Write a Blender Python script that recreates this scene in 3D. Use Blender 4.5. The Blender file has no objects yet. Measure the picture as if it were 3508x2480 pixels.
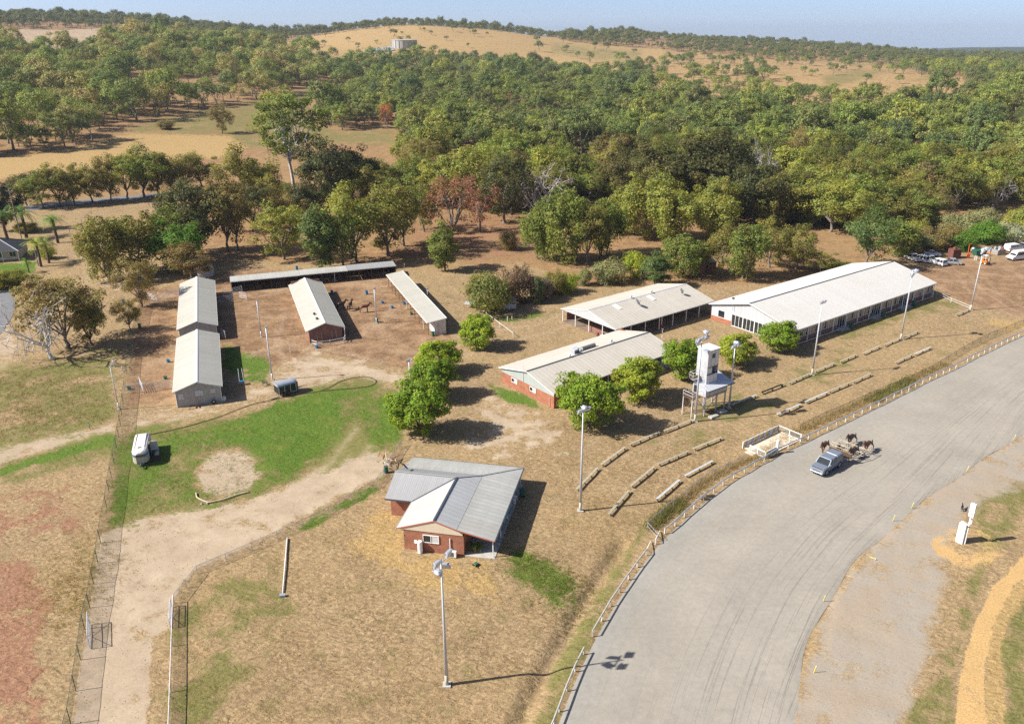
import bpy, bmesh, math, random
import numpy as np
from mathutils import Vector, Matrix
random.seed(7)
rng = np.random.default_rng(7)
S = bpy.context.scene
COL = S.collection
R = math.radians

# ---------------------------------------------------------------- camera
CAM_F, CAM_P, CAM_R, CAM_H = 2803.5, R(22.129), R(-0.405), 54.0     # focal length in photo pixels, pitch, roll, height in metres
cam_d = bpy.data.cameras.new('camera')
cam_d.sensor_fit = 'HORIZONTAL'; cam_d.sensor_width = 36.0; cam_d.lens = 36.0 * CAM_F / 3508.0
cam_d.clip_start = 0.5; cam_d.clip_end = 30000.0
cam = bpy.data.objects.new('camera', cam_d); COL.objects.link(cam)
cam.matrix_world = Matrix.Translation((0, 0, CAM_H)) @ Matrix.Rotation(math.pi / 2 - CAM_P, 4, 'X') @ Matrix.Rotation(CAM_R, 4, 'Z')
S.camera = cam

# ---------------------------------------------------------------- sky and sun
SUN_EL, SHADOW_AZ = R(39.5), R(10.5)          # shadows fall towards +x, a little away from the camera
world = bpy.data.worlds.new('World'); S.world = world; world.use_nodes = True
wn = world.node_tree; wn.nodes.clear()
sky = wn.nodes.new('ShaderNodeTexSky'); sky.sky_type = 'NISHITA'; sky.sun_disc = False
sky.sun_elevation = SUN_EL
sky.sun_rotation = math.atan2(-math.cos(SHADOW_AZ), -math.sin(SHADOW_AZ))
sky.altitude = 1000.0; sky.air_density = 0.40; sky.dust_density = 2.0; sky.ozone_density = 1.6
bg = wn.nodes.new('ShaderNodeBackground'); bg.inputs[1].default_value = 0.108
wo = wn.nodes.new('ShaderNodeOutputWorld')
wn.links.new(sky.outputs[0], bg.inputs[0]); wn.links.new(bg.outputs[0], wo.inputs[0])
sun_d = bpy.data.lights.new('sun', 'SUN'); sun_d.energy = 4.8; sun_d.angle = R(0.53); sun_d.color = (1.0, 0.955, 0.885)
sun = bpy.data.objects.new('sun', sun_d); COL.objects.link(sun)
sun.rotation_euler = Vector((math.cos(SHADOW_AZ) * math.cos(SUN_EL), math.sin(SHADOW_AZ) * math.cos(SUN_EL), -math.sin(SUN_EL))).to_track_quat('-Z', 'Y').to_euler()
sun.location = (-200, -40, 250)
S.view_settings.view_transform = 'Standard'; S.view_settings.look = 'None'
S.view_settings.exposure = 0.85; S.view_settings.gamma = 1.0; S.view_settings.use_curve_mapping = False
S.render.engine = 'CYCLES'
S.cycles.max_bounces = 5; S.cycles.diffuse_bounces = 3; S.cycles.glossy_bounces = 2; S.cycles.transparent_max_bounces = 12
S.cycles.transmission_bounces = 2; S.cycles.volume_bounces = 0
S.cycles.use_denoising = False

# ---------------------------------------------------------------- photo measurements -> metres on the ground
K = 900.0 / 2296.0
VS = 3508.0 / 2296.0
def ray(px, py):
    x = (px - 1754.0) / CAM_F; z = -(py - 1240.0) / CAM_F
    c, s = math.cos(CAM_R), math.sin(CAM_R)
    x, z = x * c - z * s, x * s + z * c
    return (x, math.cos(CAM_P) + z * math.sin(CAM_P), -math.sin(CAM_P) + z * math.cos(CAM_P))
def G(px, py, z=0.0):
    d = ray(px, py); k = (CAM_H - z) / -d[2]
    return Vector((d[0] * k, d[1] * k, z))
def GV(x, y, z=0.0): return G(x * VS, y * VS, z)
def GZ(o, x, y, z=0.0): return G(o[0] + x * K, o[1] + y * K, z)
def HT(b, u):
    g = G(*b); D = math.hypot(g.x, g.y); e = ray(*u)
    return CAM_H + e[2] / math.hypot(e[0], e[1]) * D
def depth(p): return p[1] * math.cos(CAM_P) - (p[2] - CAM_H) * math.sin(CAM_P)
def proj(X, Y, Z):                            # metres -> photo grid of 2296 x 1623 (arrays)
    d = Y * math.cos(CAM_P) - (Z - CAM_H) * math.sin(CAM_P)
    u = Y * math.sin(CAM_P) + (Z - CAM_H) * math.cos(CAM_P)
    d = np.where(d < 1.0, 1.0, d)
    x = X / d; z = u / d
    c, s = math.cos(CAM_R), math.sin(CAM_R)
    x, z = x * c + z * s, -x * s + z * c
    return (1754.0 + CAM_F * x) / VS, (1240.0 - CAM_F * z) / VS
ZA, ZB, ZC, ZD = (0, 620), (880, 620), (1740, 620), (2608, 620)
ZE, ZF, ZG, ZH = (0, 1240), (880, 1240), (1740, 1240), (2608, 1240)
ZI, ZJ, ZK, ZL = (0, 1860), (880, 1860), (1740, 1860), (2608, 1860)

# ---------------------------------------------------------------- materials
MATS = {}
def nd(nt, t, **kw):
    n = nt.nodes.new(t)
    for k, v in kw.items(): setattr(n, k, v)
    return n
def mat(name, col, rough=0.75, var=0.12, scale=1.5, bump=0.0, metal=0.0, rnd=0.0, spec=0.3, detail=5.0, streak=None, col2=None, stain=0.0):
    """procedural paint / metal / concrete: base colour with noise, optional second tone and per-object variation"""
    if name in MATS: return MATS[name]
    m = bpy.data.materials.new(name); m.use_nodes = True; nt = m.node_tree
    b = nt.nodes['Principled BSDF']
    b.inputs['Roughness'].default_value = rough; b.inputs['Metallic'].default_value = metal
    b.inputs['Specular IOR Level'].default_value = spec
    tc = nd(nt, 'ShaderNodeTexCoord'); src = tc.outputs['Object']
    if streak:
        mp = nd(nt, 'ShaderNodeMapping'); mp.inputs['Scale'].default_value = streak
        nt.links.new(src, mp.inputs['Vector']); src = mp.outputs[0]
    no = nd(nt, 'ShaderNodeTexNoise'); no.inputs['Scale'].default_value = scale; no.inputs['Detail'].default_value = detail; no.inputs['Roughness'].default_value = 0.62
    nt.links.new(src, no.inputs['Vector'])
    rp = nd(nt, 'ShaderNodeValToRGB')
    c2 = col2 if col2 else [min(1, c * (1 + var)) for c in col]
    c1 = [c * (1 - var) for c in col]
    rp.color_ramp.elements[0].position = 0.32; rp.color_ramp.elements[1].position = 0.68
    rp.color_ramp.elements[0].color = (*c1, 1); rp.color_ramp.elements[1].color = (*c2, 1)
    nt.links.new(no.outputs[0], rp.inputs[0]); out = rp.outputs[0]
    if rnd:
        oi = nd(nt, 'ShaderNodeObjectInfo')
        mr = nd(nt, 'ShaderNodeMapRange'); mr.inputs[3].default_value = 1 - rnd; mr.inputs[4].default_value = 1 + rnd
        nt.links.new(oi.outputs['Random'], mr.inputs[0])
        mx = nd(nt, 'ShaderNodeVectorMath', operation='SCALE')
        nt.links.new(out, mx.inputs[0]); nt.links.new(mr.outputs[0], mx.inputs['Scale']); out = mx.outputs[0]
    if stain:      # weathering that runs on from sheet to sheet
        ge = nd(nt, 'ShaderNodeNewGeometry')
        for sc_, lo, hi, k in ((0.16, 0.46, 0.66, stain), (1.1, 0.54, 0.72, stain * 0.8)):
            n2 = nd(nt, 'ShaderNodeTexNoise'); n2.inputs['Scale'].default_value = sc_; n2.inputs['Detail'].default_value = 7; n2.inputs['Roughness'].default_value = 0.68
            nt.links.new(ge.outputs['Position'], n2.inputs['Vector'])
            m2 = nd(nt, 'ShaderNodeMapRange'); m2.inputs[1].default_value = lo; m2.inputs[2].default_value = hi; m2.inputs[3].default_value = 0.0; m2.inputs[4].default_value = k
            nt.links.new(n2.outputs[0], m2.inputs[0])
            mm = nd(nt, 'ShaderNodeMix', data_type='RGBA'); nt.links.new(m2.outputs[0], mm.inputs[0]); nt.links.new(out, mm.inputs[6]); mm.inputs[7].default_value = (col[0] * 0.66, col[1] * 0.56, col[2] * 0.45, 1); out = mm.outputs[2]
    nt.links.new(out, b.inputs['Base Color'])
    if bump:
        bp = nd(nt, 'ShaderNodeBump'); bp.inputs['Strength'].default_value = bump; bp.inputs['Distance'].default_value = 0.05
        nt.links.new(no.outputs[0], bp.inputs['Height']); nt.links.new(bp.outputs[0], b.inputs['Normal'])
    MATS[name] = m
    return m
def brick_mat(name, c1, c2, mortar):
    m = bpy.data.materials.new(name); m.use_nodes = True; nt = m.node_tree; b = nt.nodes['Principled BSDF']
    b.inputs['Roughness'].default_value = 0.9
    tc = nd(nt, 'ShaderNodeTexCoord'); sx = nd(nt, 'ShaderNodeSeparateXYZ'); nt.links.new(tc.outputs['Object'], sx.inputs[0])
    ad = nd(nt, 'ShaderNodeMath', operation='ADD'); nt.links.new(sx.outputs[0], ad.inputs[0]); nt.links.new(sx.outputs[1], ad.inputs[1])
    cb = nd(nt, 'ShaderNodeCombineXYZ'); nt.links.new(ad.outputs[0], cb.inputs[0]); nt.links.new(sx.outputs[2], cb.inputs[1])
    br = nd(nt, 'ShaderNodeTexBrick'); br.inputs['Scale'].default_value = 1.0; br.inputs['Brick Width'].default_value = 0.24; br.inputs['Row Height'].default_value = 0.086
    br.inputs['Mortar Size'].default_value = 0.010; br.inputs['Color1'].default_value = (*c1, 1); br.inputs['Color2'].default_value = (*c2, 1); br.inputs['Mortar'].default_value = (*mortar, 1)
    nt.links.new(cb.outputs[0], br.inputs['Vector'])
    no = nd(nt, 'ShaderNodeTexNoise'); no.inputs['Scale'].default_value = 1.3; no.inputs['Detail'].default_value = 6
    nt.links.new(tc.outputs['Object'], no.inputs['Vector'])
    mr = nd(nt, 'ShaderNodeMapRange'); mr.inputs[1].default_value = 0.3; mr.inputs[2].default_value = 0.7; mr.inputs[3].default_value = 0.78; mr.inputs[4].default_value = 1.15
    nt.links.new(no.outputs[0], mr.inputs[0])
    vm = nd(nt, 'ShaderNodeVectorMath', operation='SCALE'); nt.links.new(br.outputs[0], vm.inputs[0]); nt.links.new(mr.outputs[0], vm.inputs['Scale'])
    nt.links.new(vm.outputs[0], b.inputs['Base Color'])
    bp = nd(nt, 'ShaderNodeBump'); bp.inputs['Strength'].default_value = 0.5; bp.inputs['Distance'].default_value = 0.01; bp.invert = True
    nt.links.new(br.outputs['Fac'], bp.inputs['Height']); nt.links.new(bp.outputs[0], b.inputs['Normal'])
    MATS[name] = m; return m
def leaf_mat(name, ramp=None, trans=0.38):
    m = bpy.data.materials.new(name); m.use_nodes = True; nt = m.node_tree; nt.nodes.clear()
    out = nd(nt, 'ShaderNodeOutputMaterial')
    oi = nd(nt, 'ShaderNodeObjectInfo'); at = nd(nt, 'ShaderNodeAttribute', attribute_name='tint')
    if ramp:
        rp = nd(nt, 'ShaderNodeValToRGB'); el = rp.color_ramp.elements
        rp.color_ramp.interpolation = 'LINEAR'
        while len(el) < len(ramp): el.new(0.5)
        for i, c in enumerate(ramp): el[i].position = i / (len(ramp) - 1); el[i].color = (*c, 1)
        nt.links.new(oi.outputs['Random'], rp.inputs[0]); base = rp.outputs[0]
    else: base = oi.outputs['Color']
    vm = nd(nt, 'ShaderNodeVectorMath', operation='MULTIPLY'); nt.links.new(base, vm.inputs[0]); nt.links.new(at.outputs['Color'], vm.inputs[1])
    df = nd(nt, 'ShaderNodeBsdfPrincipled'); df.inputs['Roughness'].default_value = 0.6; df.inputs['Specular IOR Level'].default_value = 0.25
    tr = nd(nt, 'ShaderNodeBsdfTranslucent'); mx = nd(nt, 'ShaderNodeMixShader'); mx.inputs[0].default_value = trans
    hv = nd(nt, 'ShaderNodeVectorMath', operation='MULTIPLY'); hv.inputs[1].default_value = (1.25, 1.2, 0.55)
    nt.links.new(vm.outputs[0], df.inputs['Base Color']); nt.links.new(vm.outputs[0], hv.inputs[0]); nt.links.new(hv.outputs[0], tr.inputs[0])
    nt.links.new(df.outputs[0], mx.inputs[1]); nt.links.new(tr.outputs[0], mx.inputs[2]); nt.links.new(mx.outputs[0], out.inputs[0])
    MATS[name] = m; return m
def mesh_mat(name, col, fac):
    m = bpy.data.materials.new(name); m.use_nodes = True; nt = m.node_tree; nt.nodes.clear()
    out = nd(nt, 'ShaderNodeOutputMaterial'); d = nd(nt, 'ShaderNodeBsdfDiffuse'); d.inputs[0].default_value = (*col, 1)
    t = nd(nt, 'ShaderNodeBsdfTransparent'); mx = nd(nt, 'ShaderNodeMixShader')
    tc = nd(nt, 'ShaderNodeTexCoord'); no = nd(nt, 'ShaderNodeTexNoise'); no.inputs['Scale'].default_value = 1.2; no.inputs['Detail'].default_value = 4
    nt.links.new(tc.outputs['Object'], no.inputs['Vector'])
    mr = nd(nt, 'ShaderNodeMapRange'); mr.inputs[1].default_value = 0.3; mr.inputs[2].default_value = 0.7; mr.inputs[3].default_value = fac * 0.55; mr.inputs[4].default_value = fac * 1.4
    nt.links.new(no.outputs[0], mr.inputs[0]); nt.links.new(mr.outputs[0], mx.inputs[0])
    nt.links.new(t.outputs[0], mx.inputs[1]); nt.links.new(d.outputs[0], mx.inputs[2]); nt.links.new(mx.outputs[0], out.inputs[0])
    MATS[name] = m; return m

# ---------------------------------------------------------------- object helpers
def tag(o, label=None, cat=None, group=None, kind=None):
    if label: o['label'] = label
    if cat: o['category'] = cat
    if group: o['group'] = group
    if kind: o['kind'] = kind
    return o
def thing(name, label, cat, loc=(0, 0, 0), rotz=0.0, group=None):
    o = bpy.data.objects.new(name, None); COL.objects.link(o); o.location = loc; o.rotation_euler = (0, 0, rotz); o.empty_display_size = 0.3
    return tag(o, label, cat, group)
def link(name, me, parent=None, loc=None, rot=None, scale=None, color=None):
    o = bpy.data.objects.new(name, me); COL.objects.link(o); o.parent = parent
    if loc is not None: o.location = loc
    if rot is not None: o.rotation_euler = rot
    if scale is not None: o.scale = scale
    if color is not None: o.color = (*color, 1)
    return o
class MB:
    def __init__(s): s.v = []; s.f = []; s.smooth = False
    def add(s, vs, fs):
        n = len(s.v); s.v += [tuple(v) for v in vs]; s.f += [tuple(i + n for i in f) for f in fs]; return s
    def box(s, x0, x1, y0, y1, z0, z1):
        return s.add([(x0, y0, z0), (x1, y0, z0), (x1, y1, z0), (x0, y1, z0), (x0, y0, z1), (x1, y0, z1), (x1, y1, z1), (x0, y1, z1)],
                     [(0, 3, 2, 1), (4, 5, 6, 7), (0, 1, 5, 4), (1, 2, 6, 5), (2, 3, 7, 6), (3, 0, 4, 7)])
    def quad(s, *p): return s.add(p, [tuple(range(len(p)))])
    def tube(s, p0, p1, r0, r1=None, n=8, cap=True):
        r1 = r0 if r1 is None else r1
        p0, p1 = Vector(p0), Vector(p1); d = (p1 - p0)
        if d.length < 1e-6: return s
        d.normalize(); a = d.orthogonal().normalized(); b = d.cross(a)
        vs = [p0 + (a * math.cos(t) + b * math.sin(t)) * r0 for t in [2 * math.pi * i / n for i in range(n)]]
        vs += [p1 + (a * math.cos(t) + b * math.sin(t)) * r1 for t in [2 * math.pi * i / n for i in range(n)]]
        fs = [(i, (i + 1) % n, n + (i + 1) % n, n + i) for i in range(n)]
        if cap: fs += [tuple(range(n - 1, -1, -1)), tuple(range(n, 2 * n))]
        return s.add(vs, fs)
    def path(s, pts, r, n=6):
        for a, b in zip(pts, pts[1:]): s.tube(a, b, r, r, n)
        return s
    def bar(s, p0, p1, w, h, up=(0, 0, 1)):
        p0, p1 = Vector(p0), Vector(p1); d = (p1 - p0).normalized(); u = Vector(up)
        a = d.cross(u)
        if a.length < 1e-4: a = d.orthogonal()
        a.normalize(); u = a.cross(d)
        vs = [p + a * (i * w / 2) + u * (j * h / 2) for p in (p0, p1) for i, j in ((-1, -1), (1, -1), (1, 1), (-1, 1))]
        return s.add(vs, [(0, 1, 2, 3), (7, 6, 5, 4), (0, 4, 5, 1), (1, 5, 6, 2), (2, 6, 7, 3), (3, 7, 4, 0)])
    def prism(s, poly, axis, a, b):
        """extrude a 2-D outline along an axis ('x','y','z') from a to b"""
        n = len(poly)
        def p(u, v, w): return {'x': (w, u, v), 'y': (u, w, v), 'z': (u, v, w)}[axis]
        return s.add([p(u, v, a) for u, v in poly] + [p(u, v, b) for u, v in poly],
                     [tuple(range(n - 1, -1, -1)), tuple(range(n, 2 * n))] + [(i, (i + 1) % n, n + (i + 1) % n, n + i) for i in range(n)])
    def lathe(s, prof, c=(0, 0, 0), n=12):
        vs = []; fs = []
        for r, z in prof: vs += [(c[0] + r * math.cos(2 * math.pi * i / n), c[1] + r * math.sin(2 * math.pi * i / n), c[2] + z) for i in range(n)]
        for k in range(len(prof) - 1): fs += [(k * n + i, k * n + (i + 1) % n, (k + 1) * n + (i + 1) % n, (k + 1) * n + i) for i in range(n)]
        fs += [tuple(range(n - 1, -1, -1)), tuple(range((len(prof) - 1) * n, len(prof) * n))]
        return s.add(vs, fs)
    def loft(s, rings, cap=True):
        n = len(rings[0]); vs = [v for r in rings for v in r]; fs = []
        for k in range(len(rings) - 1): fs += [(k * n + i, k * n + (i + 1) % n, (k + 1) * n + (i + 1) % n, (k + 1) * n + i) for i in range(n)]
        if cap: fs += [tuple(range(n - 1, -1, -1)), tuple(range((len(rings) - 1) * n, len(rings) * n))]
        return s.add(vs, fs)
    def mesh(s, name, m, smooth=False, bevel=0.0):
        me = bpy.data.meshes.new(name); me.from_pydata(s.v, [], s.f)
        bm = bmesh.new(); bm.from_mesh(me); bmesh.ops.recalc_face_normals(bm, faces=bm.faces)
        if bevel: bmesh.ops.bevel(bm, geom=list(bm.edges), offset=bevel, segments=1, affect='EDGES', clamp_overlap=True)
        bm.to_mesh(me); bm.free()
        if m: me.materials.append(MATS[m] if isinstance(m, str) else m)
        if smooth: me.shade_smooth()
        return me
    def build(s, name, m, parent=None, loc=None, rot=None, smooth=False, bevel=0.0):
        return link(name, s.mesh(name, m, smooth, bevel), parent, loc, rot)
def fast_mesh(name, verts, faces_flat, per, mats, tint=None, midx=None, smooth=False):
    """numpy -> mesh; faces_flat (n*per) indices"""
    me = bpy.data.meshes.new(name); nv = len(verts); nf = len(faces_flat) // per
    me.vertices.add(nv); me.vertices.foreach_set('co', np.asarray(verts, np.float32).ravel())
    me.loops.add(len(faces_flat)); me.loops.foreach_set('vertex_index', np.asarray(faces_flat, np.int32))
    me.polygons.add(nf); me.polygons.foreach_set('loop_start', np.arange(0, nf * per, per, dtype=np.int32))
    for m in mats: me.materials.append(MATS[m])
    if midx is not None: me.polygons.foreach_set('material_index', np.asarray(midx, np.int32))
    me.update(calc_edges=True)
    if tint is not None:
        a = me.attributes.new('tint', 'FLOAT_COLOR', 'POINT')
        c = np.ones((nv, 4), np.float32); c[:, :3] = tint; a.data.foreach_set('color', c.ravel())
    if smooth: me.shade_smooth()
    return me
# ---------------------------------------------------------------- palette
mat('white_roof', (0.587, 0.565, 0.518), 0.5, 0.04, 0.3, rnd=0.02, streak=(0.3, 0.3, 0.3), spec=0.4, stain=0.08)
mat('pale_roof', (0.429, 0.415, 0.395), 0.5, 0.06, 0.4, rnd=0.03, spec=0.4, stain=0.1)  # paler tone for the front left slope of the house
mat('hall_roof', (0.499, 0.460, 0.392), 0.5, 0.06, 0.35, rnd=0.025, spec=0.4, stain=0.14)
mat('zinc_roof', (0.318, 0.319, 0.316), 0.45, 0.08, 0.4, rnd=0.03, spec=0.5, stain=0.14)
mat('zinc_sky_sheen', (0.453, 0.457, 0.446), 0.42, 0.08, 0.4, rnd=0.03, spec=0.5, stain=0.12)  # lighter copy of the house zinc, sky reflection put into the colour
mat('rail_grey', (0.40, 0.375, 0.34), 0.7, 0.2, 2.0)
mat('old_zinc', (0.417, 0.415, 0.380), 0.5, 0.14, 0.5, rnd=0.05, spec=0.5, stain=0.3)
mat('barn_roof', (0.429, 0.416, 0.358), 0.45, 0.06, 0.4, rnd=0.04, spec=0.45, stain=0.12)
mat('dark_flash', (0.06, 0.07, 0.085), 0.5, 0.1)
mat('white_paint', (0.78, 0.77, 0.74), 0.5, 0.07, 2.0)
mat('white_worn', (0.62, 0.60, 0.56), 0.6, 0.18, 3.0, bump=0.2)
mat('cream_wall', (0.62, 0.53, 0.40), 0.7, 0.06, 1.0)
mat('sheet_wall', (0.36, 0.36, 0.34), 0.5, 0.12, 1.2, rnd=0.05, spec=0.4)
mat('cladding', (0.44, 0.45, 0.46), 0.45, 0.10, 1.0, rnd=0.04, spec=0.45)
mat('gable_green', (0.36, 0.39, 0.37), 0.5, 0.08, 1.0, rnd=0.04)
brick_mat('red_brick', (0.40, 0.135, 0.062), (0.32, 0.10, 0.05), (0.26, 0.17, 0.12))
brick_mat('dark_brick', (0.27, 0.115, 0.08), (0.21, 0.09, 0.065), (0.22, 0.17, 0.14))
mat('concrete', (0.42, 0.40, 0.36), 0.9, 0.14, 2.0, bump=0.15)
mat('pale_slab', (0.60, 0.52, 0.41), 0.85, 0.06, 1.5)
mat('glass_dark', (0.02, 0.026, 0.03), 0.08, 0.3, 1.0, spec=0.7)
mat('curtain', (0.34, 0.26, 0.165), 0.35, 0.2, 1.5, spec=0.6)
mat('galv', (0.42, 0.45, 0.50), 0.4, 0.12, 1.5, metal=0.35, spec=0.5)
mat('galv_pale', (0.55, 0.57, 0.60), 0.45, 0.10, 1.5, metal=0.2, spec=0.5)
mat('pole_base', (0.46, 0.42, 0.33), 0.85, 0.12)
mat('lamp_glass', (0.55, 0.56, 0.55), 0.2, 0.1, 3.0, spec=0.6)
mat('dark_steel', (0.05, 0.06, 0.06), 0.55, 0.15)
mat('green_steel', (0.035, 0.075, 0.06), 0.6, 0.15)
mat('timber', (0.28, 0.20, 0.12), 0.85, 0.22, 3.0, bump=0.3)
mat('dark_timber', (0.10, 0.065, 0.045), 0.9, 0.25, 3.0, bump=0.3)
mat('bench_wood', (0.35, 0.315, 0.225), 0.85, 0.15, 2.0, rnd=0.10, bump=0.2)
mat('bench_grey', (0.44, 0.45, 0.42), 0.7, 0.12, 2.0, rnd=0.06)
mat('rust', (0.22, 0.075, 0.035), 0.9, 0.35, 3.0, bump=0.4)
mat('blue_plastic', (0.015, 0.16, 0.34), 0.45, 0.1)
mat('green_plastic', (0.03, 0.12, 0.075), 0.5, 0.1)
mat('red_plastic', (0.45, 0.02, 0.015), 0.5, 0.1)
mat('orange_paint', (0.62, 0.16, 0.02), 0.5, 0.15)
mat('yellow_paint', (0.75, 0.62, 0.03), 0.5, 0.1)
mat('yellow_stripe', (0.66, 0.47, 0.05), 0.6, 0.12)
mat('blue_stripe', (0.33, 0.36, 0.52), 0.6, 0.12)
mat('tyre', (0.02, 0.02, 0.02), 0.85, 0.2)
mat('rim', (0.45, 0.46, 0.47), 0.35, 0.1, metal=0.6)
mat('silver_blue', (0.28, 0.32, 0.38), 0.28, 0.04, 0.5, metal=0.45, spec=0.6)
mat('silver', (0.45, 0.46, 0.47), 0.28, 0.04, 0.5, metal=0.45, spec=0.6)
mat('car_white', (0.74, 0.74, 0.73), 0.3, 0.04, 0.5, spec=0.6)
mat('black_plastic', (0.018, 0.018, 0.02), 0.6, 0.2)
mat('horse_bay', (0.13, 0.045, 0.022), 0.45, 0.30, 2.5, spec=0.4)
mat('horse_dark', (0.055, 0.026, 0.016), 0.45, 0.30, 2.5, spec=0.4)
mat('horse_hair', (0.010, 0.008, 0.007), 0.7, 0.2)
mat('cow_black', (0.012, 0.011, 0.011), 0.6, 0.3)
mat('dog_white', (0.6, 0.58, 0.54), 0.8, 0.1)
mat('tile_dark', (0.045, 0.048, 0.055), 0.65, 0.15, 4.0, rnd=0.08)
mat('grey_timber', (0.30, 0.28, 0.25), 0.85, 0.18, 3.0, rnd=0.08)
mat('bark_grey', (0.19, 0.16, 0.13), 0.9, 0.30, 4.0, bump=0.4)
mat('bark_brown', (0.12, 0.085, 0.06), 0.95, 0.30, 5.0, bump=0.5)
mat('bark_white', (0.56, 0.53, 0.49), 0.8, 0.22, 2.5, bump=0.2)
mat('dead_wood', (0.40, 0.36, 0.33), 0.9, 0.22, 3.0, bump=0.3)
mat('bitumen', (0.17, 0.17, 0.175), 0.9, 0.15, 0.8)
mat('line_white', (0.7, 0.7, 0.68), 0.8, 0.1)
mat('log', (0.46, 0.40, 0.26), 0.85, 0.2, 3.0, bump=0.3)
mat('hose', (0.03, 0.03, 0.028), 0.6, 0.2)
mat('dish_grey', (0.10, 0.11, 0.12), 0.5, 0.1)
mat('teal_cloth', (0.13, 0.30, 0.30), 0.85, 0.2)
mat('container_red', (0.15, 0.06, 0.045), 0.75, 0.25, 1.5)
mesh_mat('chain_green', (0.045, 0.11, 0.085), 0.25)
mesh_mat('chain_grey', (0.34, 0.35, 0.34), 0.24)
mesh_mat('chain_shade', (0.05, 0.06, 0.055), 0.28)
leaf_mat('leaf')
leaf_mat('leaf_far', [(0.189, 0.227, 0.055), (0.133, 0.179, 0.049), (0.275, 0.321, 0.063), (0.167, 0.174, 0.063), (0.222, 0.282, 0.055), (0.111, 0.152, 0.055), (0.332, 0.357, 0.067), (0.200, 0.210, 0.067)], 0.25)
leaf_mat('leaf_hill', [(0.201, 0.235, 0.060), (0.248, 0.288, 0.065), (0.142, 0.190, 0.053), (0.365, 0.303, 0.109), (0.201, 0.258, 0.053), (0.248, 0.303, 0.065), (0.142, 0.172, 0.048), (0.282, 0.317, 0.074), (0.401, 0.346, 0.128), (0.165, 0.226, 0.053)], 0.25)
leaf_mat('leaf_dark', [(0.120, 0.142, 0.045), (0.175, 0.186, 0.054), (0.135, 0.158, 0.043), (0.202, 0.204, 0.057)], 0.22)

# ---------------------------------------------------------------- terrain
FLAT = lambda D: (1240 - CAM_F * math.tan(CAM_P - math.atan2(54.0, D))) / VS
TER_COL = [-500, 0, 350, 590, 680, 780, 935, 1060, 1165, 1230, 1330, 1440, 1550, 1750, 1850, 2000, 2100, 2296, 2800]
_near = [(450, None), (600, 249)]
TER = {  # photo column -> (distance, photo row of the bare ground)
    -500: _near + [(800, 165), (1000, 108), (1150, 88), (1300, 84), (1600, 56), (1800, 40), (2100, 32), (2600, 60), (9000, 110)],
    0:    _near + [(800, 165), (1000, 112), (1150, 92), (1300, 89), (1600, 62), (1800, 45), (2100, 35), (2600, 60), (9000, 110)],
    350:  _near + [(800, 172), (1000, 112), (1120, 92), (1260, 95), (1500, 74), (1700, 57), (2000, 48), (2600, 72), (9000, 110)],
    590:  _near + [(800, 185), (1000, 132), (1200, 104), (1400, 100), (1600, 86), (1850, 75), (2100, 78), (2600, 95), (9000, 112)],
    680:  _near + [(800, 192), (1000, 145), (1200, 118), (1400, 108), (1600, 92), (1780, 82), (2000, 86), (2600, 100), (9000, 112)],
    780:  _near + [(800, 194), (1000, 148), (1200, 122), (1400, 95), (1600, 72), (1720, 66), (1900, 70), (2600, 100), (9000, 112)],
    935:  _near + [(800, 196), (1000, 152), (1150, 126), (1300, 102), (1500, 68), (1650, 52), (1800, 53), (2600, 95), (9000, 112)],
    1060: _near + [(800, 197), (1000, 155), (1150, 130), (1300, 109), (1500, 79), (1660, 62), (1800, 63), (2600, 98), (9000, 112)],
    1165: _near + [(800, 198), (1000, 158), (1200, 136), (1400, 102), (1600, 77), (1700, 72), (1850, 75), (2600, 100), (9000, 112)],
    1230: _near + [(800, 198), (1000, 160), (1200, 138), (1400, 112), (1600, 93), (1800, 87), (2000, 90), (2600, 102), (9000, 113)],
    1330: _near + [(800, 198), (1000, 161), (1200, 140), (1400, 116), (1600, 94), (1850, 78), (2050, 79), (2600, 102), (9000, 113)],
    1440: _near + [(800, 199), (1000, 163), (1200, 142), (1400, 119), (1600, 97), (1850, 78), (2100, 79), (2600, 104), (9000, 113)],
    1550: _near + [(800, 200), (1000, 165), (1200, 144), (1400, 124), (1600, 106), (1850, 90), (2100, 89), (2600, 104), (9000, 114)],
    1750: _near + [(800, 201), (1000, 170), (1200, 149), (1500, 121), (1800, 100), (2100, 98), (2600, 110), (9000, 116)],
    1850: _near + [(800, 203), (1000, 172), (1200, 150), (1500, 125), (1800, 109), (2100, 107), (2600, 116), (9000, 118)],
    2000: _near + [(800, 204), (1000, 173), (1300, 149), (1600, 128), (2000, 117), (2300, 118), (3200, 126), (4600, 114), (5400, 112), (9000, 118)],
    2100: _near + [(800, 204), (1000, 174), (1300, 153), (1600, 136), (2000, 124), (2300, 125), (3200, 130), (4600, 110), (5400, 107), (9000, 115)],
    2296: _near + [(800, 205), (1000, 176), (1300, 156), (1600, 140), (2000, 127), (2300, 128), (3200, 131), (4600, 107), (5400, 104), (9000, 115)],
    2800: _near + [(800, 205), (1000, 176), (1300, 156), (1600, 140), (2000, 127), (2300, 128), (3200, 131), (4600, 107), (5400, 104), (9000, 115)],
}
_lr = np.linspace(math.log(10), math.log(9000), 420)
_tab = []
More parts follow.
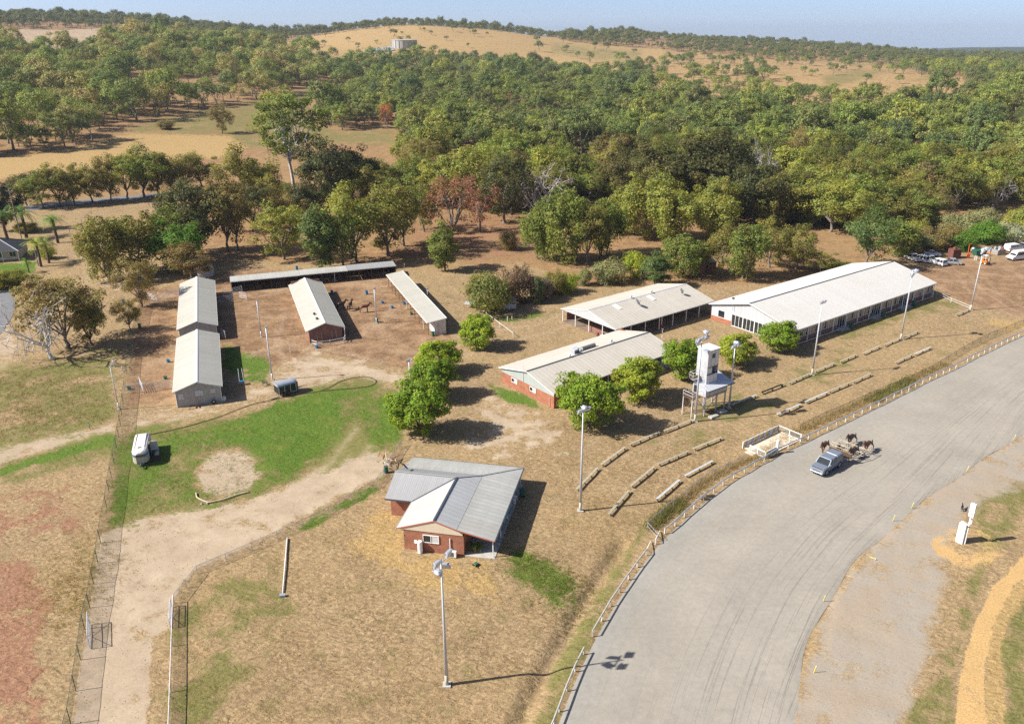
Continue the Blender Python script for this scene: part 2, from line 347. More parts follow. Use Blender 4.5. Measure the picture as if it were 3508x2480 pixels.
for c in TER_COL:
    ds = [10.0, 300.0]; zs = [0.0, 0.0]
    for D, v in TER[c]:
        if v is None: z = 0.0
        else:
            e = ray(min(max(c, -300), 2600) * VS, v * VS); z = CAM_H + e[2] / math.hypot(e[0], e[1]) * D
        ds.append(D); zs.append(z)
    zz = np.interp(_lr, np.log(ds), zs)
    k = np.exp(-0.5 * (np.arange(-9, 10) / 2.4) ** 2); k /= k.sum()
    zz2 = np.convolve(np.pad(zz, 9, mode='edge'), k, 'valid')
    _tab.append(zz2)
_tab = np.array(_tab)
_az = np.array([math.atan2(ray(c * VS, 300)[0], ray(c * VS, 300)[1]) for c in TER_COL])
_az2 = np.linspace(_az[0], _az[-1], 181)
_t2 = np.array([np.interp(_az2, _az, _tab[:, j]) for j in range(_tab.shape[1])]).T
k = np.exp(-0.5 * (np.arange(-12, 13) / 3.0) ** 2); k /= k.sum()
_t2 = np.array([np.convolve(np.pad(_t2[:, j], 12, mode='edge'), k, 'valid') for j in range(_t2.shape[1])]).T
def bilerp(az, D):
    a = np.clip((az - _az2[0]) / (_az2[-1] - _az2[0]) * 180, 0, 179.999); d = np.clip((np.log(np.maximum(D, 10.1)) - _lr[0]) / (_lr[-1] - _lr[0]) * 419, 0, 418.999)
    i = a.astype(int); j = d.astype(int); fa = a - i; fd = d - j
    return (_t2[i, j] * (1 - fa) * (1 - fd) + _t2[i + 1, j] * fa * (1 - fd) + _t2[i, j + 1] * (1 - fa) * fd + _t2[i + 1, j + 1] * fa * fd)
DITCH = np.array([[GZ(ZK, x, y)[0], GZ(ZK, x, y)[1]] for x, y in ((1000, 20), (800, 320), (640, 560), (520, 800), (400, 1000), (270, 1230), (150, 1480), (60, 1700))])
def seg_dist(x, y, pts):
    best = np.full(np.shape(x), 1e9)
    for a, b in zip(pts, pts[1:]):
        dx, dy = b[0] - a[0], b[1] - a[1]; L = dx * dx + dy * dy
        t = np.clip(((x - a[0]) * dx + (y - a[1]) * dy) / L, 0, 1)
        best = np.minimum(best, np.hypot(x - a[0] - t * dx, y - a[1] - t * dy))
    return best
def wob(x, y, s, seed):
    """smooth value noise from a few sines"""
    r = np.random.default_rng(seed); out = 0
    for i in range(6):
        a = r.uniform(0, 6.28); f = s * r.uniform(0.6, 1.7)
        out = out + np.sin((x * math.cos(a) + y * math.sin(a)) * f + r.uniform(0, 6.28))
    return out / 6
def ground_z(x, y):
    x = np.asarray(x, float); y = np.asarray(y, float); D = np.hypot(x, y); az = np.arctan2(x, y)
    z = bilerp(az, D)
    far = np.clip((D - 480) / 400, 0, 1)
    z = z + far * (wob(x, y, 0.012, 3) * 3.5 + wob(x, y, 0.03, 4) * 1.2)
    near = D < 140
    if np.any(near):
        dd = seg_dist(x, y, DITCH); z = z - np.where(near, 0.45 * np.exp(-(dd / 0.9) ** 2), 0)
    return z
def gz1(x, y): return float(ground_z(np.array([x]), np.array([y]))[0])

# ---------------------------------------------------------------- what covers the ground (outlines on the 2296-wide photo grid)
GREEN, DULL, PALE, BROWN, RED, GOLD, ORANGE, VERGE, FLOOR = range(9)
COVER = [
    (FLOOR, [(-400, -80), (2700, -80), (2700, 560), (2000, 575), (1860, 640), (1560, 640), (1290, 640), (1180, 590), (1000, 600), (880, 590), (520, 590), (400, 600), (330, 560), (390, 440), (0, 470), (-400, 480)], 16, 1),
    (GREEN, [(245, 1172), (252, 1090), (268, 1020), (288, 975), (345, 962), (420, 965), (520, 935), (600, 895), (700, 880), (790, 854), (845, 864), (838, 884), (905, 872), (905, 930), (880, 1012), (850, 1015), (822, 985), (802, 938), (785, 958), (742, 1010), (700, 1046), (640, 1083), (560, 1108), (480, 1138), (440, 1125), (400, 1140), (330, 1132), (290, 1152), (262, 1182)], 16, 0.56),
    (DULL, [(250, 1180), (262, 1010), (300, 960), (520, 930), (800, 845), (860, 860), (910, 870), (900, 1000), (700, 1060), (560, 1120), (400, 1150)], 16, 1.0),
    (GREEN, [(440, 1000), (520, 940), (600, 900), (700, 884), (780, 866), (775, 930), (760, 975), (700, 1040), (630, 1076), (596, 1050), (580, 1015), (520, 995)], 18, 0.92),
    (GREEN, [(838, 890), (905, 875), (903, 960), (880, 1005), (846, 960)], 12, 0.85),
    (GREEN, [(640, 1192), (720, 1150), (840, 1080), (862, 1072), (842, 1112), (760, 1150), (690, 1185)], 8, 0.75),
    (GREEN, [(1104, 1245), (1180, 1238), (1250, 1275), (1300, 1308), (1312, 1345), (1285, 1392), (1240, 1355), (1190, 1310), (1130, 1290)], 16, 0.60),
    (GREEN, [(500, 776), (536, 778), (542, 798), (590, 798), (616, 826), (596, 862), (540, 852), (500, 822)], 9, 0.95),
    (GREEN, [(1098, 862), (1180, 885), (1220, 918), (1150, 906), (1104, 884)], 6, 0.8),
    (GREEN, [(0, 1050), (90, 1020), (256, 972), (258, 996), (150, 1022), (60, 1052), (0, 1068)], 7, 0.9),
    (DULL, [(0, 1035), (256, 960), (258, 1020), (0, 1095)], 10, 0.7),
    (GREEN, [(1110, 716), (1255, 690), (1262, 704), (1140, 724)], 4, 0.6),
    (GREEN, [(-60, 592), (86, 588), (76, 612), (-60, 628)], 4, 0.9),
    (GREEN, [(1660, 700), (1720, 735), (1700, 748), (1630, 712)], 6, 0.6),
    (DULL, [(2100, 655), (2180, 690), (2060, 712), (1900, 760), (1860, 760), (2000, 690)], 12, 0.55),
    (GREEN, [(530, 640), (620, 620), (640, 640), (560, 650)], 6, 0.4),
    (DULL, [(-40, 800), (150, 805), (265, 780), (262, 930), (235, 960), (60, 1000), (-40, 1010)], 18, 0.66),
    (DULL, [(395, 1340), (470, 1300), (640, 1260), (680, 1380), (560, 1470), (480, 1623), (350, 1623), (395, 1500)], 40, 0.56),
    (DULL, [(1180, 1640), (1240, 1500), (1330, 1340), (1420, 1200), (1450, 1180), (1420, 1260), (1330, 1420), (1270, 1560), (1245, 1640)], 12, 0.7),
    (DULL, [(1450, 1000), (1600, 900), (1900, 780), (1960, 800), (1700, 930), (1560, 1020)], 30, 0.5),
    (DULL, [(2155, 1100), (2190, 1200), (2165, 1330), (2130, 1450), (2010, 1640), (2142, 1640), (2150, 1500), (2190, 1350), (2232, 1250), (2296, 1150), (2400, 1050), (2300, 1050)], 18, 0.62),
    (DULL, [(2320, 1320), (2254, 1400), (2246, 1500), (2260, 1640), (2420, 1640), (2420, 1320)], 12, 0.62),
    (PALE, [(158, 1640), (198, 1400), (222, 1205), (288, 1162), (440, 1142), (560, 1118), (640, 1092), (720, 1040), (788, 950), (802, 938), (826, 985), (856, 1015), (872, 1042), (860, 1062), (700, 1142), (600, 1208), (440, 1278), (386, 1345), (384, 1400), (346, 1430), (340, 1500), (326, 1640)], 9, 0.9),
    (PALE, [(560, 880), (690, 792), (780, 802), (900, 832), (910, 868), (840, 862), (790, 850), (600, 892), (300, 965), (285, 938), (400, 926)], 16, 0.7),
    (PALE, [(-40, 1008), (150, 972), (256, 948), (260, 968), (60, 1024), (-40, 1052)], 6, 0.85),
    (PALE, [(1000, 1010), (1100, 880), (1240, 930), (1260, 1010), (1080, 1020)], 26, 0.55),
    (PALE, [(-40, 690), (40, 760), (20, 830), (-40, 850)], 10, 0.6),
    (PALE, [(210, 640), (300, 585), (340, 590), (280, 650)], 10, 0.55),
    (BROWN, [(290, 640), (400, 640), (520, 600), (890, 620), (1010, 742), (1020, 792), (900, 832), (700, 792), (560, 850), (500, 792), (390, 762), (388, 900), (282, 915), (308, 700)], 14, 0.95),
    (BROWN, [(2000, 605), (2120, 585), (2420, 575), (2420, 700), (2300, 718), (2180, 690), (2062, 650)], 14, 0.85),
    (BROWN, [(445, 1062), (470, 1022), (520, 1006), (570, 1022), (588, 1058), (566, 1092), (510, 1112), (462, 1104)], 8, 0.72),
    (PALE, [(438, 1062), (468, 1018), (520, 1002), (574, 1018), (592, 1058), (570, 1096), (510, 1116), (458, 1108)], 10, 0.85),
    (RED, [(-60, 1270), (60, 1255), (140, 1340), (85, 1470), (112, 1640), (-60, 1640)], 34, 0.72),
    (RED, [(-60, 1100), (90, 1080), (200, 1060), (190, 1180), (60, 1230), (-60, 1240)], 60, 0.5),
    (RED, [(880, 470), (1200, 470), (1240, 560), (1120, 600), (900, 580)], 40, 0.5),
    (GOLD, [(858, 1130), (912, 1182), (905, 1240), (1112, 1252), (1110, 1335), (960, 1345), (850, 1250), (760, 1230)], 28, 0.85),
    (GOLD, [(0, 352), (154, 334), (231, 312), (295, 298), (513, 303), (560, 332), (487, 356), (385, 359), (244, 362), (205, 382), (64, 384), (0, 405), (-300, 420), (-300, 360)], 5, 0.9),
    (GOLD, [(1165, 366), (1352, 366), (1352, 404), (1165, 404)], 5, 0.8),
    (GOLD, [(2200, 720), (2420, 660), (2420, 760), (2240, 745)], 14, 0.55),
    (ORANGE, [(2420, 1180), (2296, 1245), (2225, 1315), (2190, 1390), (2168, 1450), (2148, 1530), (2142, 1640), (2215, 1640), (2206, 1540), (2215, 1450), (2232, 1380), (2275, 1310), (2420, 1235)], 4, 1.0),
    (GOLD, [(2420, 1235), (2275, 1310), (2232, 1380), (2215, 1450), (2206, 1540), (2215, 1640), (2262, 1640), (2250, 1500), (2258, 1400), (2330, 1310), (2420, 1280)], 5, 0.9),
    (ORANGE, [(2080, 1230), (2150, 1180), (2240, 1215), (2260, 1260), (2160, 1290)], 20, 0.55),
    (VERGE, [(2420, 930), (2296, 968), (2190, 1035), (2080, 1108), (1965, 1215), (1865, 1345), (1822, 1470), (1780, 1640), (2000, 1640), (2080, 1480), (2110, 1330), (2130, 1210), (2200, 1120), (2420, 1030)], 22, 0.9),
    # beyond the bush
    (DULL, [(282, 285), (385, 258), (513, 236), (590, 225), (673, 203), (740, 188), (744, 213), (690, 225), (704, 277), (755, 292), (830, 292), (881, 284), (888, 328), (781, 324), (686, 322), (560, 336), (513, 305), (295, 300)], 8, 0.62),
    (GOLD, [(620, 100), (666, 85), (750, 70), (832, 62), (935, 52), (1165, 66), (1216, 80), (1293, 95), (1421, 107), (1498, 110), (1472, 146), (1395, 176), (1318, 172), (1216, 162), (1153, 156), (1038, 140), (948, 140), (884, 146), (789, 154), (755, 150), (684, 142)], 3, 0.72),
    (DULL, [(1240, 95), (1440, 112), (1440, 140), (1330, 138), (1230, 122)], 10, 0.55),
    (PALE, [(0, 64), (123, 67), (231, 62), (295, 62), (318, 84), (205, 118), (138, 130), (90, 124), (0, 110), (-200, 104), (-200, 64)], 4, 0.6),
    (GOLD, [(1498, 113), (1639, 121), (1707, 131), (1958, 141), (2040, 156), (2079, 165), (2156, 170), (2190, 232), (2130, 240), (1990, 258), (1886, 256), (1707, 240), (1600, 234), (1440, 214)], 6, 0.55),
    (GREEN, [(2013, 187), (2075, 172), (2156, 170), (2120, 178), (2040, 184)], 3, 0.45),
    (GREEN, [(2073, 119), (2222, 122), (2194, 132), (2073, 129)], 2, 0.55),
    (GREEN, [(2000, 203), (2130, 205), (2060, 212), (1990, 220)], 3, 0.5),
    (DULL, [(1840, 170), (1920, 155), (2000, 160), (1900, 190), (1850, 196)], 8, 0.6),
]
CUT = [([(444, 1066), (456, 1036), (492, 1010), (530, 1008), (560, 1022), (566, 1046), (584, 1066), (560, 1090), (534, 1106), (490, 1112), (456, 1104)], 20)]
TRAILS = [  # worn wheel and hoof lines: outline on the photo grid, half width in metres, strength
    ([(180, 1640), (215, 1400), (250, 1240), (330, 1200), (470, 1180), (620, 1110), (740, 1040), (800, 960)], 0.5, 0.8), ([(215, 1640), (250, 1400), (285, 1260), (370, 1225), (500, 1205), (660, 1130), (780, 1060), (830, 1000)], 0.5, 0.8), ([(270, 1640), (300, 1420), (330, 1330), (420, 1260), (600, 1190)], 0.6, 0.6),
    ([(290, 940), (420, 925), (560, 890), (700, 840), (820, 830), (905, 850)], 0.8, 0.8), ([(560, 800), (640, 770), (760, 790), (860, 810)], 0.7, 0.7), ([(600, 840), (700, 800), (800, 760), (860, 720), (880, 680)], 0.6, 0.6), ([(640, 700), (620, 760), (640, 820)], 0.7, 0.6),
    ([(1010, 760), (1100, 740), (1200, 730), (1260, 705)], 0.6, 0.7), ([(1030, 800), (1130, 770), (1230, 745), (1290, 720)], 0.6, 0.7), ([(1000, 900), (1060, 870), (1110, 880)], 0.8, 0.6),
    ([(2100, 600), (2150, 620), (2170, 650), (2230, 690), (2300, 720)], 0.4, 0.7), ([(2120, 600), (2175, 618), (2200, 650), (2260, 690), (2310, 710)], 0.4, 0.7), ([(2190, 690), (2250, 720), (2320, 740)], 0.5, 0.6), ([(2150, 610), (2210, 625), (2240, 660), (2300, 690)], 0.4, 0.6),
    ([(150, 540), (200, 600), (190, 650), (120, 700), (40, 760)], 1.0, 0.6), ([(0, 830), (40, 780), (90, 720)], 0.8, 0.6), ([(2120, 1010), (2030, 1110), (1950, 1210), (1880, 1330), (1850, 1460)], 0.5, 0.6), ([(2296, 935), (2150, 1020), (2060, 1110), (1980, 1220)], 0.5, 0.5),
    ([(1290, 1020), (1350, 970), (1480, 950), (1600, 900)], 0.5, 0.5), ([(1250, 1120), (1330, 1050), (1500, 990), (1640, 930), (1800, 850)], 0.5, 0.5)]
def poly_sd(x, y, poly):
    """signed distance to a closed outline, positive inside"""
    inside = np.zeros(x.shape, bool); best = np.full(x.shape, 1e9); n = len(poly)
    for i in range(n):
        (x0, y0), (x1, y1) = poly[i], poly[(i + 1) % n]
        dx, dy = x1 - x0, y1 - y0; L = dx * dx + dy * dy
        t = np.clip(((x - x0) * dx + (y - y0) * dy) / L, 0, 1)
        best = np.minimum(best, np.hypot(x - x0 - t * dx, y - y0 - t * dy))
        c = (y0 > y) != (y1 > y)
        if dy != 0: inside ^= c & (x < dx * (y - y0) / dy + x0)
    return np.where(inside, best, -best)

def build_ground():
    ang = np.concatenate([np.arange(-180, -44, 6.0), np.arange(-42, 42.01, 0.19), np.arange(48, 180.1, 6.0)])
    ang = R(1) * ang
    r = [3.0]
    while r[-1] < 9000:
        q = r[-1]; r.append(q * (1.25 if q < 40 else 1.0058 if q < 300 else 1.0125 if q < 2300 else 1.07))
    r = np.array(r); na, nr = len(ang), len(r)
    A, RR = np.meshgrid(ang, r); X = (RR * np.sin(A)).ravel(); Y = (RR * np.cos(A)).ravel()
    Z = ground_z(X, Y)
    D = np.hypot(X, Y)
    near = (D < 330) & (Y > 20)
    Z = Z + np.where(near, 0.05 * wob(X, Y, 0.9, 11) + 0.035 * wob(X, Y, 2.2, 12), 0)
    vx, vy = proj(X, Y, Z)
    front = (Y > 15)
    ch = np.zeros((9, len(X)), np.float32)
    for c, poly, soft, st in COVER:
        ps = np.array(poly); pad = soft * 1.5
        sel = np.where(front & (vx > ps[:, 0].min() - pad) & (vx < ps[:, 0].max() + pad) & (vy > ps[:, 1].min() - pad) & (vy < ps[:, 1].max() + pad))[0]
        if not len(sel): continue
        sd = poly_sd(vx[sel], vy[sel], poly)
        m = np.clip(0.5 + sd / (2 * soft), 0, 1) * st
        ch[c, sel] = np.maximum(ch[c, sel], m)
    for poly, soft in CUT:
        sd = poly_sd(vx, vy, poly); m = np.clip(0.5 + sd / (2 * soft), 0, 1) * front; ch[GREEN] *= 1 - m; ch[DULL] *= 1 - m
    trail = np.zeros(len(X), np.float32); nr_ = np.where((D < 240) & front)[0]
    for line, w, st in TRAILS:
        d = seg_dist(X[nr_], Y[nr_], [GV(a, b) for a, b in line]); trail[nr_] = np.maximum(trail[nr_], st * np.exp(-(d / w) ** 2))
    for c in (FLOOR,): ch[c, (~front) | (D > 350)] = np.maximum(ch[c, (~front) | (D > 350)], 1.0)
    # keep the racecourse out of the bumps: push the sheet a little under the track
    tr = poly_sd(vx, vy, TRACK_V)
    Z = np.where(front & (tr > -6) & (D < 330), np.minimum(Z, 0) - 0.06, Z)
    idx = np.arange(na * nr).reshape(nr, na)
    f = np.stack([idx[:-1, :-1], idx[:-1, 1:], idx[1:, 1:], idx[1:, :-1]], -1).reshape(-1, 4)[:, ::-1]
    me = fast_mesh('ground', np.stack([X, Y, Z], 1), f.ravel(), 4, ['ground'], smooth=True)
    for nme, tri in (('ma', (0, 1, 2)), ('mb', (3, 4, 5)), ('mc', (6, 7, 8))):
        a = me.attributes.new(nme, 'FLOAT_COLOR', 'POINT'); c = np.ones((len(X), 4), np.float32)
        for k, t in enumerate(tri): c[:, k] = ch[t]
        a.data.foreach_set('color', c.ravel())
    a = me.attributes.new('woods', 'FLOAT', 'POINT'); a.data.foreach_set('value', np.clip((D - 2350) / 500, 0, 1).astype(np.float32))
    a = me.attributes.new('trail', 'FLOAT', 'POINT'); a.data.foreach_set('value', trail)
    o = link('ground', me); tag(o, 'dry tan grass ground with green lawn and bare dirt running out to the wooded hills', None, kind='structure')

def ground_material():
    m = bpy.data.materials.new('ground'); m.use_nodes = True; nt = m.node_tree; L = nt.links
    b = nt.nodes['Principled BSDF']; b.inputs['Roughness'].default_value = 0.95; b.inputs['Specular IOR Level'].default_value = 0.1
    geo = nd(nt, 'ShaderNodeNewGeometry')
    def noise(scale, detail=5, rough=0.6, stretch=None, dist=0.0):
        n = nd(nt, 'ShaderNodeTexNoise'); n.inputs['Scale'].default_value = scale; n.inputs['Detail'].default_value = detail; n.inputs['Roughness'].default_value = rough; n.inputs['Distortion'].default_value = dist
        if stretch:
            mp = nd(nt, 'ShaderNodeMapping'); mp.inputs['Scale'].default_value = stretch[0]; mp.inputs['Rotation'].default_value = (0, 0, stretch[1]); L.new(geo.outputs['Position'], mp.inputs[0]); L.new(mp.outputs[0], n.inputs['Vector'])
        else: L.new(geo.outputs['Position'], n.inputs['Vector'])
        return n.outputs[0]
    def math_(op, a, c=None):
        n = nd(nt, 'ShaderNodeMath', operation=op)
        for i, v in enumerate((a, c)):
            if v is None: continue
            if isinstance(v, (int, float)): n.inputs[i].default_value = v
            else: L.new(v, n.inputs[i])
        return n.outputs[0]
    def mrange(v, a, c, d, e, smooth=False):
        n = nd(nt, 'ShaderNodeMapRange'); n.interpolation_type = 'SMOOTHSTEP' if smooth else 'LINEAR'
        L.new(v, n.inputs[0]); n.inputs[1].default_value = a; n.inputs[2].default_value = c; n.inputs[3].default_value = d; n.inputs[4].default_value = e
        return n.outputs[0]
    def mix(fac, a, c):
        n = nd(nt, 'ShaderNodeMix', data_type='RGBA')
        if isinstance(fac, float): n.inputs[0].default_value = fac
        else: L.new(fac, n.inputs[0])
        for i, v in ((6, a), (7, c)):
            if isinstance(v, tuple): n.inputs[i].default_value = (*v, 1)
            else: L.new(v, n.inputs[i])
        return n.outputs[2]
    big = noise(0.035, 4); patch = noise(0.11, 6, 0.62, None, 0.8); mid = noise(0.32, 6, 0.68); clump = noise(1.7, 5, 0.65, ((1, 1.7, 1), 0.5), 0.6); fine = noise(6.5, 5, 0.7); grit = noise(24.0, 3, 0.7)
    ch = []
    for a in ('ma', 'mb', 'mc'):
        at = nd(nt, 'ShaderNodeAttribute', attribute_name=a); sp = nd(nt, 'ShaderNodeSeparateColor'); L.new(at.outputs['Color'], sp.inputs[0]); ch += [sp.outputs[i] for i in range(3)]
    edge = math_('ADD', math_('MULTIPLY', math_('SUBTRACT', mid, 0.5), 2.6), math_('ADD', math_('MULTIPLY', math_('SUBTRACT', fine, 0.5), 0.9), math_('MULTIPLY', math_('SUBTRACT', patch, 0.5), 1.2)))
    edge2 = math_('ADD', math_('MULTIPLY', math_('SUBTRACT', clump, 0.5), 1.6), math_('ADD', math_('MULTIPLY', math_('SUBTRACT', mid, 0.5), 2.2), math_('MULTIPLY', math_('SUBTRACT', patch, 0.5), 1.8)))
    def fac(c, e, w=0.16): return mrange(math_('ADD', ch[c], math_('MULTIPLY', e, mrange(ch[c], 0.0, 0.12, 0.0, 1.0))), 0.5 - w, 0.5 + w, 0.0, 1.0, True)
    # dry lawn: straw over brown thatch
    straw = mix(mrange(clump, 0.40, 0.60, 0.0, 1.0), (0.235, 0.162, 0.090), (0.405, 0.290, 0.160))
    tuss = noise(0.75, 3, 0.5, ((1, 1.9, 1), 0.3), 1.2); straw = mix(mrange(tuss, 0.5, 0.66, 0.0, 0.42), straw, (0.185, 0.125, 0.07)); straw = mix(mrange(big, 0.35, 0.65, 0.0, 0.4), straw, (0.36, 0.25, 0.115))
    straw = mix(mrange(patch, 0.50, 0.66, 0.0, 0.40), straw, (0.215, 0.147, 0.083))
    straw = mix(mrange(mid, 0.54, 0.68, 0.0, 0.60), straw, (0.175, 0.150, 0.055))
    col = straw
    floor = mix(mrange(mid, 0.35, 0.65, 0.0, 1.0), (0.19, 0.110, 0.054), (0.36, 0.218, 0.108)); floor = mix(mrange(big, 0.4, 0.62, 0.0, 0.65), floor, (0.30, 0.20, 0.095))
    col = mix(fac(FLOOR, edge), col, floor)
    red = mix(mrange(clump, 0.35, 0.65, 0.0, 1.0), (0.23, 0.115, 0.066), (0.34, 0.195, 0.118)); col = mix(fac(RED, edge), col, red)
    gold = mix(mrange(clump, 0.35, 0.65, 0.0, 1.0), (0.31, 0.205, 0.085), (0.45, 0.31, 0.135)); col = mix(fac(GOLD, edge), col, gold)
    brown = mix(mrange(mid, 0.38, 0.62, 0.0, 1.0), (0.165, 0.097, 0.053), (0.325, 0.203, 0.112)); brown = mix(mrange(patch, 0.5, 0.64, 0.0, 0.6), brown, (0.39, 0.268, 0.165)); col = mix(fac(BROWN, edge), col, brown)
    pale = mix(mrange(mid, 0.36, 0.64, 0.0, 1.0), (0.345, 0.268, 0.185), (0.465, 0.37, 0.262)); pale = mix(mrange(fine, 0.52, 0.66, 0.0, 0.45), pale, (0.27, 0.19, 0.125)); pale = mix(mrange(patch, 0.45, 0.62, 0.0, 0.5), pale, (0.35, 0.265, 0.18))
    col = mix(fac(PALE, edge), col, pale)
    dull = mix(mrange(clump, 0.35, 0.65, 0.0, 1.0), (0.125, 0.125, 0.034), (0.225, 0.195, 0.075)); col = mix(fac(DULL, edge2, 0.22), col, dull)
    lush = mix(mrange(fine, 0.38, 0.62, 0.0, 1.0), (0.054, 0.108, 0.013), (0.118, 0.192, 0.026)); lush = mix(mrange(mid, 0.48, 0.68, 0.0, 0.7), lush, (0.145, 0.175, 0.032)); lush = mix(mrange(patch, 0.54, 0.68, 0.0, 0.5), lush, (0.19, 0.18, 0.05))
    col = mix(fac(GREEN, edge2, 0.2), col, lush)
    verge = mix(mrange(patch, 0.42, 0.6, 0.0, 0.8), (0.318, 0.282, 0.232), (0.33, 0.262, 0.19)); verge = mix(mrange(fine, 0.54, 0.66, 0.0, 0.28), verge, (0.28, 0.18, 0.09)); col = mix(fac(VERGE, edge, 0.42), col, verge)
    orange = mix(mrange(fine, 0.35, 0.65, 0.0, 1.0), (0.42, 0.265, 0.11), (0.53, 0.35, 0.155)); col = mix(fac(ORANGE, edge, 0.2), col, orange)
    tr = nd(nt, 'ShaderNodeAttribute', attribute_name='trail'); tf = math_('MULTIPLY', tr.outputs['Fac'], mrange(mid, 0.35, 0.6, 0.35, 1.0)); col = mix(math_('MULTIPLY', tf, 0.6), col, mix(mrange(clump, 0.4, 0.6, 0.0, 1.0), (0.38, 0.285, 0.19), (0.46, 0.355, 0.245)))
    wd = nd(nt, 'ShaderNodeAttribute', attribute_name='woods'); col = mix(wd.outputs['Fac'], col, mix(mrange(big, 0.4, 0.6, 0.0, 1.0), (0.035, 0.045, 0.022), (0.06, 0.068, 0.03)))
    pock = noise(3.1, 2, 0.5, None, 1.5); col = mix(math_('MULTIPLY', mrange(pock, 0.60, 0.70, 0.0, 0.3), mrange(mid, 0.4, 0.6, 0.3, 1.0)), col, (0.13, 0.085, 0.05))
    shade = math_('MULTIPLY', mrange(fine, 0.25, 0.75, 0.80, 1.20), mrange(grit, 0.25, 0.75, 0.84, 1.16))
    sc = nd(nt, 'ShaderNodeVectorMath', operation='SCALE'); L.new(col, sc.inputs[0]); L.new(shade, sc.inputs['Scale'])
    L.new(sc.outputs[0], b.inputs['Base Color'])
    h = math_('ADD', math_('ADD', math_('MULTIPLY', clump, 0.8), math_('MULTIPLY', tuss, 1.6)), math_('ADD', math_('MULTIPLY', fine, 0.28), math_('MULTIPLY', grit, 0.05)))
    bp = nd(nt, 'ShaderNodeBump'); bp.inputs['Strength'].default_value = 0.75; bp.inputs['Distance'].default_value = 0.22
    hard = math_('MAXIMUM', math_('MAXIMUM', fac(PALE, edge), fac(VERGE, edge, 0.42)), fac(ORANGE, edge, 0.2)); L.new(mrange(hard, 0.0, 1.0, 0.75, 0.16), bp.inputs['Strength'])
    L.new(h, bp.inputs['Height']); L.new(bp.outputs[0], b.inputs['Normal'])
    MATS['ground'] = m

# ---------------------------------------------------------------- the trotting track
RAIL = ([(ZK, x, y) for x, y in ((330, 1760), (400, 1600), (450, 1470), (517, 1290), (588, 1120), (663, 970), (740, 815), (820, 680), (895, 550), (975, 430), (1052, 318), (1130, 208), (1210, 105), (1290, 10))] +
        [(ZG, x, y) for x, y in ((1370, 1500), (1460, 1430), (1543, 1350), (1625, 1280), (1710, 1205), (1800, 1140), (1882, 1075), (1975, 1015), (2067, 970), (2155, 910), (2240, 870))] +
        [(ZH, x, y) for x, y in ((28, 870), (135, 800), (235, 755), (340, 710), (410, 675), (497, 632), (577, 595), (657, 555), (735, 520), (810, 482), (882, 448), (953, 412), (1025, 380), (1095, 345), (1160, 310), (1225, 280), (1290, 250), (1350, 215), (1412, 185), (1472, 155), (1530, 130), (1590, 102), (1645, 77), (1700, 50))] +
        [(ZD, x, y) for x, y in ((1800, 1578), (1850, 1550), (1900, 1527), (1950, 1503), (2000, 1480), (2050, 1453), (2100, 1428), (2150, 1405), (2200, 1383), (2250, 1360), (2300, 1335), (2350, 1312), (2400, 1290))])
RAIL_PTS = [GZ(o, x, y) for o, x, y in RAIL]
INNER = ([(ZL, x, y) for x, y in ((262, 1760), (270, 1582), (290, 1330), (330, 1150), (370, 1000), (430, 850), (500, 700), (575, 545), (665, 400), (765, 255), (875, 125), (1010, 0))] +
         [(ZH, x, y) for x, y in ((1090, 1470), (1210, 1375), (1400, 1225), (1600, 1080), (1780, 965), (1990, 830), (2150, 720), (2290, 615), (2440, 520), (2700, 370))])
INNER_PTS = [GZ(o, x, y) for o, x, y in INNER]
def resample(pts, n, k=5):
    p = np.array([[q[0], q[1]] for q in pts])
    d = np.concatenate([[0], np.cumsum(np.hypot(*np.diff(p, axis=0).T))]); t = np.linspace(0, d[-1], n)
    q = np.stack([np.interp(t, d, p[:, 0]), np.interp(t, d, p[:, 1])], 1)
    for _ in range(k): q[1:-1] = 0.25 * q[:-2] + 0.5 * q[1:-1] + 0.25 * q[2:]
    return q, d[-1]
TRACK_V = []
def build_track():
    global TRACK_V
    n = 160
    o, L0 = resample(RAIL_PTS, n, 12); i, L1 = resample(INNER_PTS, n, 12)
    o = o + 0.35 * (i - o) / np.hypot(*(i - o).T)[:, None]
    m = 40; V = []; UV = []
    for a in range(n):
        for c in range(m):
            t = c / (m - 1); p = o[a] * (1 - t) + i[a] * t
            w = np.hypot(*(i[a] - o[a]))
            jag = 0.25 * math.sin(a * 0.21) + 0.2 * math.sin(a * 0.093 + 1) if c == m - 1 else 0
            p = p + (i[a] - o[a]) / w * jag
            z = 0.012 + 0.02 * math.sin(p[0] * 0.21) * math.sin(p[1] * 0.17)
            if c in (0, m - 1): z = -0.05
            V.append((p[0], p[1], z)); UV.append((t * w, a * (L0 * (1 - t) + L1 * t) / (n - 1)))
    ix = np.arange(n * m).reshape(n, m)
    f = np.stack([ix[:-1, :-1], ix[:-1, 1:], ix[1:, 1:], ix[1:, :-1]], -1).reshape(-1, 4)[:, ::-1]
    track_material()
    me = fast_mesh('race_track', V, f.ravel(), 4, ['track'], smooth=True)
    a = me.attributes.new('along', 'FLOAT_VECTOR', 'POINT'); uv = np.zeros((len(V), 3), np.float32); uv[:, :2] = UV; a.data.foreach_set('vector', uv.ravel())
    tag(link('race_track', me), 'pale grey gravel trotting track curving along the right of the lawn', None, kind='structure')
    b = np.concatenate([o, i[::-1]]); vx, vy = proj(b[:, 0], b[:, 1], np.zeros(len(b))); TRACK_V = list(zip(vx[::4], vy[::4]))
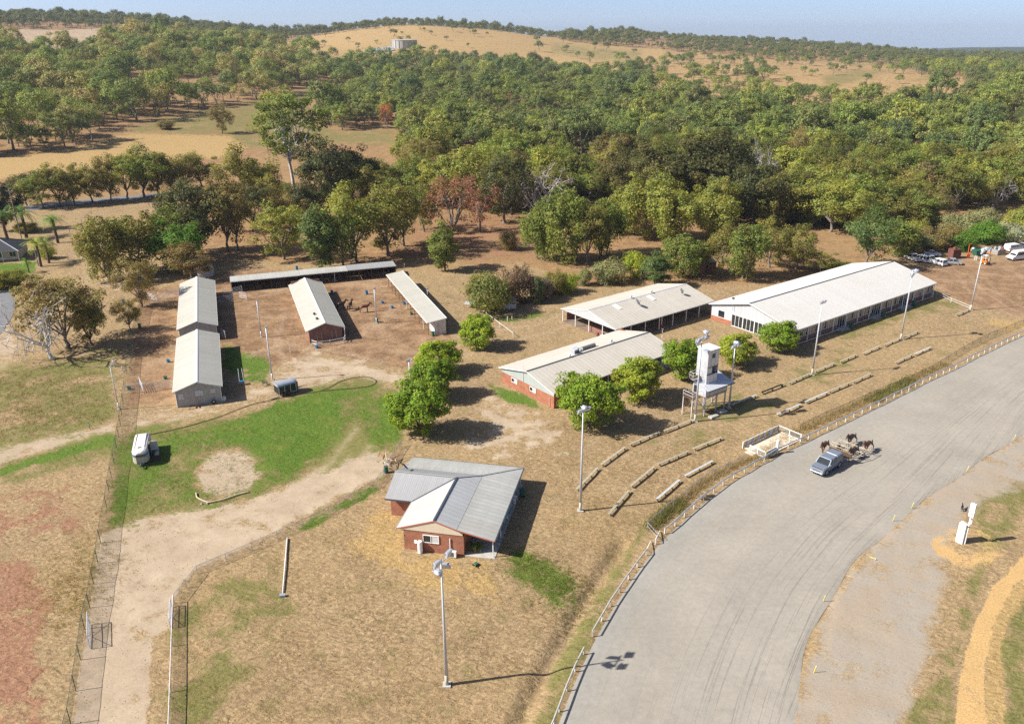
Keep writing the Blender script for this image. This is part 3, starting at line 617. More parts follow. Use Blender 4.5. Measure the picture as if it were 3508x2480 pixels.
def track_material():
    m = bpy.data.materials.new('track'); m.use_nodes = True; nt = m.node_tree; L = nt.links; b = nt.nodes['Principled BSDF']
    b.inputs['Roughness'].default_value = 0.95; b.inputs['Specular IOR Level'].default_value = 0.12
    at = nd(nt, 'ShaderNodeAttribute', attribute_name='along'); geo = nd(nt, 'ShaderNodeNewGeometry')
    def nz(src, sc, scale, det=4, rough=0.6):
        mp = nd(nt, 'ShaderNodeMapping'); mp.inputs['Scale'].default_value = sc; L.new(src, mp.inputs[0])
        n = nd(nt, 'ShaderNodeTexNoise'); n.inputs['Scale'].default_value = scale; n.inputs['Detail'].default_value = det; n.inputs['Roughness'].default_value = rough; L.new(mp.outputs[0], n.inputs['Vector']); return n.outputs[0]
    lines = nz(at.outputs['Vector'], (1.0, 0.012, 1), 3.2, 5, 0.7); band = nz(at.outputs['Vector'], (1.0, 0.03, 1), 0.22, 3)
    gr = nz(geo.outputs['Position'], (1, 1, 1), 14, 4, 0.75); big = nz(geo.outputs['Position'], (1, 1, 1), 0.12, 5); scuff = nz(geo.outputs['Position'], (1, 1, 1), 1.6, 6, 0.7)
    sx = nd(nt, 'ShaderNodeSeparateXYZ'); L.new(at.outputs['Vector'], sx.inputs[0])
    def mr(v, a, c, d, e):
        n = nd(nt, 'ShaderNodeMapRange'); L.new(v, n.inputs[0]); n.inputs[1].default_value = a; n.inputs[2].default_value = c; n.inputs[3].default_value = d; n.inputs[4].default_value = e; return n.outputs[0]
    def mul(a, c):
        n = nd(nt, 'ShaderNodeMath', operation='MULTIPLY'); L.new(a, n.inputs[0])
        if isinstance(c, float): n.inputs[1].default_value = c
        else: L.new(c, n.inputs[1])
        return n.outputs[0]
    rut = mr(lines, 0.54, 0.64, 0.0, 1.0); inner = mr(sx.outputs[0], 7.0, 15.0, 0.22, 1.0)
    k = nd(nt, 'ShaderNodeMath', operation='SUBTRACT'); k.inputs[0].default_value = 1.0; L.new(mul(mul(rut, inner), 0.20), k.inputs[1])
    s = mul(mul(k.outputs[0], mr(gr, 0.3, 0.7, 0.90, 1.09)), mul(mr(big, 0.35, 0.65, 0.91, 1.06), mr(scuff, 0.35, 0.65, 0.92, 1.07)))
    mx = nd(nt, 'ShaderNodeMix', data_type='RGBA'); L.new(mr(band, 0.4, 0.65, 0.0, 1.0), mx.inputs[0]); mx.inputs[6].default_value = (0.310, 0.282, 0.236, 1); mx.inputs[7].default_value = (0.332, 0.298, 0.246, 1)
    mg = nd(nt, 'ShaderNodeMix', data_type='RGBA'); L.new(mr(sx.outputs[0], 0.0, 3.0, 0.55, 0.0), mg.inputs[0]); L.new(mx.outputs[2], mg.inputs[6]); mg.inputs[7].default_value = (0.28, 0.275, 0.255, 1)
    sc = nd(nt, 'ShaderNodeVectorMath', operation='SCALE'); L.new(mg.outputs[2], sc.inputs[0]); L.new(s, sc.inputs['Scale']); L.new(sc.outputs[0], b.inputs['Base Color'])
    h = nd(nt, 'ShaderNodeMath', operation='ADD'); L.new(mul(mul(rut, inner), -0.6), h.inputs[0]); L.new(mul(gr, 0.35), h.inputs[1])
    bp = nd(nt, 'ShaderNodeBump'); bp.inputs['Strength'].default_value = 0.55; bp.inputs['Distance'].default_value = 0.06; L.new(h.outputs[0], bp.inputs['Height']); L.new(bp.outputs[0], b.inputs['Normal'])
    MATS['track'] = m
def sheet(name, pts, z, m, label):
    mb = MB(); mb.add([(p[0], p[1], z) for p in pts], [tuple(range(len(pts)))])
    return tag(mb.build(name, m), label, None, kind='structure')
ground_material(); build_track(); build_ground()
sheet('road', [GV(x, y) for x, y in ((60, 462), (150, 452), (250, 443), (385, 431), (470, 420), (470, 428), (385, 440), (250, 452), (150, 462), (60, 474))], 0.06, 'bitumen', 'grey bitumen country road behind the row of roadside trees')
sheet('carpark', [GV(x, y) for x, y in ((-120, 655), (20, 652), (36, 680), (28, 710), (6, 745), (-120, 790))], 0.06, 'bitumen', 'grey bitumen driveway at the left edge of the picture')
sheet('road', [GV(x, y) for x, y in ((1180, 360), (1300, 354), (1420, 350), (1420, 356), (1300, 361), (1180, 368))], 0.06, 'bitumen', 'short stretch of bitumen road showing between the trees')
# ---------------------------------------------------------------- trees
def unit(v): return v / np.maximum(np.linalg.norm(v, axis=-1, keepdims=True), 1e-9)
def leaf_quads(centers, radii, n_per, size, r, flat=0.75, droop=0.0, tintvar=0.22, shell=0.55, crown_c=None):
    """leaf-sized diamonds filling clumps; returns verts (N*4,3) and tint (N*4,3)"""
    P = []; T = []
    for c, rad in zip(centers, radii):
        n = max(4, int(n_per * r.uniform(0.8, 1.2)))
        d = unit(r.normal(size=(n, 3))); rr = rad * (shell + (1 - shell) * r.random((n, 1))) ** 0.7 * np.clip(r.normal(1.0, 0.14, (n, 1)), 0.6, 1.35)
        p = c + d * rr * np.array([1, 1, flat])
        if droop: p[:, 2] -= droop * rad * np.abs(r.normal(size=n)) * (d[:, 2] < 0.2)
        out = d.copy()
        if crown_c is not None: out = unit(d * 0.7 + unit((c - crown_c)[None]) * 0.5)
        nn = unit(out + 0.55 * r.normal(size=(n, 3)) + np.array([0, 0, 0.35]))
        a = unit(np.cross(nn, r.normal(size=(n, 3)))); b = np.cross(nn, a)
        if droop: a = unit(a + np.array([0, 0, -0.9])); b = unit(np.cross(nn, a))
        s = size * r.uniform(0.6, 1.35, (n, 1)); w = s * r.uniform(0.38, 0.62, (n, 1))
        q = np.stack([p - a * s * 0.5, p + b * w * 0.5 + nn * s * 0.06, p + a * s * 0.5, p - b * w * 0.5 + nn * s * 0.06], 1)
        P.append(q.reshape(-1, 3))
        t = (1 + r.uniform(-tintvar, tintvar)) * (1 + r.normal(0, 0.12, (n, 1))) * np.array([1 + r.uniform(-0.10, 0.14), 1.0, 1 + r.uniform(-0.15, 0.15)])
        T.append(np.repeat(np.clip(t, 0.35, 1.8), 4, 0))
    return np.concatenate(P), np.concatenate(T)
def tubes_mesh(tubes, n=6):
    V = []; F = []
    for p0, p1, r0, r1 in tubes:
        p0 = np.asarray(p0, float); p1 = np.asarray(p1, float); d = p1 - p0; L = np.linalg.norm(d)
        if L < 1e-6: continue
        d /= L; a = np.cross(d, [0.31, 0.95, 0.05]); a /= np.linalg.norm(a); b = np.cross(d, a); k = len(V)
        t = np.arange(n) * 2 * math.pi / n
        for p, rr in ((p0, r0), (p1 + d * r1 * 0.3, r1)): V += list(p + (np.outer(np.cos(t), a) + np.outer(np.sin(t), b)) * rr)
        F += [(k + i, k + (i + 1) % n, k + n + (i + 1) % n, k + n + i) for i in range(n)]
    return np.array(V), np.array(F)
def skeleton(r, H, W, split, nl, nb, tr, lean=0.05, stems=1, crown_lo=0.0, limb_up=0.35, wig=0.06):
    """trunk, limbs and branches inside an egg-shaped crown; returns tubes and branch tips"""
    f1, f2, f3 = r.uniform(0, 6.28, 3); lob = lambda az: 1 + 0.24 * math.sin(2 * az + f1) + 0.17 * math.sin(3 * az + f2) + 0.08 * math.sin(5 * az + f3)
    tubes = []; tips = []; cz = H * (split + crown_lo + 1) / 2 - crown_lo * H * 0.5; rz = H - cz; cc = np.array([0, 0, cz])
    for s in range(stems):
        base = np.array([0, 0, -0.3]) if stems == 1 else np.array([r.normal(0, W * 0.05), r.normal(0, W * 0.05), -0.3])
        dirn = np.array([r.normal(0, lean), r.normal(0, lean), 1.0])
        if stems > 1: a = 2 * math.pi * s / stems + r.uniform(0, 1); dirn = np.array([math.cos(a) * 0.28, math.sin(a) * 0.28, 1.0])
        top = base + dirn * H * split; p = base; rr = tr / math.sqrt(stems) * (1 if stems == 1 else 1.2)
        for i in range(3):
            q = base + (top - base) * (i + 1) / 3 + np.append(r.normal(0, W * 0.012, 2), 0); r2 = rr * 0.86; tubes.append((p, q, rr * (1.25 if i == 0 else 1), r2)); p = q; rr = r2
        k = max(2, int(round(nl / stems)))
        for j in range(k):
            az = 2 * math.pi * (j + r.uniform(-0.3, 0.3)) / k + s; el = r.uniform(-0.1, 1.0)
            q_ = lob(az); tgt = cc + np.array([math.cos(az) * W * 0.5 * math.cos(el) * q_, math.sin(az) * W * 0.5 * math.cos(el) * q_, rz * math.sin(el) * (0.55 + 0.45 * q_)]) * r.uniform(0.5, 0.78)
            st = p + (top - base) * r.uniform(-0.15, 0.0)
            m = (st + tgt) / 2 + np.array([0, 0, -W * 0.03]) + r.normal(0, W * wig, 3)
            ra = tr * 0.5 * r.uniform(0.7, 1.1); tubes += [(st, m, ra, ra * 0.72), (m, tgt, ra * 0.72, ra * 0.42)]
            tips.append(tgt)
            for b in range(nb):
                f = r.uniform(0.3, 1.0); o = m + (tgt - m) * f if r.random() < 0.75 else st + (m - st) * r.uniform(0.5, 1)
                d = unit(r.normal(size=3) * 0.75 + unit(o - cc) * 0.8 + np.array([0, 0, limb_up])); t2 = o + d * W * r.uniform(0.13, 0.26)
                e = (t2 - cc) / np.array([W / 2, W / 2, rz]); L = np.linalg.norm(e)
                if L > 1.15: t2 = cc + (t2 - cc) / L * 1.15
                mm = (o + t2) / 2 + r.normal(0, W * 0.015, 3)
                tubes += [(o, mm, ra * 0.36, ra * 0.26), (mm, t2, ra * 0.26, ra * 0.1)]; tips.append(t2)
    skeleton.lob = lob
    return tubes, np.array(tips), cc, rz
def make_tree(kind, seed):
    """returns (trunk mesh, crown mesh, nominal height, nominal width)"""
    r = np.random.default_rng(seed)
    P = dict(gum=dict(H=13, W=11, split=0.20, nl=8, nb=5, tr=0.30, n=125, cs=(0.075, 0.15), size=0.40, extra=22, bark='bark_grey'),
             dense=dict(H=12, W=11, split=0.16, nl=8, nb=6, tr=0.36, n=135, cs=(0.085, 0.14), size=0.42, extra=34, bark='bark_brown'),
             tall=dict(H=24, W=13, split=0.40, nl=13, nb=6, tr=0.34, n=110, cs=(0.06, 0.105), size=0.42, extra=8, bark='bark_white'),
             plane=dict(H=7, W=7, split=0.12, nl=9, nb=6, tr=0.22, n=110, cs=(0.075, 0.14), size=0.34, extra=80, bark='bark_brown'),
             willow=dict(H=12, W=9, split=0.20, nl=9, nb=5, tr=0.24, n=125, cs=(0.09, 0.15), size=0.44, extra=26, bark='bark_grey', stems=3, droop=0.9),
             shrub=dict(H=3.5, W=5, split=0.05, nl=7, nb=5, tr=0.10, n=120, cs=(0.12, 0.18), size=0.22, extra=40, bark='bark_brown', stems=2),
             spire=dict(H=9, W=5, split=0.10, nl=8, nb=5, tr=0.2, n=120, cs=(0.13, 0.20), size=0.34, extra=26, bark='bark_brown'),
             sparse=dict(H=12, W=11, split=0.28, nl=9, nb=6, tr=0.34, n=46, cs=(0.07, 0.11), size=0.36, extra=0, bark='bark_grey'))[kind]
    tubes, tips, cc, rz = skeleton(r, P['H'], P['W'], P['split'], P['nl'], P['nb'], P['tr'], stems=P.get('stems', 1))
    W = P['W']; e = P['extra']
    if e:
        d = unit(r.normal(size=(e, 3))); d[:, 2] = np.where(d[:, 2] < -0.5, -d[:, 2], d[:, 2])
        q_ = np.array([[skeleton.lob(math.atan2(v[1], v[0]))] for v in d]); sh = cc + d * np.array([W / 2, W / 2, rz]) * r.uniform(0.55, 1.0, (e, 1)) * (0.45 + 0.55 * q_); tips = np.concatenate([tips, sh])
    keep = tips[:, 2] > P['H'] * (P['split'] * 0.7); tips = tips[keep]
    rad = W * r.uniform(P['cs'][0], P['cs'][1], len(tips))
    q, t = leaf_quads(tips, rad, P['n'], P['size'], r, droop=P.get('droop', 0.0), crown_c=cc)
    crown = fast_mesh('crown', q, np.arange(len(q)), 4, ['leaf'], tint=t)
    V, F = tubes_mesh(tubes); trunk = fast_mesh('trunk', V, F.ravel(), 4, [P['bark']], smooth=True)
    return trunk, crown, P['H'], P['W']
def make_bare(seed, H=9, W=11, twigs=3, bark='bark_white'):
    r = np.random.default_rng(seed)
    tubes, tips, cc, rz = skeleton(r, H, W, 0.22, 9, 6, 0.32, lean=0.12, wig=0.09)
    more = []
    for t in tips:
        for k in range(twigs):
            d = unit(r.normal(size=3) + unit(t - cc) * 0.9 + np.array([0, 0, 0.2])); p = t
            for s in range(2):
                q = p + d * W * r.uniform(0.04, 0.085) + r.normal(0, 0.12, 3); more.append((p, q, 0.045 - 0.015 * s, 0.03 - 0.015 * s)); p = q; d = unit(d + r.normal(0, 0.5, 3))
    tubes = [(a, b, max(x, 0.05), max(y, 0.035)) for a, b, x, y in tubes]
    V, F = tubes_mesh(tubes); trunk = fast_mesh('trunk', V, F.ravel(), 4, [bark], smooth=True)
    V, F = tubes_mesh(more, 4); tw = fast_mesh('branches', V, F.ravel(), 4, ['dead_wood'])
    return trunk, tw, H, W
def make_far(seed, mats):
    """compact tree for the far bush: one mesh with trunk and crown"""
    r = np.random.default_rng(seed); H, W = 11.0, 10.0
    tubes, tips, cc, rz = skeleton(r, H, W, 0.22, 6, 3, 0.35)
    tubes = tubes[:3 + 12]; e = 22; d = unit(r.normal(size=(e, 3))); d[:, 2] = np.where(d[:, 2] < -0.3, -d[:, 2], d[:, 2])
    tips = np.concatenate([tips[::2], cc + d * np.array([W / 2, W / 2, rz]) * r.uniform(0.6, 0.92, (e, 1))])
    q, t = leaf_quads(tips, W * r.uniform(0.09, 0.18, len(tips)), 66, 0.55, r, crown_c=cc)
    V, F = tubes_mesh(tubes, 4)
    verts = np.concatenate([q, V]); faces = np.concatenate([np.arange(len(q)).reshape(-1, 4), F + len(q)]); mi = np.concatenate([np.zeros(len(q) // 4), np.ones(len(F))])
    tt = np.concatenate([t, np.ones((len(V), 3))])
    return fast_mesh('far_tree', verts, faces.ravel(), 4, mats, tint=tt, midx=mi)
LIB = {}
for kd, n in (('gum', 6), ('dense', 3), ('tall', 1), ('plane', 3), ('willow', 3), ('shrub', 3), ('spire', 2), ('sparse', 2)):
    LIB[kd] = [make_tree(kd, 100 * len(kd) + 7 * i + ord(kd[0])) for i in range(n)]
LIB['bare'] = [make_bare(5), make_bare(8, 10, 11, 4, 'dead_wood')]
TREE_NAME = dict(gum='gum_tree', dense='evergreen_tree', tall='tall_gum_tree', plane='shade_tree', willow='peppermint_tree', shrub='shrub', spire='conical_tree', sparse='dying_tree', bare='dead_tree')
TREE_CAT = dict(shrub='shrub')
NTREE = [0]
def plant(kind, loc, h, w, color, label, group=None, rot=None, var=None):
    lib = LIB[kind]; NTREE[0] += 1
    tk, cr, H, W = lib[(NTREE[0] if var is None else var) % len(lib)]
    root = thing(TREE_NAME[kind], label, TREE_CAT.get(kind, 'tree'), loc, rot if rot is not None else random.uniform(0, 6.28), group)
    sc = (w / W, w / W, h / H)
    link('trunk', tk, root, scale=sc); c = link('branches' if kind == 'bare' else 'crown', cr, root, scale=sc, color=color)
    if kind == 'bare': c['kind'] = 'stuff'
    return root
# leaf colours
OL = (0.234, 0.221, 0.053); YG = (0.288, 0.303, 0.061); DK = (0.108, 0.114, 0.039); BG = (0.141, 0.175, 0.075); MG = (0.195, 0.233, 0.048)
BR = (0.255, 0.205, 0.073); LM = (0.275, 0.363, 0.026); LM2 = (0.201, 0.293, 0.024); LM3 = (0.297, 0.352, 0.035); RB = (0.342, 0.166, 0.100); SG = (0.383, 0.409, 0.254); VG = (0.128, 0.240, 0.029); DG = (0.134, 0.188, 0.051)
GY = (0.288, 0.293, 0.128)
def tv(kind, x, y, top, w, color, label, group=None, var=None, ws=1.0):
    """stand a tree with its foot at photo-grid (x, y), its top at row top and a crown w wide"""
    if kind in ('gum', 'willow', 'dense'): ws *= 1.14
    p = GV(x, y); h = HT((x * VS, y * VS), (x * VS, top * VS)); ww = w * VS * depth((p.x, p.y, h / 2)) / CAM_F * ws
    return plant(kind, (p.x, p.y, gz1(p.x, p.y)), max(h, 1.0), ww, color, label, group, var=var)
# the clipped shade trees round the hall
for i, (x, y, top, w, c, lab) in enumerate([
    (1318, 955, 838, 132, LM2, 'round bright green shade tree at the near corner of the brick hall'),
    (1428, 898, 808, 112, LM3, 'yellow green shade tree beside the hall, between the near corner tree and the tower'),
    (1527, 852, 765, 88, LM2, 'green shade tree directly behind the judges tower'),
    (1650, 820, 750, 84, LM3, 'round green shade tree just right of the judges tower'),
    (1746, 788, 725, 88, LM2, 'bright green shade tree in front of the grandstand gable'),
    (1072, 780, 709, 78, LM, 'lone bright green shade tree beside the low wire fence'),
    (984, 838, 766, 92, LM, 'bright green shade tree, rearmost of the row of three'),
    (972, 892, 812, 104, LM2, 'green shade tree, middle of the row of three'),
    (944, 976, 862, 126, LM2, 'big green shade tree, nearest of the row of three beside the lawn')]):
    tv('plane', x, y, top, w, c, lab, var=i, ws=1.02)
# left foreground
dg0 = tv('bare', 117, 806, 640, 175, OL, 'dead white gum with bare twisted branches at the left edge', var=0); dg0.rotation_euler = (0, -0.24, 0.4)
tv('gum', 150, 780, 608, 170, BR, 'brown trunked gum tree just behind the dead white gum', var=2)
tv('dense', 205, 775, 668, 70, OL, 'bushy low gum leaning right of the dead white gum', var=1)
tv('gum', 318, 688, 580, 78, BR, 'round olive gum tree growing against the green boundary fence', var=4)
tv('gum', 292, 742, 664, 56, BR, 'small leaning gum tree at the green fence below the round one', var=1)
tv('willow', 245, 630, 490, 104, OL, 'olive bushy gum leftmost of the clump beyond the upper barn')
tv('willow', 315, 610, 478, 118, OL, 'olive gum second from the left in the clump beyond the upper barn')
tv('gum', 385, 590, 462, 110, MG, 'mid green gum at the back of the clump beyond the upper barn')
tv('dense', 405, 605, 500, 118, VG, 'vivid green feathery tree beyond the upper barn', var=0)
tv('gum', 428, 628, 545, 92, (0.238, 0.175, 0.063), 'brownish gum standing right behind the upper barn roof')
tv('dense', 450, 570, 392, 128, DK, 'dark dense gum left of the tall white trunked gum')
tv('gum', 510, 565, 388, 110, BR, 'brown green gum with several stems below the tall white trunked gum')
tv('sparse', 535, 560, 440, 80, BR, 'thin stemmed straggly gum left of the paddock clearing')
tv('tall', 664, 452, 188, 190, MG, 'very tall gum with a pale trunk and open crown rising above the rest', var=0)
tv('dense', 735, 470, 318, 120, DK, 'broad dark evergreen right of the tall pale trunked gum')
tv('dense', 790, 452, 330, 95, DK, 'dark rounded evergreen at the edge of the far paddock')
tv('gum', 838, 430, 350, 92, OL, 'olive gum standing right of the dark evergreens')
tv('gum', 560, 480, 330, 120, OL, 'wide olive gum left below the tall pale trunked gum')
tv('gum', 596, 470, 375, 80, BR, 'brownish gum tucked behind the tall pale trunked gum')
tv('gum', 622, 492, 392, 92, OL, 'olive gum hiding the left of the tall pale trunk')
tv('dense', 694, 500, 408, 86, DK, 'dark bushy tree at the foot of the tall pale trunk, right side')
tv('gum', 656, 512, 436, 70, BR, 'brownish low gum in front of the tall pale trunk')
tv('gum', 565, 520, 410, 96, DK, 'dark gum between the multi stemmed gum and the tall pale trunk')
tv('dense', 840, 470, 372, 90, OL, 'olive rounded tree below the far paddock, left of the reddish tree')
tv('gum', 500, 306, 245, 50, BR, 'lone gum tree standing in the far yellow paddock')
tv('shrub', 372, 302, 284, 40, BR, 'low spreading bush in the far yellow paddock')
# behind the stables
tv('gum', 636, 582, 446, 112, YG, 'yellow green gum behind the long stall shed, left of the bluish tree')
tv('spire', 722, 604, 466, 84, DG, 'blue green bushy tree standing against the back of the long stall shed')
tv('gum', 770, 600, 470, 90, MG, 'gum with low branches right of the bluish tree behind the stall shed')
tv('gum', 800, 588, 420, 140, YG, 'broad yellow green gum behind the middle of the stall shed')
tv('gum', 870, 575, 415, 130, OL, 'broad gum with a brown trunk behind the right part of the stall shed')
tv('gum', 905, 552, 400, 110, MG, 'green gum with a leaning trunk right of the stall shed')
tv('gum', 950, 520, 395, 90, OL, 'grey green gum left of the reddish dying tree')
tv('sparse', 1012, 560, 392, 132, RB, 'dying tree with reddish brown leaves and bare branches', var=0)
tv('sparse', 1075, 520, 400, 100, RB, 'smaller reddish dying tree to the right of the big one', var=1)
tv('spire', 998, 608, 505, 66, MG, 'slim blue green young gum in front of the reddish tree')
tv('gum', 1130, 500, 350, 120, DK, 'dark gum behind the reddish dying trees')
tv('bare', 1205, 500, 372, 130, OL, 'bare grey dead tree in the clearing behind the gum clump', var=1)
tv('shrub', 1140, 560, 520, 40, BR, 'thin sapling in the bare dirt right of the reddish tree')
# shrub row and gum clump
for x, y, t, w, c, lab in [
    (1092, 698, 620, 106, (0.189, 0.203, 0.049), 'large olive green shrub beside the little white pump shed'),
    (1165, 678, 602, 72, (0.196, 0.140, 0.084), 'pinkish brown shrub behind the little white pump shed'),
    (1204, 680, 622, 34, BG, 'narrow bluish shrub in the row left of the open shed'),
    (1222, 672, 628, 40, (0.280, 0.224, 0.182), 'greyish bare looking shrub in the row left of the open shed'),
    (1242, 660, 612, 62, OL, 'dark olive shrub in the row left of the open shed'),
    (1272, 656, 614, 48, LM3, 'yellow green shrub in the row left of the open shed'),
    (1310, 640, 605, 34, GY, 'pale bare shrub at the right end of the row left of the open shed'),
    (1368, 634, 586, 84, GY, 'grey green rounded shrub left of the white yard frame'),
    (1424, 622, 566, 60, LM3, 'yellow leaved shrub behind the white yard frame')]:
    tv('shrub', x, y, t, w, c, lab)
tv('spire', 1468, 645, 568, 72, DG, 'dark green rounded tree behind the open shed roof')
for x, y, t, w, c, lab in [
    (1212, 582, 462, 84, MG, 'leftmost multi stemmed gum of the clump above the open shed'),
    (1262, 592, 425, 100, MG, 'tallest multi stemmed gum of the clump above the open shed'),
    (1318, 592, 455, 96, OL, 'front multi stemmed gum of the clump above the open shed'),
    (1352, 572, 440, 88, MG, 'rightmost multi stemmed gum of the clump above the open shed'),
    (1395, 525, 425, 80, YG, 'pale trunked gum leaning left, right of the gum clump'),
    (1448, 535, 400, 100, YG, 'yellow green gum with pale branches, second right of the gum clump'),
    (1505, 545, 415, 100, YG, 'yellow green gum with a leaning white trunk behind the open shed'),
    (1530, 622, 530, 92, MG, 'soft grey green gum behind the right end of the open shed'),
    (1565, 612, 540, 60, OL, 'olive gum in front of the brick hut'),
    (1600, 540, 430, 100, YG, 'yellow green gum above the brick hut'),
    (1620, 620, 505, 70, OL, 'olive gum right of the brick hut'),
    (1670, 625, 500, 88, MG, 'green gum behind the left slope of the grandstand roof'),
    (1725, 600, 490, 92, OL, 'olive gum with a bare pole like trunk behind the grandstand'),
    (1785, 605, 500, 86, OL, 'grey olive gum behind the middle of the grandstand roof'),
    (1838, 612, 560, 70, OL, 'low bushy gum leaning over the grandstand roof'),
    (1880, 612, 585, 60, MG, 'green bush at the back edge of the grandstand roof'),
    (1940, 598, 466, 104, DG, 'dense green gum behind the far end of the grandstand roof'),
    (2010, 575, 490, 80, MG, 'green gum right of the dense gum behind the grandstand'),
    (2045, 572, 520, 64, BG, 'blue green young gum beside the parked white cars')]:
    tv('willow' if c in (MG, YG) else 'gum', x, y, t, w, c, lab)
for x, y, t, w, c, lab in [
    (2085, 560, 515, 74, BR, 'brown leaved shrub behind the parked white cars'),
    (2125, 555, 508, 70, BR, 'dark brown green shrub behind the rusty red container'),
    (2160, 562, 520, 56, VG, 'bright green low shrub right of the rusty red container'),
    (2150, 530, 480, 84, GY, 'pale green shrub in the second row behind the container'),
    (2210, 545, 500, 84, VG, 'green shrub behind the skip bins'),
    (2205, 515, 470, 80, GY, 'grey green shrub in the second row behind the skip bins'),
    (2256, 545, 502, 64, SG, 'silver white flowering shrub behind the white vans'),
    (2290, 530, 470, 90, YG, 'yellow green shrub at the right edge behind the white vans'),
    (2050, 550, 495, 70, YG, 'yellow green shrub left of the brown shrubs')]:
    tv('shrub', x, y, t, w, c, lab)
for x, y, t, w, c, kd, lab in [
    (1490, 478, 318, 150, (0.119, 0.115, 0.034), 'dense', 'huge dark brown green tree in the middle of the bush'),
    (1590, 470, 298, 190, (0.084, 0.087, 0.028), 'dense', 'largest dark tree crown in the bush above the grandstand'),
    (1690, 505, 365, 130, DK, 'dense', 'dark tree right below the largest dark crown'),
    (1760, 500, 390, 130, (0.098, 0.105, 0.031), 'dense', 'dark olive tree above the middle of the grandstand'),
    (1860, 520, 400, 130, YG, 'gum', 'tall yellow green gum above the grandstand with pale branches'),
    (1400, 460, 340, 110, (0.140, 0.126, 0.042), 'gum', 'brown green gum left of the huge dark tree'),
    (1320, 450, 370, 90, MG, 'gum', 'green gum behind the pale clearing'),
    (1060, 470, 330, 120, YG, 'gum', 'yellow green gum behind the reddish dying trees'),
    (985, 455, 360, 110, OL, 'gum', 'olive gum left behind the reddish dying trees'),
    (1935, 505, 400, 120, MG, 'gum', 'green gum above the far end of the grandstand'),
    (2020, 500, 400, 110, OL, 'gum', 'olive gum above the parked white cars')]:
    tv(kd, x, y, t, w, c, lab)
tv('bare', 2225, 470, 385, 80, OL, 'bare dead tree in the bush above the white vans', var=1)
tv('bare', 1700, 440, 320, 70, OL, 'white dead branches poking out of the bush above the big dark tree', var=1)
tv('bare', 1880, 400, 335, 60, OL, 'white dead tree in the bush high above the grandstand', var=0)
tv('bare', 2130, 330, 290, 70, OL, 'white forked dead tree far out in the bush at upper right', var=0)
tv('sparse', 868, 292, 236, 34, (0.588, 0.210, 0.084), 'orange brown dead leaved tree beside the far paddock', var=0)
tv('sparse', 1002, 352, 294, 36, (0.600, 0.266, 0.098), 'orange dead leaved young tree in the bush', var=1)
# roadside row on the left
for i, (x, y, t, w, c) in enumerate([(60, 462, 392, 60, DK), (98, 466, 392, 66, MG), (135, 462, 378, 56, OL), (168, 460, 376, 54, OL), (208, 455, 370, 62, OL), (250, 452, 352, 56, BR), (288, 446, 345, 66, YG), (322, 442, 338, 80, MG), (355, 438, 350, 60, OL), (385, 432, 360, 60, OL), (418, 425, 352, 60, BR), (450, 420, 348, 66, OL)]):
    tv('gum', x, y, t - 8, w * 1.28, c, ['roadside gum tree, %s in the row along the road' % k for k in ('first from the left', 'second from the left', 'third from the left', 'fourth from the left', 'fifth from the left', 'sixth from the left', 'seventh from the left', 'tallest and eighth from the left', 'ninth from the left', 'tenth from the left', 'second from the right', 'last on the right')][i])
tv('dense', 12, 520, 404, 70, (0.042, 0.056, 0.028), 'dark pine like tree at the left edge behind the palms', var=2)
# garden of the neighbouring house
for x, y, t, w, c, lab in [(30, 640, 606, 60, (0.238, 0.238, 0.042), 'yellow green rounded garden shrub by the bitumen driveway'), (-8, 650, 615, 50, (0.280, 0.280, 0.028), 'bright yellow garden shrub at the left edge'), (72, 640, 616, 40, OL, 'olive garden shrub at the corner of the neighbouring lawn'), (60, 520, 500, 50, (0.308, 0.280, 0.042), 'yellow leaved bush between the palms'), (110, 580, 555, 34, YG, 'low hedge bush beside the dark roofed house')]:
    tv('shrub', x, y, t, w, c, lab)
def make_palm(seed, H):
    r = np.random.default_rng(seed); V, F = tubes_mesh([((0, 0, -0.2), (0.1, 0, H * 0.5), 0.28, 0.22), ((0.1, 0, H * 0.5), (0, 0.1, H), 0.22, 0.24)], 8)
    trunk = fast_mesh('trunk', V, F.ravel(), 4, ['bark_brown'], smooth=True)
    Q = []; T = []
    for i in range(34):
        az = r.uniform(0, 6.28); el = r.uniform(-0.35, 1.2); L = r.uniform(2.2, 3.1); p = np.array([0, 0.1, H]); d = np.array([math.cos(az) * math.cos(el), math.sin(az) * math.cos(el), math.sin(el)])
        side = np.array([-math.sin(az), math.cos(az), 0]); prev = p
        for s in range(10):
            q = prev + d * L / 10; d = unit(d + np.array([0, 0, -0.16])); w = 0.55 * (1 - abs(s / 9 - 0.4))
            for sg in (-1, 1):
                tip = q + side * sg * w + d * 0.12 + np.array([0, 0, -0.18 * w]); a = prev; Q += [a, a + d * 0.10, tip + d * 0.05, tip]
            T += [r.uniform(0.75, 1.25)] * 8; prev = q
    Q = np.array(Q); t = np.array(T)[:, None] * np.ones(3)
    return trunk, fast_mesh('fronds', Q, np.arange(len(Q)), 4, ['leaf'], tint=t)
palm = make_palm(3, 4.2)
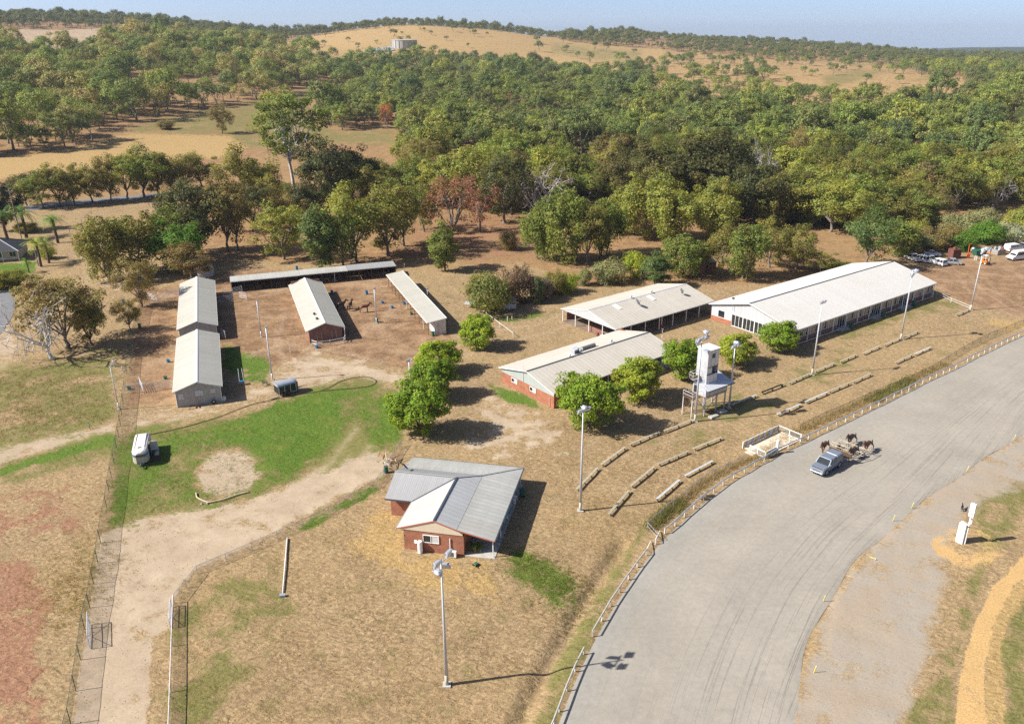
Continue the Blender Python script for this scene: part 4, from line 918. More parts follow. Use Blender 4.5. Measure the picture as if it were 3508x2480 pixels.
for x, y, h, c, lab in [(130, 545, 1.05, (0.105, 0.196, 0.042), 'feathery palm tree nearest the paddock fence'), (60, 535, 1.15, (0.112, 0.182, 0.049), 'palm tree behind the dark roofed house, second from the left'), (18, 540, 1.15, (0.084, 0.147, 0.042), 'palm tree at the left edge behind the dark roofed house'), (92, 598, 0.9, (0.238, 0.266, 0.042), 'yellowing palm tree at the corner of the dark roofed house'), (110, 590, 0.8, (0.168, 0.224, 0.042), 'green palm tree right of the yellowing palm'), (65, 612, 0.45, (0.140, 0.238, 0.042), 'small palm on the lawn of the neighbouring house')]:
    p = GV(x, y); o = thing('palm_tree', lab, 'palm', (p.x, p.y, 0), random.uniform(0, 6)); h *= 1.5; link('trunk', palm[0], o, scale=(h,) * 3); link('fronds', palm[1], o, scale=(h,) * 3, color=tuple(1.5 * q for q in c))

# ---------------------------------------------------------------- the bush: individuals in front, one mass behind
FIELDS = [  # outline, how much of the bush grows there
    ([(-400, 362), (0, 350), (154, 333), (231, 310), (295, 297), (513, 303), (560, 330), (560, 352), (487, 378), (385, 380), (244, 390), (205, 400), (64, 410), (0, 425), (-400, 470)], 0.0),
    ([(250, 292), (300, 278), (385, 256), (513, 234), (590, 223), (673, 203), (740, 186), (765, 205), (760, 248), (700, 262), (704, 277), (755, 294), (830, 294), (881, 284), (905, 352), (890, 430), (686, 440), (560, 420), (513, 307), (295, 303)], 0.0),
    ([(1160, 362), (1356, 362), (1356, 408), (1160, 408)], 0.0),
    ([(905, 166), (1030, 163), (1030, 190), (905, 190)], 0.35),
    ([(600, 108), (666, 87), (750, 73), (832, 66), (935, 57), (1165, 71), (1216, 84), (1293, 97), (1421, 108), (1498, 112), (1472, 146), (1395, 176), (1318, 172), (1216, 162), (1153, 156), (1038, 140), (948, 140), (884, 146), (789, 154), (755, 150), (684, 142)], 0.03),
    ([(-300, 66), (0, 64), (123, 67), (231, 63), (295, 63), (318, 84), (205, 118), (138, 130), (90, 124), (0, 110), (-300, 104)], 0.03),
    ([(1480, 116), (1639, 124), (1707, 133), (1958, 143), (2040, 158), (2079, 167), (2156, 172), (2190, 232), (2130, 240), (1990, 258), (1886, 268), (1707, 262), (1600, 256), (1440, 224)], -1),
    ([(2020, 186), (2079, 172), (2156, 172), (2172, 236), (2040, 240)], 0.01),
    ([(2073, 119), (2222, 122), (2194, 132), (2073, 130)], 0.0),
    ([(2117, 250), (2246, 253), (2246, 268), (2117, 266)], 0.2),
    ([(300, 70), (640, 98), (700, 122), (560, 100), (420, 92)], 0.45),
    ([(-400, 425), (0, 412), (240, 385), (420, 372), (560, 352), (600, 350), (600, 430), (385, 445), (0, 480), (-400, 500)], 0.0),
]
EDGE = [(-500, 420), (400, 420), (480, 380), (600, 430), (870, 452), (960, 470), (1180, 488), (1300, 440), (1400, 455), (1480, 500), (1600, 520), (1900, 520), (2050, 520), (2300, 470), (2800, 470)]
def bush():
    pts = []
    r = np.random.default_rng(77)
    bands = [(215, 330, 9.6), (330, 480, 10.4), (480, 700, 11.4), (700, 1000, 12.6), (1000, 1400, 13.6), (1400, 1900, 15.0), (1900, 2600, 20.0)]
    for d0, d1, sp in bands:
        xs = np.arange(-d1 * 0.72, d1 * 0.72, sp); ys = np.arange(d0 * 0.75, d1, sp); X, Y = np.meshgrid(xs, ys); X = X.ravel() + r.uniform(-0.42, 0.42, X.size) * sp; Y = Y.ravel() + r.uniform(-0.42, 0.42, Y.size) * sp
        D = np.hypot(X, Y); k = (D >= d0) & (D < d1) & (np.abs(np.arctan2(X, Y)) < R(37)); X, Y, D = X[k], Y[k], D[k]
        Z = ground_z(X, Y); vx, vy = proj(X, Y, Z)
        dens = np.where(vy < np.interp(vx, [e[0] for e in EDGE], [e[1] for e in EDGE]), 0.93, 0.0)
        gap = wob(X, Y, 0.03, 21); dens = dens * np.where(gap < -0.32, 0.35, 1.0)
        for k_, (poly, f) in enumerate(FIELDS): dens = np.where((poly_sd(vx, vy, poly) > 0) & (D < {4: 1640, 5: 1600}.get(k_, 2050)), np.minimum(dens, f if f >= 0 else np.where(wob(X, Y, 0.022, 33) + 0.5 * wob(X, Y, 0.06, 34) > 0.08, 0.34, 0.05)), dens)
        far = (D > 2150) & (vx < 1900); dens = np.where(far, dens * 0.5, dens)
        k = r.random(len(X)) < dens
        pts.append(np.stack([X[k], Y[k], Z[k], vx[k], vy[k]], 1))
    pts = np.concatenate(pts); D = np.hypot(pts[:, 0], pts[:, 1]); inview = (pts[:, 3] > -20) & (pts[:, 3] < 2316)
    order = np.argsort(np.where(inview, D, 1e6 + D)); n_ind = max(0, 300 - NTREE[0])
    front = order[:n_ind]; rest = order[n_ind:]
    pal = [(OL, 'olive'), (YG, 'yellow green'), (MG, 'green'), (DK, 'dark green'), (BR, 'brownish green'), ((0.14, 0.15, 0.03), 'light olive')]
    wts = [0.24, 0.26, 0.18, 0.08, 0.1, 0.14]
    for i in front:
        x, y, z, vx, vy = pts[i]; c, nm = pal[r.choice(6, p=wts)]
        kd = 'dense' if c == DK else ('gum' if r.random() < 0.72 else 'willow')
        where = ('behind the reddish dying trees' if vx < 1180 else 'around the pale clearing' if vx < 1420 else 'above the open shed and the hall' if vx < 1760 else 'above the grandstand' if vx < 2040 else 'above the parked vans') if vx > 700 else 'left of the tall pale trunked gum'
        lab = '%s tree %s thick bush %s' % (nm, 'fronting the' if vy > 455 else 'halfway into the' if vy > 425 else 'deep in the', where)
        h = r.uniform(9.5, 17.5); w = r.uniform(10, 18); f = r.uniform(0.8, 1.2)
        plant(kd, (x, y, z), h, w, tuple(q * f for q in c), lab, lab.replace(' tree ', ' trees '))
    # the rest: one mass of instanced trees
    src = bpy.data.collections.new('bush_sources'); names = []
    def source(me, k):
        o = bpy.data.objects.new('bush_source_%02d' % k, me); src.objects.link(o); return o
    ns = 0; groups = {}
    for key, mats in (('near', ['leaf_far', 'bark_grey']), ('hill', ['leaf_hill', 'bark_grey']), ('dark', ['leaf_dark', 'bark_brown'])):
        groups[key] = []
        for s in range(5): source(make_far(40 + ns, mats), ns); groups[key].append(ns); ns += 1
    mid = []
    for s in range(4):       # finer trees for the nearer part of the mass
        r2 = np.random.default_rng(300 + s); tubes, tips, cc, rz = skeleton(r2, 12, 10.5, 0.25, 7, 4, 0.33)
        e = 46; d = unit(r2.normal(size=(e, 3))); d[:, 2] = np.abs(d[:, 2]) - 0.25
        tips = np.concatenate([tips, cc + d * np.array([5.2, 5.2, rz]) * r2.uniform(0.55, 1.0, (e, 1))]); q, t = leaf_quads(tips, 10.5 * r2.uniform(0.06, 0.115, len(tips)), 72, 0.42, r2, crown_c=cc)
        V, F = tubes_mesh(tubes, 5); verts = np.concatenate([q, V]); faces = np.concatenate([np.arange(len(q)).reshape(-1, 4), F + len(q)])
        me = fast_mesh('mid_tree', verts, faces.ravel(), 4, ['leaf_far', 'bark_grey'], tint=np.concatenate([t, np.ones((len(V), 3))]), midx=np.concatenate([np.zeros(len(q) // 4), np.ones(len(F))]))
        source(me, ns); mid.append(ns); ns += 1
    P = pts[rest]; Dr = D[rest]; n = len(P)
    idx = np.zeros(n, np.int32); hill = (P[:, 3] < 720) & (Dr > 480)
    dark = (Dr > 1350) | (r.random(n) < 0.10)
    for i in range(n):
        if hill[i] and not (dark[i] and Dr[i] > 1350): idx[i] = r.choice(groups['hill'])
        elif dark[i]: idx[i] = r.choice(groups['dark'])
        elif Dr[i] < 620: idx[i] = r.choice(mid)
        else: idx[i] = r.choice(groups['near'])
    me = bpy.data.meshes.new('bush_points'); me.vertices.add(n); me.vertices.foreach_set('co', P[:, :3].astype(np.float32).ravel())
    a = me.attributes.new('idx', 'INT', 'POINT'); a.data.foreach_set('value', idx)
    rot = np.zeros((n, 3), np.float32); rot[:, 2] = r.uniform(0, 6.28, n); a = me.attributes.new('rot', 'FLOAT_VECTOR', 'POINT'); a.data.foreach_set('vector', rot.ravel())
    s = r.choice([0.75, 1.0, 1.2, 1.45, 1.75], n, p=[0.20, 0.32, 0.28, 0.15, 0.05]) * r.uniform(0.88, 1.12, n) * np.where(hill, 1.28, 1.1) * np.where(Dr > 1200, 0.80, 1.0) * np.where((P[:, 3] > 1440) & (Dr > 640), 0.84, 1.0); scl = np.stack([s, s, s * r.uniform(0.85, 1.15, n)], 1).astype(np.float32)
    a = me.attributes.new('scl', 'FLOAT_VECTOR', 'POINT'); a.data.foreach_set('vector', scl.ravel())
    o = link('woodland', me); tag(o, 'open eucalypt woodland covering the far slopes and hills', None, kind='stuff')
    ng = bpy.data.node_groups.new('woodland', 'GeometryNodeTree'); ng.interface.new_socket('Geometry', in_out='INPUT', socket_type='NodeSocketGeometry'); ng.interface.new_socket('Geometry', in_out='OUTPUT', socket_type='NodeSocketGeometry')
    gi = ng.nodes.new('NodeGroupInput'); go = ng.nodes.new('NodeGroupOutput'); ip = ng.nodes.new('GeometryNodeInstanceOnPoints'); ci = ng.nodes.new('GeometryNodeCollectionInfo')
    ci.inputs[0].default_value = src; ci.inputs['Separate Children'].default_value = True; ci.inputs['Reset Children'].default_value = True
    ip.inputs['Pick Instance'].default_value = True
    def attr(nm, ty):
        x = ng.nodes.new('GeometryNodeInputNamedAttribute'); x.data_type = ty; x.inputs[0].default_value = nm; return x.outputs[0]
    ng.links.new(gi.outputs[0], ip.inputs['Points']); ng.links.new(ci.outputs[0], ip.inputs['Instance'])
    ng.links.new(attr('idx', 'INT'), ip.inputs['Instance Index']); ng.links.new(attr('rot', 'FLOAT_VECTOR'), ip.inputs['Rotation']); ng.links.new(attr('scl', 'FLOAT_VECTOR'), ip.inputs['Scale'])
    ng.links.new(ip.outputs[0], go.inputs[0])
    md = o.modifiers.new('woodland', 'NODES'); md.node_group = ng
    print('bush', len(front), 'individual,', n, 'in the mass')
bush()
# ---------------------------------------------------------------- roofs
def roof(parent, poly, m, w=0.84, rib=0.012, nr=3, name='roof_sheet'):
    """lay ribbed steel sheets over a planar outline; the first edge of the outline is the eave"""
    P = [Vector(p) for p in poly]; o = P[0]; es = (P[1] - P[0]).normalized(); nrm = Vector((0, 0, 0))
    for i in range(1, len(P) - 1): nrm += (P[i] - o).cross(P[i + 1] - o)
    nrm.normalize()
    if nrm.z < 0: nrm = -nrm
    et = nrm.cross(es)
    if et.z < 0: et = -et
    q = [((p - o).dot(es), (p - o).dot(et)) for p in P]; s0 = min(a for a, _ in q); s1 = max(a for a, _ in q)
    def span(s):
        s = min(max(s, s0 + 1e-4), s1 - 1e-4); ts = []
        for (a, b), (c, d) in zip(q, q[1:] + q[:1]):
            if (a - s) * (c - s) <= 0 and abs(a - c) > 1e-9: ts.append(b + (d - b) * (s - a) / (c - a))
        return (min(ts), max(ts)) if ts else (0, 0)
    n = max(1, int(round((s1 - s0) / w))); w = (s1 - s0) / n; pit = w / nr
    prof = []
    for i in range(nr): prof += [(i * pit, rib if i == 0 else 0.0), (i * pit + pit * 0.12, rib), (i * pit + pit * 0.28, 0.0)]
    prof += [(w, 0.0)]
    prof[0] = (0.0, rib * 0.6)
    cache = {}
    rot = Matrix((es, et, nrm)).transposed().to_4x4()
    for k in range(n):
        a = s0 + k * w; sp = [span(a + u) for u, _ in prof]
        key = tuple(round(v, 3) for t in sp for v in t)
        if key not in cache:
            V = [(u, t[0], h) for (u, h), t in zip(prof, sp)] + [(u, t[1], h) for (u, h), t in zip(prof, sp)]; N = len(prof)
            me = bpy.data.meshes.new(name); me.from_pydata(V, [], [(i, i + 1, N + i + 1, N + i) for i in range(N - 1)]); me.materials.append(MATS[m]); cache[key] = me
        ob = link(name, cache[key], parent); ob.matrix_local = Matrix.Translation(o + es * a + nrm * 0.004) @ rot
def clad(parent, p0, p1, z0, z1, m, w=0.9, name='wall_sheet', top=None):
    """upright ribbed cladding between two ground points; top(s) may give the height along the wall"""
    p0, p1 = Vector((p0[0], p0[1], 0)), Vector((p1[0], p1[1], 0)); L = (p1 - p0).length; d = (p1 - p0) / L; nn = Vector((d.y, -d.x, 0)); n = max(1, int(round(L / w))); w = L / n
    rot = Matrix((d, nn, Vector((0, 0, 1)))).transposed().to_4x4(); cache = {}
    prof = []
    for i in range(3): prof += [(w * i / 3, 0.02), (w * (i + 0.2) / 3, 0.02), (w * (i + 0.35) / 3, 0)]
    prof.append((w, 0))
    for k in range(n):
        tp = [round((top(min(k * w + u, L)) if top else z1), 3) for u, _ in prof]; key = tuple(tp)
        if key not in cache:
            N = len(prof); me = bpy.data.meshes.new(name); me.from_pydata([(u, h, z0) for u, h in prof] + [(u, h, t) for (u, h), t in zip(prof, tp)], [], [(i, i + 1, N + i + 1, N + i) for i in range(N - 1)]); me.materials.append(MATS[m]); cache[key] = me
        ob = link(name, cache[key], parent); ob.matrix_local = Matrix.Translation(p0 + d * (k * w)) @ rot
def window(parent, c, ax, w, h, panes=2, depth_=0.06, frame='white_paint', glass='glass_dark', name='window'):
    """frame with panes; c = centre on the wall, ax = unit direction along the wall (outward = ax turned right)"""
    ax = Vector((ax[0], ax[1], 0)).normalized(); out = Vector((ax.y, -ax.x, 0)); rot = Matrix((ax, -out, Vector((0, 0, 1)))).transposed().to_4x4()
    t = 0.07; mb = MB().box(-w / 2, w / 2, -depth_, 0.05, -h / 2, -h / 2 + t).box(-w / 2, w / 2, -depth_, 0.05, h / 2 - t, h / 2).box(-w / 2, -w / 2 + t, -depth_, 0.05, -h / 2 + t, h / 2 - t).box(w / 2 - t, w / 2, -depth_, 0.05, -h / 2 + t, h / 2 - t)
    for i in range(1, panes): x = -w / 2 + w * i / panes; mb.box(x - t / 2, x + t / 2, -depth_, 0.05, -h / 2 + t, h / 2 - t)
    f = mb.build(name, frame, parent); f.matrix_local = Matrix.Translation(Vector(c)) @ rot
    pw = w / panes - t
    for i in range(panes):
        x = -w / 2 + w * (i + 0.5) / panes; g = glass if isinstance(glass, str) else glass[i % len(glass)]
        MB().box(x - pw / 2 + 0.002, x + pw / 2 - 0.002, -0.015, 0.01, -h / 2 + t + 0.002, h / 2 - t - 0.002).build('pane', g, f)
    return f
def gable_shed(name, label, loc, rot, L, W, eave, ridge, ry, rm, cap='white_paint', over=0.0, rw=0.84):
    """long axis x, right eave y=0, left eave y=W, ridge at y=ry"""
    t = thing(name, label, 'building' if 'shed' not in label else 'shed', loc, rot)
    roof(t, [(0, 0, eave), (L, 0, eave), (L, ry, ridge), (0, ry, ridge)], rm, rw)
    roof(t, [(L, W, eave), (0, W, eave), (0, ry, ridge), (L, ry, ridge)], rm, rw)
    MB().add([(-0.05, ry - 0.22, ridge - 0.02), (L + 0.05, ry - 0.22, ridge - 0.02), (L + 0.05, ry, ridge + 0.07), (-0.05, ry, ridge + 0.07), (L + 0.05, ry + 0.22, ridge - 0.02), (-0.05, ry + 0.22, ridge - 0.02)], [(0, 1, 2, 3), (3, 2, 4, 5)]).build('ridge_cap', cap, t)
    for y in (0, W): MB().box(-0.02, L + 0.02, y - 0.07, y + 0.07, eave - 0.16, eave - 0.012).build('gutter', 'white_worn', t)
    for x in (-0.03, L + 0.03):
        mb = MB().bar((x, 0.08, eave - 0.06), (x, ry, ridge - 0.06), 0.04, 0.16).bar((x, ry, ridge - 0.06), (x, W - 0.08, eave - 0.06), 0.04, 0.16); mb.build('barge_board', 'white_worn', t)
    return t
def prof_top(W, ry, eave, ridge): return lambda y: eave + (ridge - eave) * (y / ry if y <= ry else (W - y) / (W - ry)) - 0.10
def dish(loc, r, az, label, tilt=0.9, post=0.6):
    t = thing('satellite_dish', label, 'satellite dish', loc, az)
    MB().tube((0, 0, -0.1), (0, 0, post), 0.03, 0.03, 6).build('mast', 'galv', t)
    prof = [(r * k / 5, 0.22 * r * (k / 5) ** 2) for k in range(6)]
    mb = MB(); n = 14; vs = []; fs = []
    for rr, z in prof[1:]: vs += [(rr * math.cos(6.2832 * i / n), rr * math.sin(6.2832 * i / n), z) for i in range(n)]
    vs.append((0, 0, 0)); c = len(vs) - 1
    for k in range(4): fs += [(k * n + i, k * n + (i + 1) % n, (k + 1) * n + (i + 1) % n, (k + 1) * n + i) for i in range(n)]
    fs += [(c, i, (i + 1) % n) for i in range(n)]
    o = mb.add(vs, fs).build('reflector', 'dish_grey', t, loc=(0.05, 0, post), rot=(0, tilt, 0), smooth=True)
    MB().tube((0, 0, 0.02), (0.15 * r, 0, r * 0.9), 0.015, 0.015, 5).box(0.15 * r - 0.05, 0.15 * r + 0.05, -0.05, 0.05, r * 0.86, r * 0.98).build('feed_arm', 'dark_steel', o)
    return t
def roof_vent(loc, label, parent=None, m='galv'):
    t = thing('roof_vent', label, 'vent', loc)
    MB().lathe([(0.10, -0.2), (0.10, 0.18)], n=10).build('pipe', m, t); MB().lathe([(0.10, 0.18), (0.24, 0.26), (0.26, 0.42), (0.16, 0.54), (0.02, 0.58)], n=12).build('cowl', m, t, smooth=False)
    return t

# ---------------------------------------------------------------- foreground brick house (u right, v away)
def brick_house():
    t = thing('brick_house', 'red brick house with grey steel L shaped roof in the foreground', 'house', (-13.0, 77.4, 0), R(-12.0))
    E, RZ, BZ, VZ = 2.7, 4.2, 3.36, 2.45
    A, Va, Ap, J = (0, 0.0, E), (0, 5.65, E), (4.4, 0.0, RZ), (4.4, 9.5, RZ)
    roof(t, [Va, A, Ap, J], 'pale_roof', 0.76)
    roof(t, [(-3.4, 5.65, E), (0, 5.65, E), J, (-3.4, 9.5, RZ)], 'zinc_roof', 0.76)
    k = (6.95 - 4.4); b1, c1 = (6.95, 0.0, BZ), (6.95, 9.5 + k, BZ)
    roof(t, [b1, c1, J, Ap], 'zinc_sky_sheen', 0.76)
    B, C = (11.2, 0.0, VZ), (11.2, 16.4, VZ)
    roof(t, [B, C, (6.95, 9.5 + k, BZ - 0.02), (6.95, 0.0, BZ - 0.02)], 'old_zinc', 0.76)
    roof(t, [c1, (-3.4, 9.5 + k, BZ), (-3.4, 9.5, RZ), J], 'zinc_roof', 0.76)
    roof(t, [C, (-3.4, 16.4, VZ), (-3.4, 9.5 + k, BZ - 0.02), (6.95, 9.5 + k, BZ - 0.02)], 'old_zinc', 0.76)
    for nme, a, b, m in (('ridge_cap', (4.4, 0.0, RZ + 0.05), (4.4, 9.5, RZ + 0.05), 'dark_flash'), ('ridge_cap', (-3.4, 9.5, RZ + 0.05), (4.4, 9.5, RZ + 0.05), 'zinc_roof'), ('hip_cap', (4.4, 9.5, RZ + 0.05), (6.95, 9.5 + k, BZ + 0.04), 'zinc_roof'), ('hip_cap', (6.95, 9.5 + k, BZ + 0.03), (11.2, 16.4, VZ + 0.04), 'zinc_roof'), ('valley', (0, 5.65, E + 0.02), (4.4, 9.5, RZ + 0.02), 'dark_flash')):
        MB().bar(a, b, 0.22, 0.04).build(nme, m, t)
    for a, b in (((-0.05, -0.3, E - 0.08), (-0.05, 5.65, E - 0.08)), ((-3.4, 5.6, E - 0.08), (0, 5.6, E - 0.08)), ((11.26, 0.0, VZ - 0.08), (11.26, 16.4, VZ - 0.08)), ((-3.4, 16.46, VZ - 0.08), (11.2, 16.46, VZ - 0.08))):
        MB().bar(a, b, 0.12, 0.14).build('gutter', 'dark_flash' if a[0] > 5 or a[1] > 5 else 'zinc_roof', t)
    # walls: front wing, left wing
    w = 0.12
    MB().box(0.8, 7.7, 0.1, 0.1 + 2 * w, 0, 2.62).build('front_wall', 'red_brick', t)
    MB().box(0.8, 0.8 + 2 * w, 0.345, 6.4, 0, 2.6).build('side_wall', 'red_brick', t)
    MB().box(7.46, 7.7, 0.345, 12.6, 0, 2.6).build('verandah_wall', 'red_brick', t)
    MB().box(-3.0, 0.79, 6.4, 6.4 + 2 * w, 0, 2.6).build('wing_wall', 'red_brick', t)
    MB().box(-3.0, -2.76, 6.645, 12.6, 0, 2.6).build('wing_end_wall', 'red_brick', t)
    MB().box(-2.75, 7.45, 12.4, 12.6, 0, 2.6).build('back_wall', 'red_brick', t)
    MB().prism([(0.5, 2.64), (7.6, 2.64), (7.6, 2.80), (6.95, 3.27), (4.4, 4.12), (0.5, 2.78)], 'y', 0.03, 0.24).build('gable_panel', 'cream_wall', t)
    MB().prism([(6.45, 2.62), (12.5, 2.62), (12.5, 3.0), (9.5, 4.1), (6.45, 2.95)], 'x', -3.02, -2.86).build('gable_panel', 'cream_wall', t)
    for a, b in (((-0.02, -0.02, E - 0.06), (4.4, -0.02, RZ - 0.06)), ((4.4, -0.02, RZ - 0.06), (6.95, -0.02, BZ - 0.06)), ((6.95, -0.02, BZ - 0.06), (11.2, -0.02, VZ - 0.06))):
        MB().bar(a, b, 0.04, 0.14).build('barge_board', mat('terracotta_trim', (0.40, 0.14, 0.08), 0.6), t)
    window(t, (3.95, 0.07, 1.72), (1, 0, 0), 1.85, 1.0, 2, glass=['glass_dark', 'lamp_glass'])
    window(t, (7.73, 4.0, 1.5), (0, 1, 0), 1.5, 1.1, 2); window(t, (7.73, 9.0, 1.5), (0, 1, 0), 1.5, 1.1, 2)
    d = MB().box(7.705, 7.76, 6.2, 7.1, 0.1, 2.15).build('door', 'white_worn', t); MB().box(7.765, 7.80, 6.28, 6.34, 1.0, 1.12).build('handle', 'dark_steel', d)
    MB().box(7.72, 11.15, 0.1, 16.2, -0.1, 0.09).box(-2.9, 7.7, 12.62, 16.2, -0.1, 0.085).build('verandah_slab', 'concrete', t)
    for v in (0.4, 4.2, 8.0, 11.8, 15.8): MB().box(10.86, 10.96, v, v + 0.1, 0.09, 2.44).build('verandah_post', 'white_paint', t)
    for u in (-2.7, 1.0, 4.5): MB().box(u, u + 0.1, 15.9, 16.0, 0.09, 2.44).build('verandah_post', 'white_paint', t)
    MB().tube((6.15, 0.02, 0.5), (6.15, 0.02, 2.1), 0.06, 0.06, 8).build('conduit', 'white_paint', t)
    MB().box(2.0, 2.3, 0.0, 0.095, 0.95, 1.35).build('meter_box', 'white_paint', t)
    M_ = Matrix.Translation(t.location) @ Matrix.Rotation(R(-12.0), 4, 'Z')
    def W_(u, v, z=0): return M_ @ Vector((u, v, z))
    h = thing('water_heater', 'white upright water heater against the front brick wall of the house', 'water heater', W_(2.75, -0.25), R(-12)); MB().lathe([(0.27, 0), (0.28, 0.05), (0.28, 1.45), (0.24, 1.52), (0.04, 1.55)], n=16).build('tank', 'white_paint', h, smooth=False); MB().tube((0.12, 0.2, 0.3), (0.12, 0.38, 0.3), 0.02, 0.02, 6).build('pipe', 'galv', h)
    for u, v, r_, lab in ((6.5, -0.35, R(-12), 'white air conditioner unit on the ground at the front of the house'), (11.0, 12.0, R(78), 'white air conditioner unit on the verandah edge of the house')):
        a = thing('air_conditioner', lab, 'air conditioner', W_(u, v, 0.06), r_)
        MB().box(-0.45, 0.45, -0.17, 0.17, 0, 0.75).build('casing', 'white_paint', a, bevel=0.02); MB().box(-0.38, 0.18, -0.185, -0.172, 0.1, 0.66).build('grille', 'dish_grey', a); MB().box(-0.4, -0.3, -0.15, 0.15, -0.06, -0.001).box(0.3, 0.4, -0.15, 0.15, -0.06, -0.001).build('feet', 'concrete', a)
    dish(W_(-2.6, 10.6, 3.8), 0.55, R(20), 'dark grey satellite dish on the left ridge of the foreground house', 0.9, 0.5)
    b = thing('wheelie_bin', 'green wheelie bin beside the verandah of the foreground house', 'bin', W_(11.6, 13.6), 0.3); MB().loft([[(-.22, -.25, .05), (.22, -.25, .05), (.22, .25, .05), (-.22, .25, .05)], [(-.28, -.33, 0.95), (.28, -.33, 0.95), (.28, .33, 0.95), (-.28, .33, 0.95)]]).build('body', 'green_plastic', b); MB().box(-0.3, 0.3, -0.35, 0.36, 0.955, 1.02).build('lid', 'green_plastic', b); MB().tube((-0.25, -0.3, 0.1), (0.25, -0.3, 0.1), 0.1, 0.1, 10).build('wheels', 'tyre', b)
    for i, (u, v, c, lab) in enumerate(((8.2, 1.0, 'red_plastic', 'terracotta flower pot on the verandah of the house, leftmost'), (8.75, 0.9, 'red_plastic', 'terracotta flower pot on the verandah of the house, middle one'), (9.15, 1.2, 'yellow_paint', 'yellow flower pot on the verandah of the house'))):
        p = thing('flower_pot', lab, 'flower pot', W_(u, v, 0.09)); MB().lathe([(0.14, 0), (0.21, 0.36), (0.23, 0.36), (0.23, 0.40), (0.18, 0.38)], n=12).build('pot', mat('terracotta', (0.33, 0.11, 0.05), 0.85) if c == 'red_plastic' else c, p); link('plant', LIB['shrub'][i][1], p, loc=(0, 0, 0.15), scale=(0.16, 0.16, 0.28), color=DG)
    cl = MB(); rr = np.random.default_rng(4)
    for i in range(9):
        v = 5.5 + i * 0.55; cl.add([(11.0, v, 2.1), (11.05, v + 0.45, 2.1), (11.1, v + 0.42, 1.1 + rr.uniform(-.2, .3)), (11.06, v + 0.05, 1.0 + rr.uniform(-.2, .3))], [(0, 1, 2, 3)])
    c = cl.build('washing', 'teal_cloth'); c.matrix_world = M_; tag(c, 'pale green washing hung along the verandah edge of the house', 'laundry')
    # tools leaning in the grass by the slab
    m = thing('push_mower', 'small green push mower left on the straw by the verandah slab', 'mower', W_(9.4, -1.3), 0.9); MB().box(-0.25, 0.25, -0.2, 0.2, 0.1, 0.28).build('deck', 'green_plastic', m, bevel=0.03); MB().tube((-0.25, 0.15, 0.2), (-0.9, 0.15, 0.75), 0.02).tube((-0.25, -0.15, 0.2), (-0.9, -0.15, 0.75), 0.02).tube((-0.9, -0.15, 0.75), (-0.9, 0.15, 0.75), 0.02).build('handle', 'dark_steel', m)
    for x in (-0.2, 0.2):
        for y in (-0.24, 0.24): MB().tube((x, y - 0.03, 0.1), (x, y + 0.03, 0.1), 0.1, 0.1, 10).build('wheel', 'tyre', m)
brick_house()

# ---------------------------------------------------------------- stable yard: barns
def barn(label, loc, rot, L, front_wall=True, papers=False):
    # roof frame: x along the length, right eave y=0 ; here length runs away from the camera
    W = 7.2; t = gable_shed('barn', label, loc, rot, L, W, 2.75, 3.95, 3.6, 'barn_roof')
    t['category'] = 'barn'
    for x, nme in ((0.3, 'front'), (L - 0.3, 'back')):
        if nme == 'front': clad(t, (x, W - 0.35), (x, 0.35), 0, 2.7, 'sheet_wall', top=lambda s: prof_top(W, 3.6, 2.75, 3.95)(W - 0.35 - s))
        else: clad(t, (x, 0.35), (x, W - 0.35), 0, 2.7, 'sheet_wall', top=lambda s: prof_top(W, 3.6, 2.75, 3.95)(0.35 + s))
    clad(t, (L - 0.3, W - 0.35), (0.3, W - 0.35), 0, 2.72, 'cream_wall')
    n = int(L // 4)
    for i in range(n + 1): MB().box(0.35 + i * (L - 0.8) / n, 0.45 + i * (L - 0.8) / n, 0.3, 0.4, 0, 2.72).build('post', 'galv', t)
    clad(t, (0.3, 1.2), (L - 0.3, 1.2), 0, 2.72, 'sheet_wall')
    MB().tube((0.26, W - 0.3, 0.05), (0.26, W - 0.3, 2.7), 0.05, 0.05, 8).build('downpipe', 'white_paint', t); MB().tube((0.26, 0.3, 0.05), (0.26, 0.3, 2.7), 0.05, 0.05, 8).build('downpipe', 'white_paint', t)
    if papers:
        for y, z, w, h in ((6.15, 1.75, 0.75, 0.95), (3.5, 1.95, 1.2, 0.9), (1.45, 2.05, 0.75, 0.65)): MB().box(0.24, 0.27, y - w / 2, y + w / 2, z - h / 2, z + h / 2).build('notice_board', mat('notice', (0.55, 0.55, 0.56), 0.7, 0.30, 9.0), t)
    return t
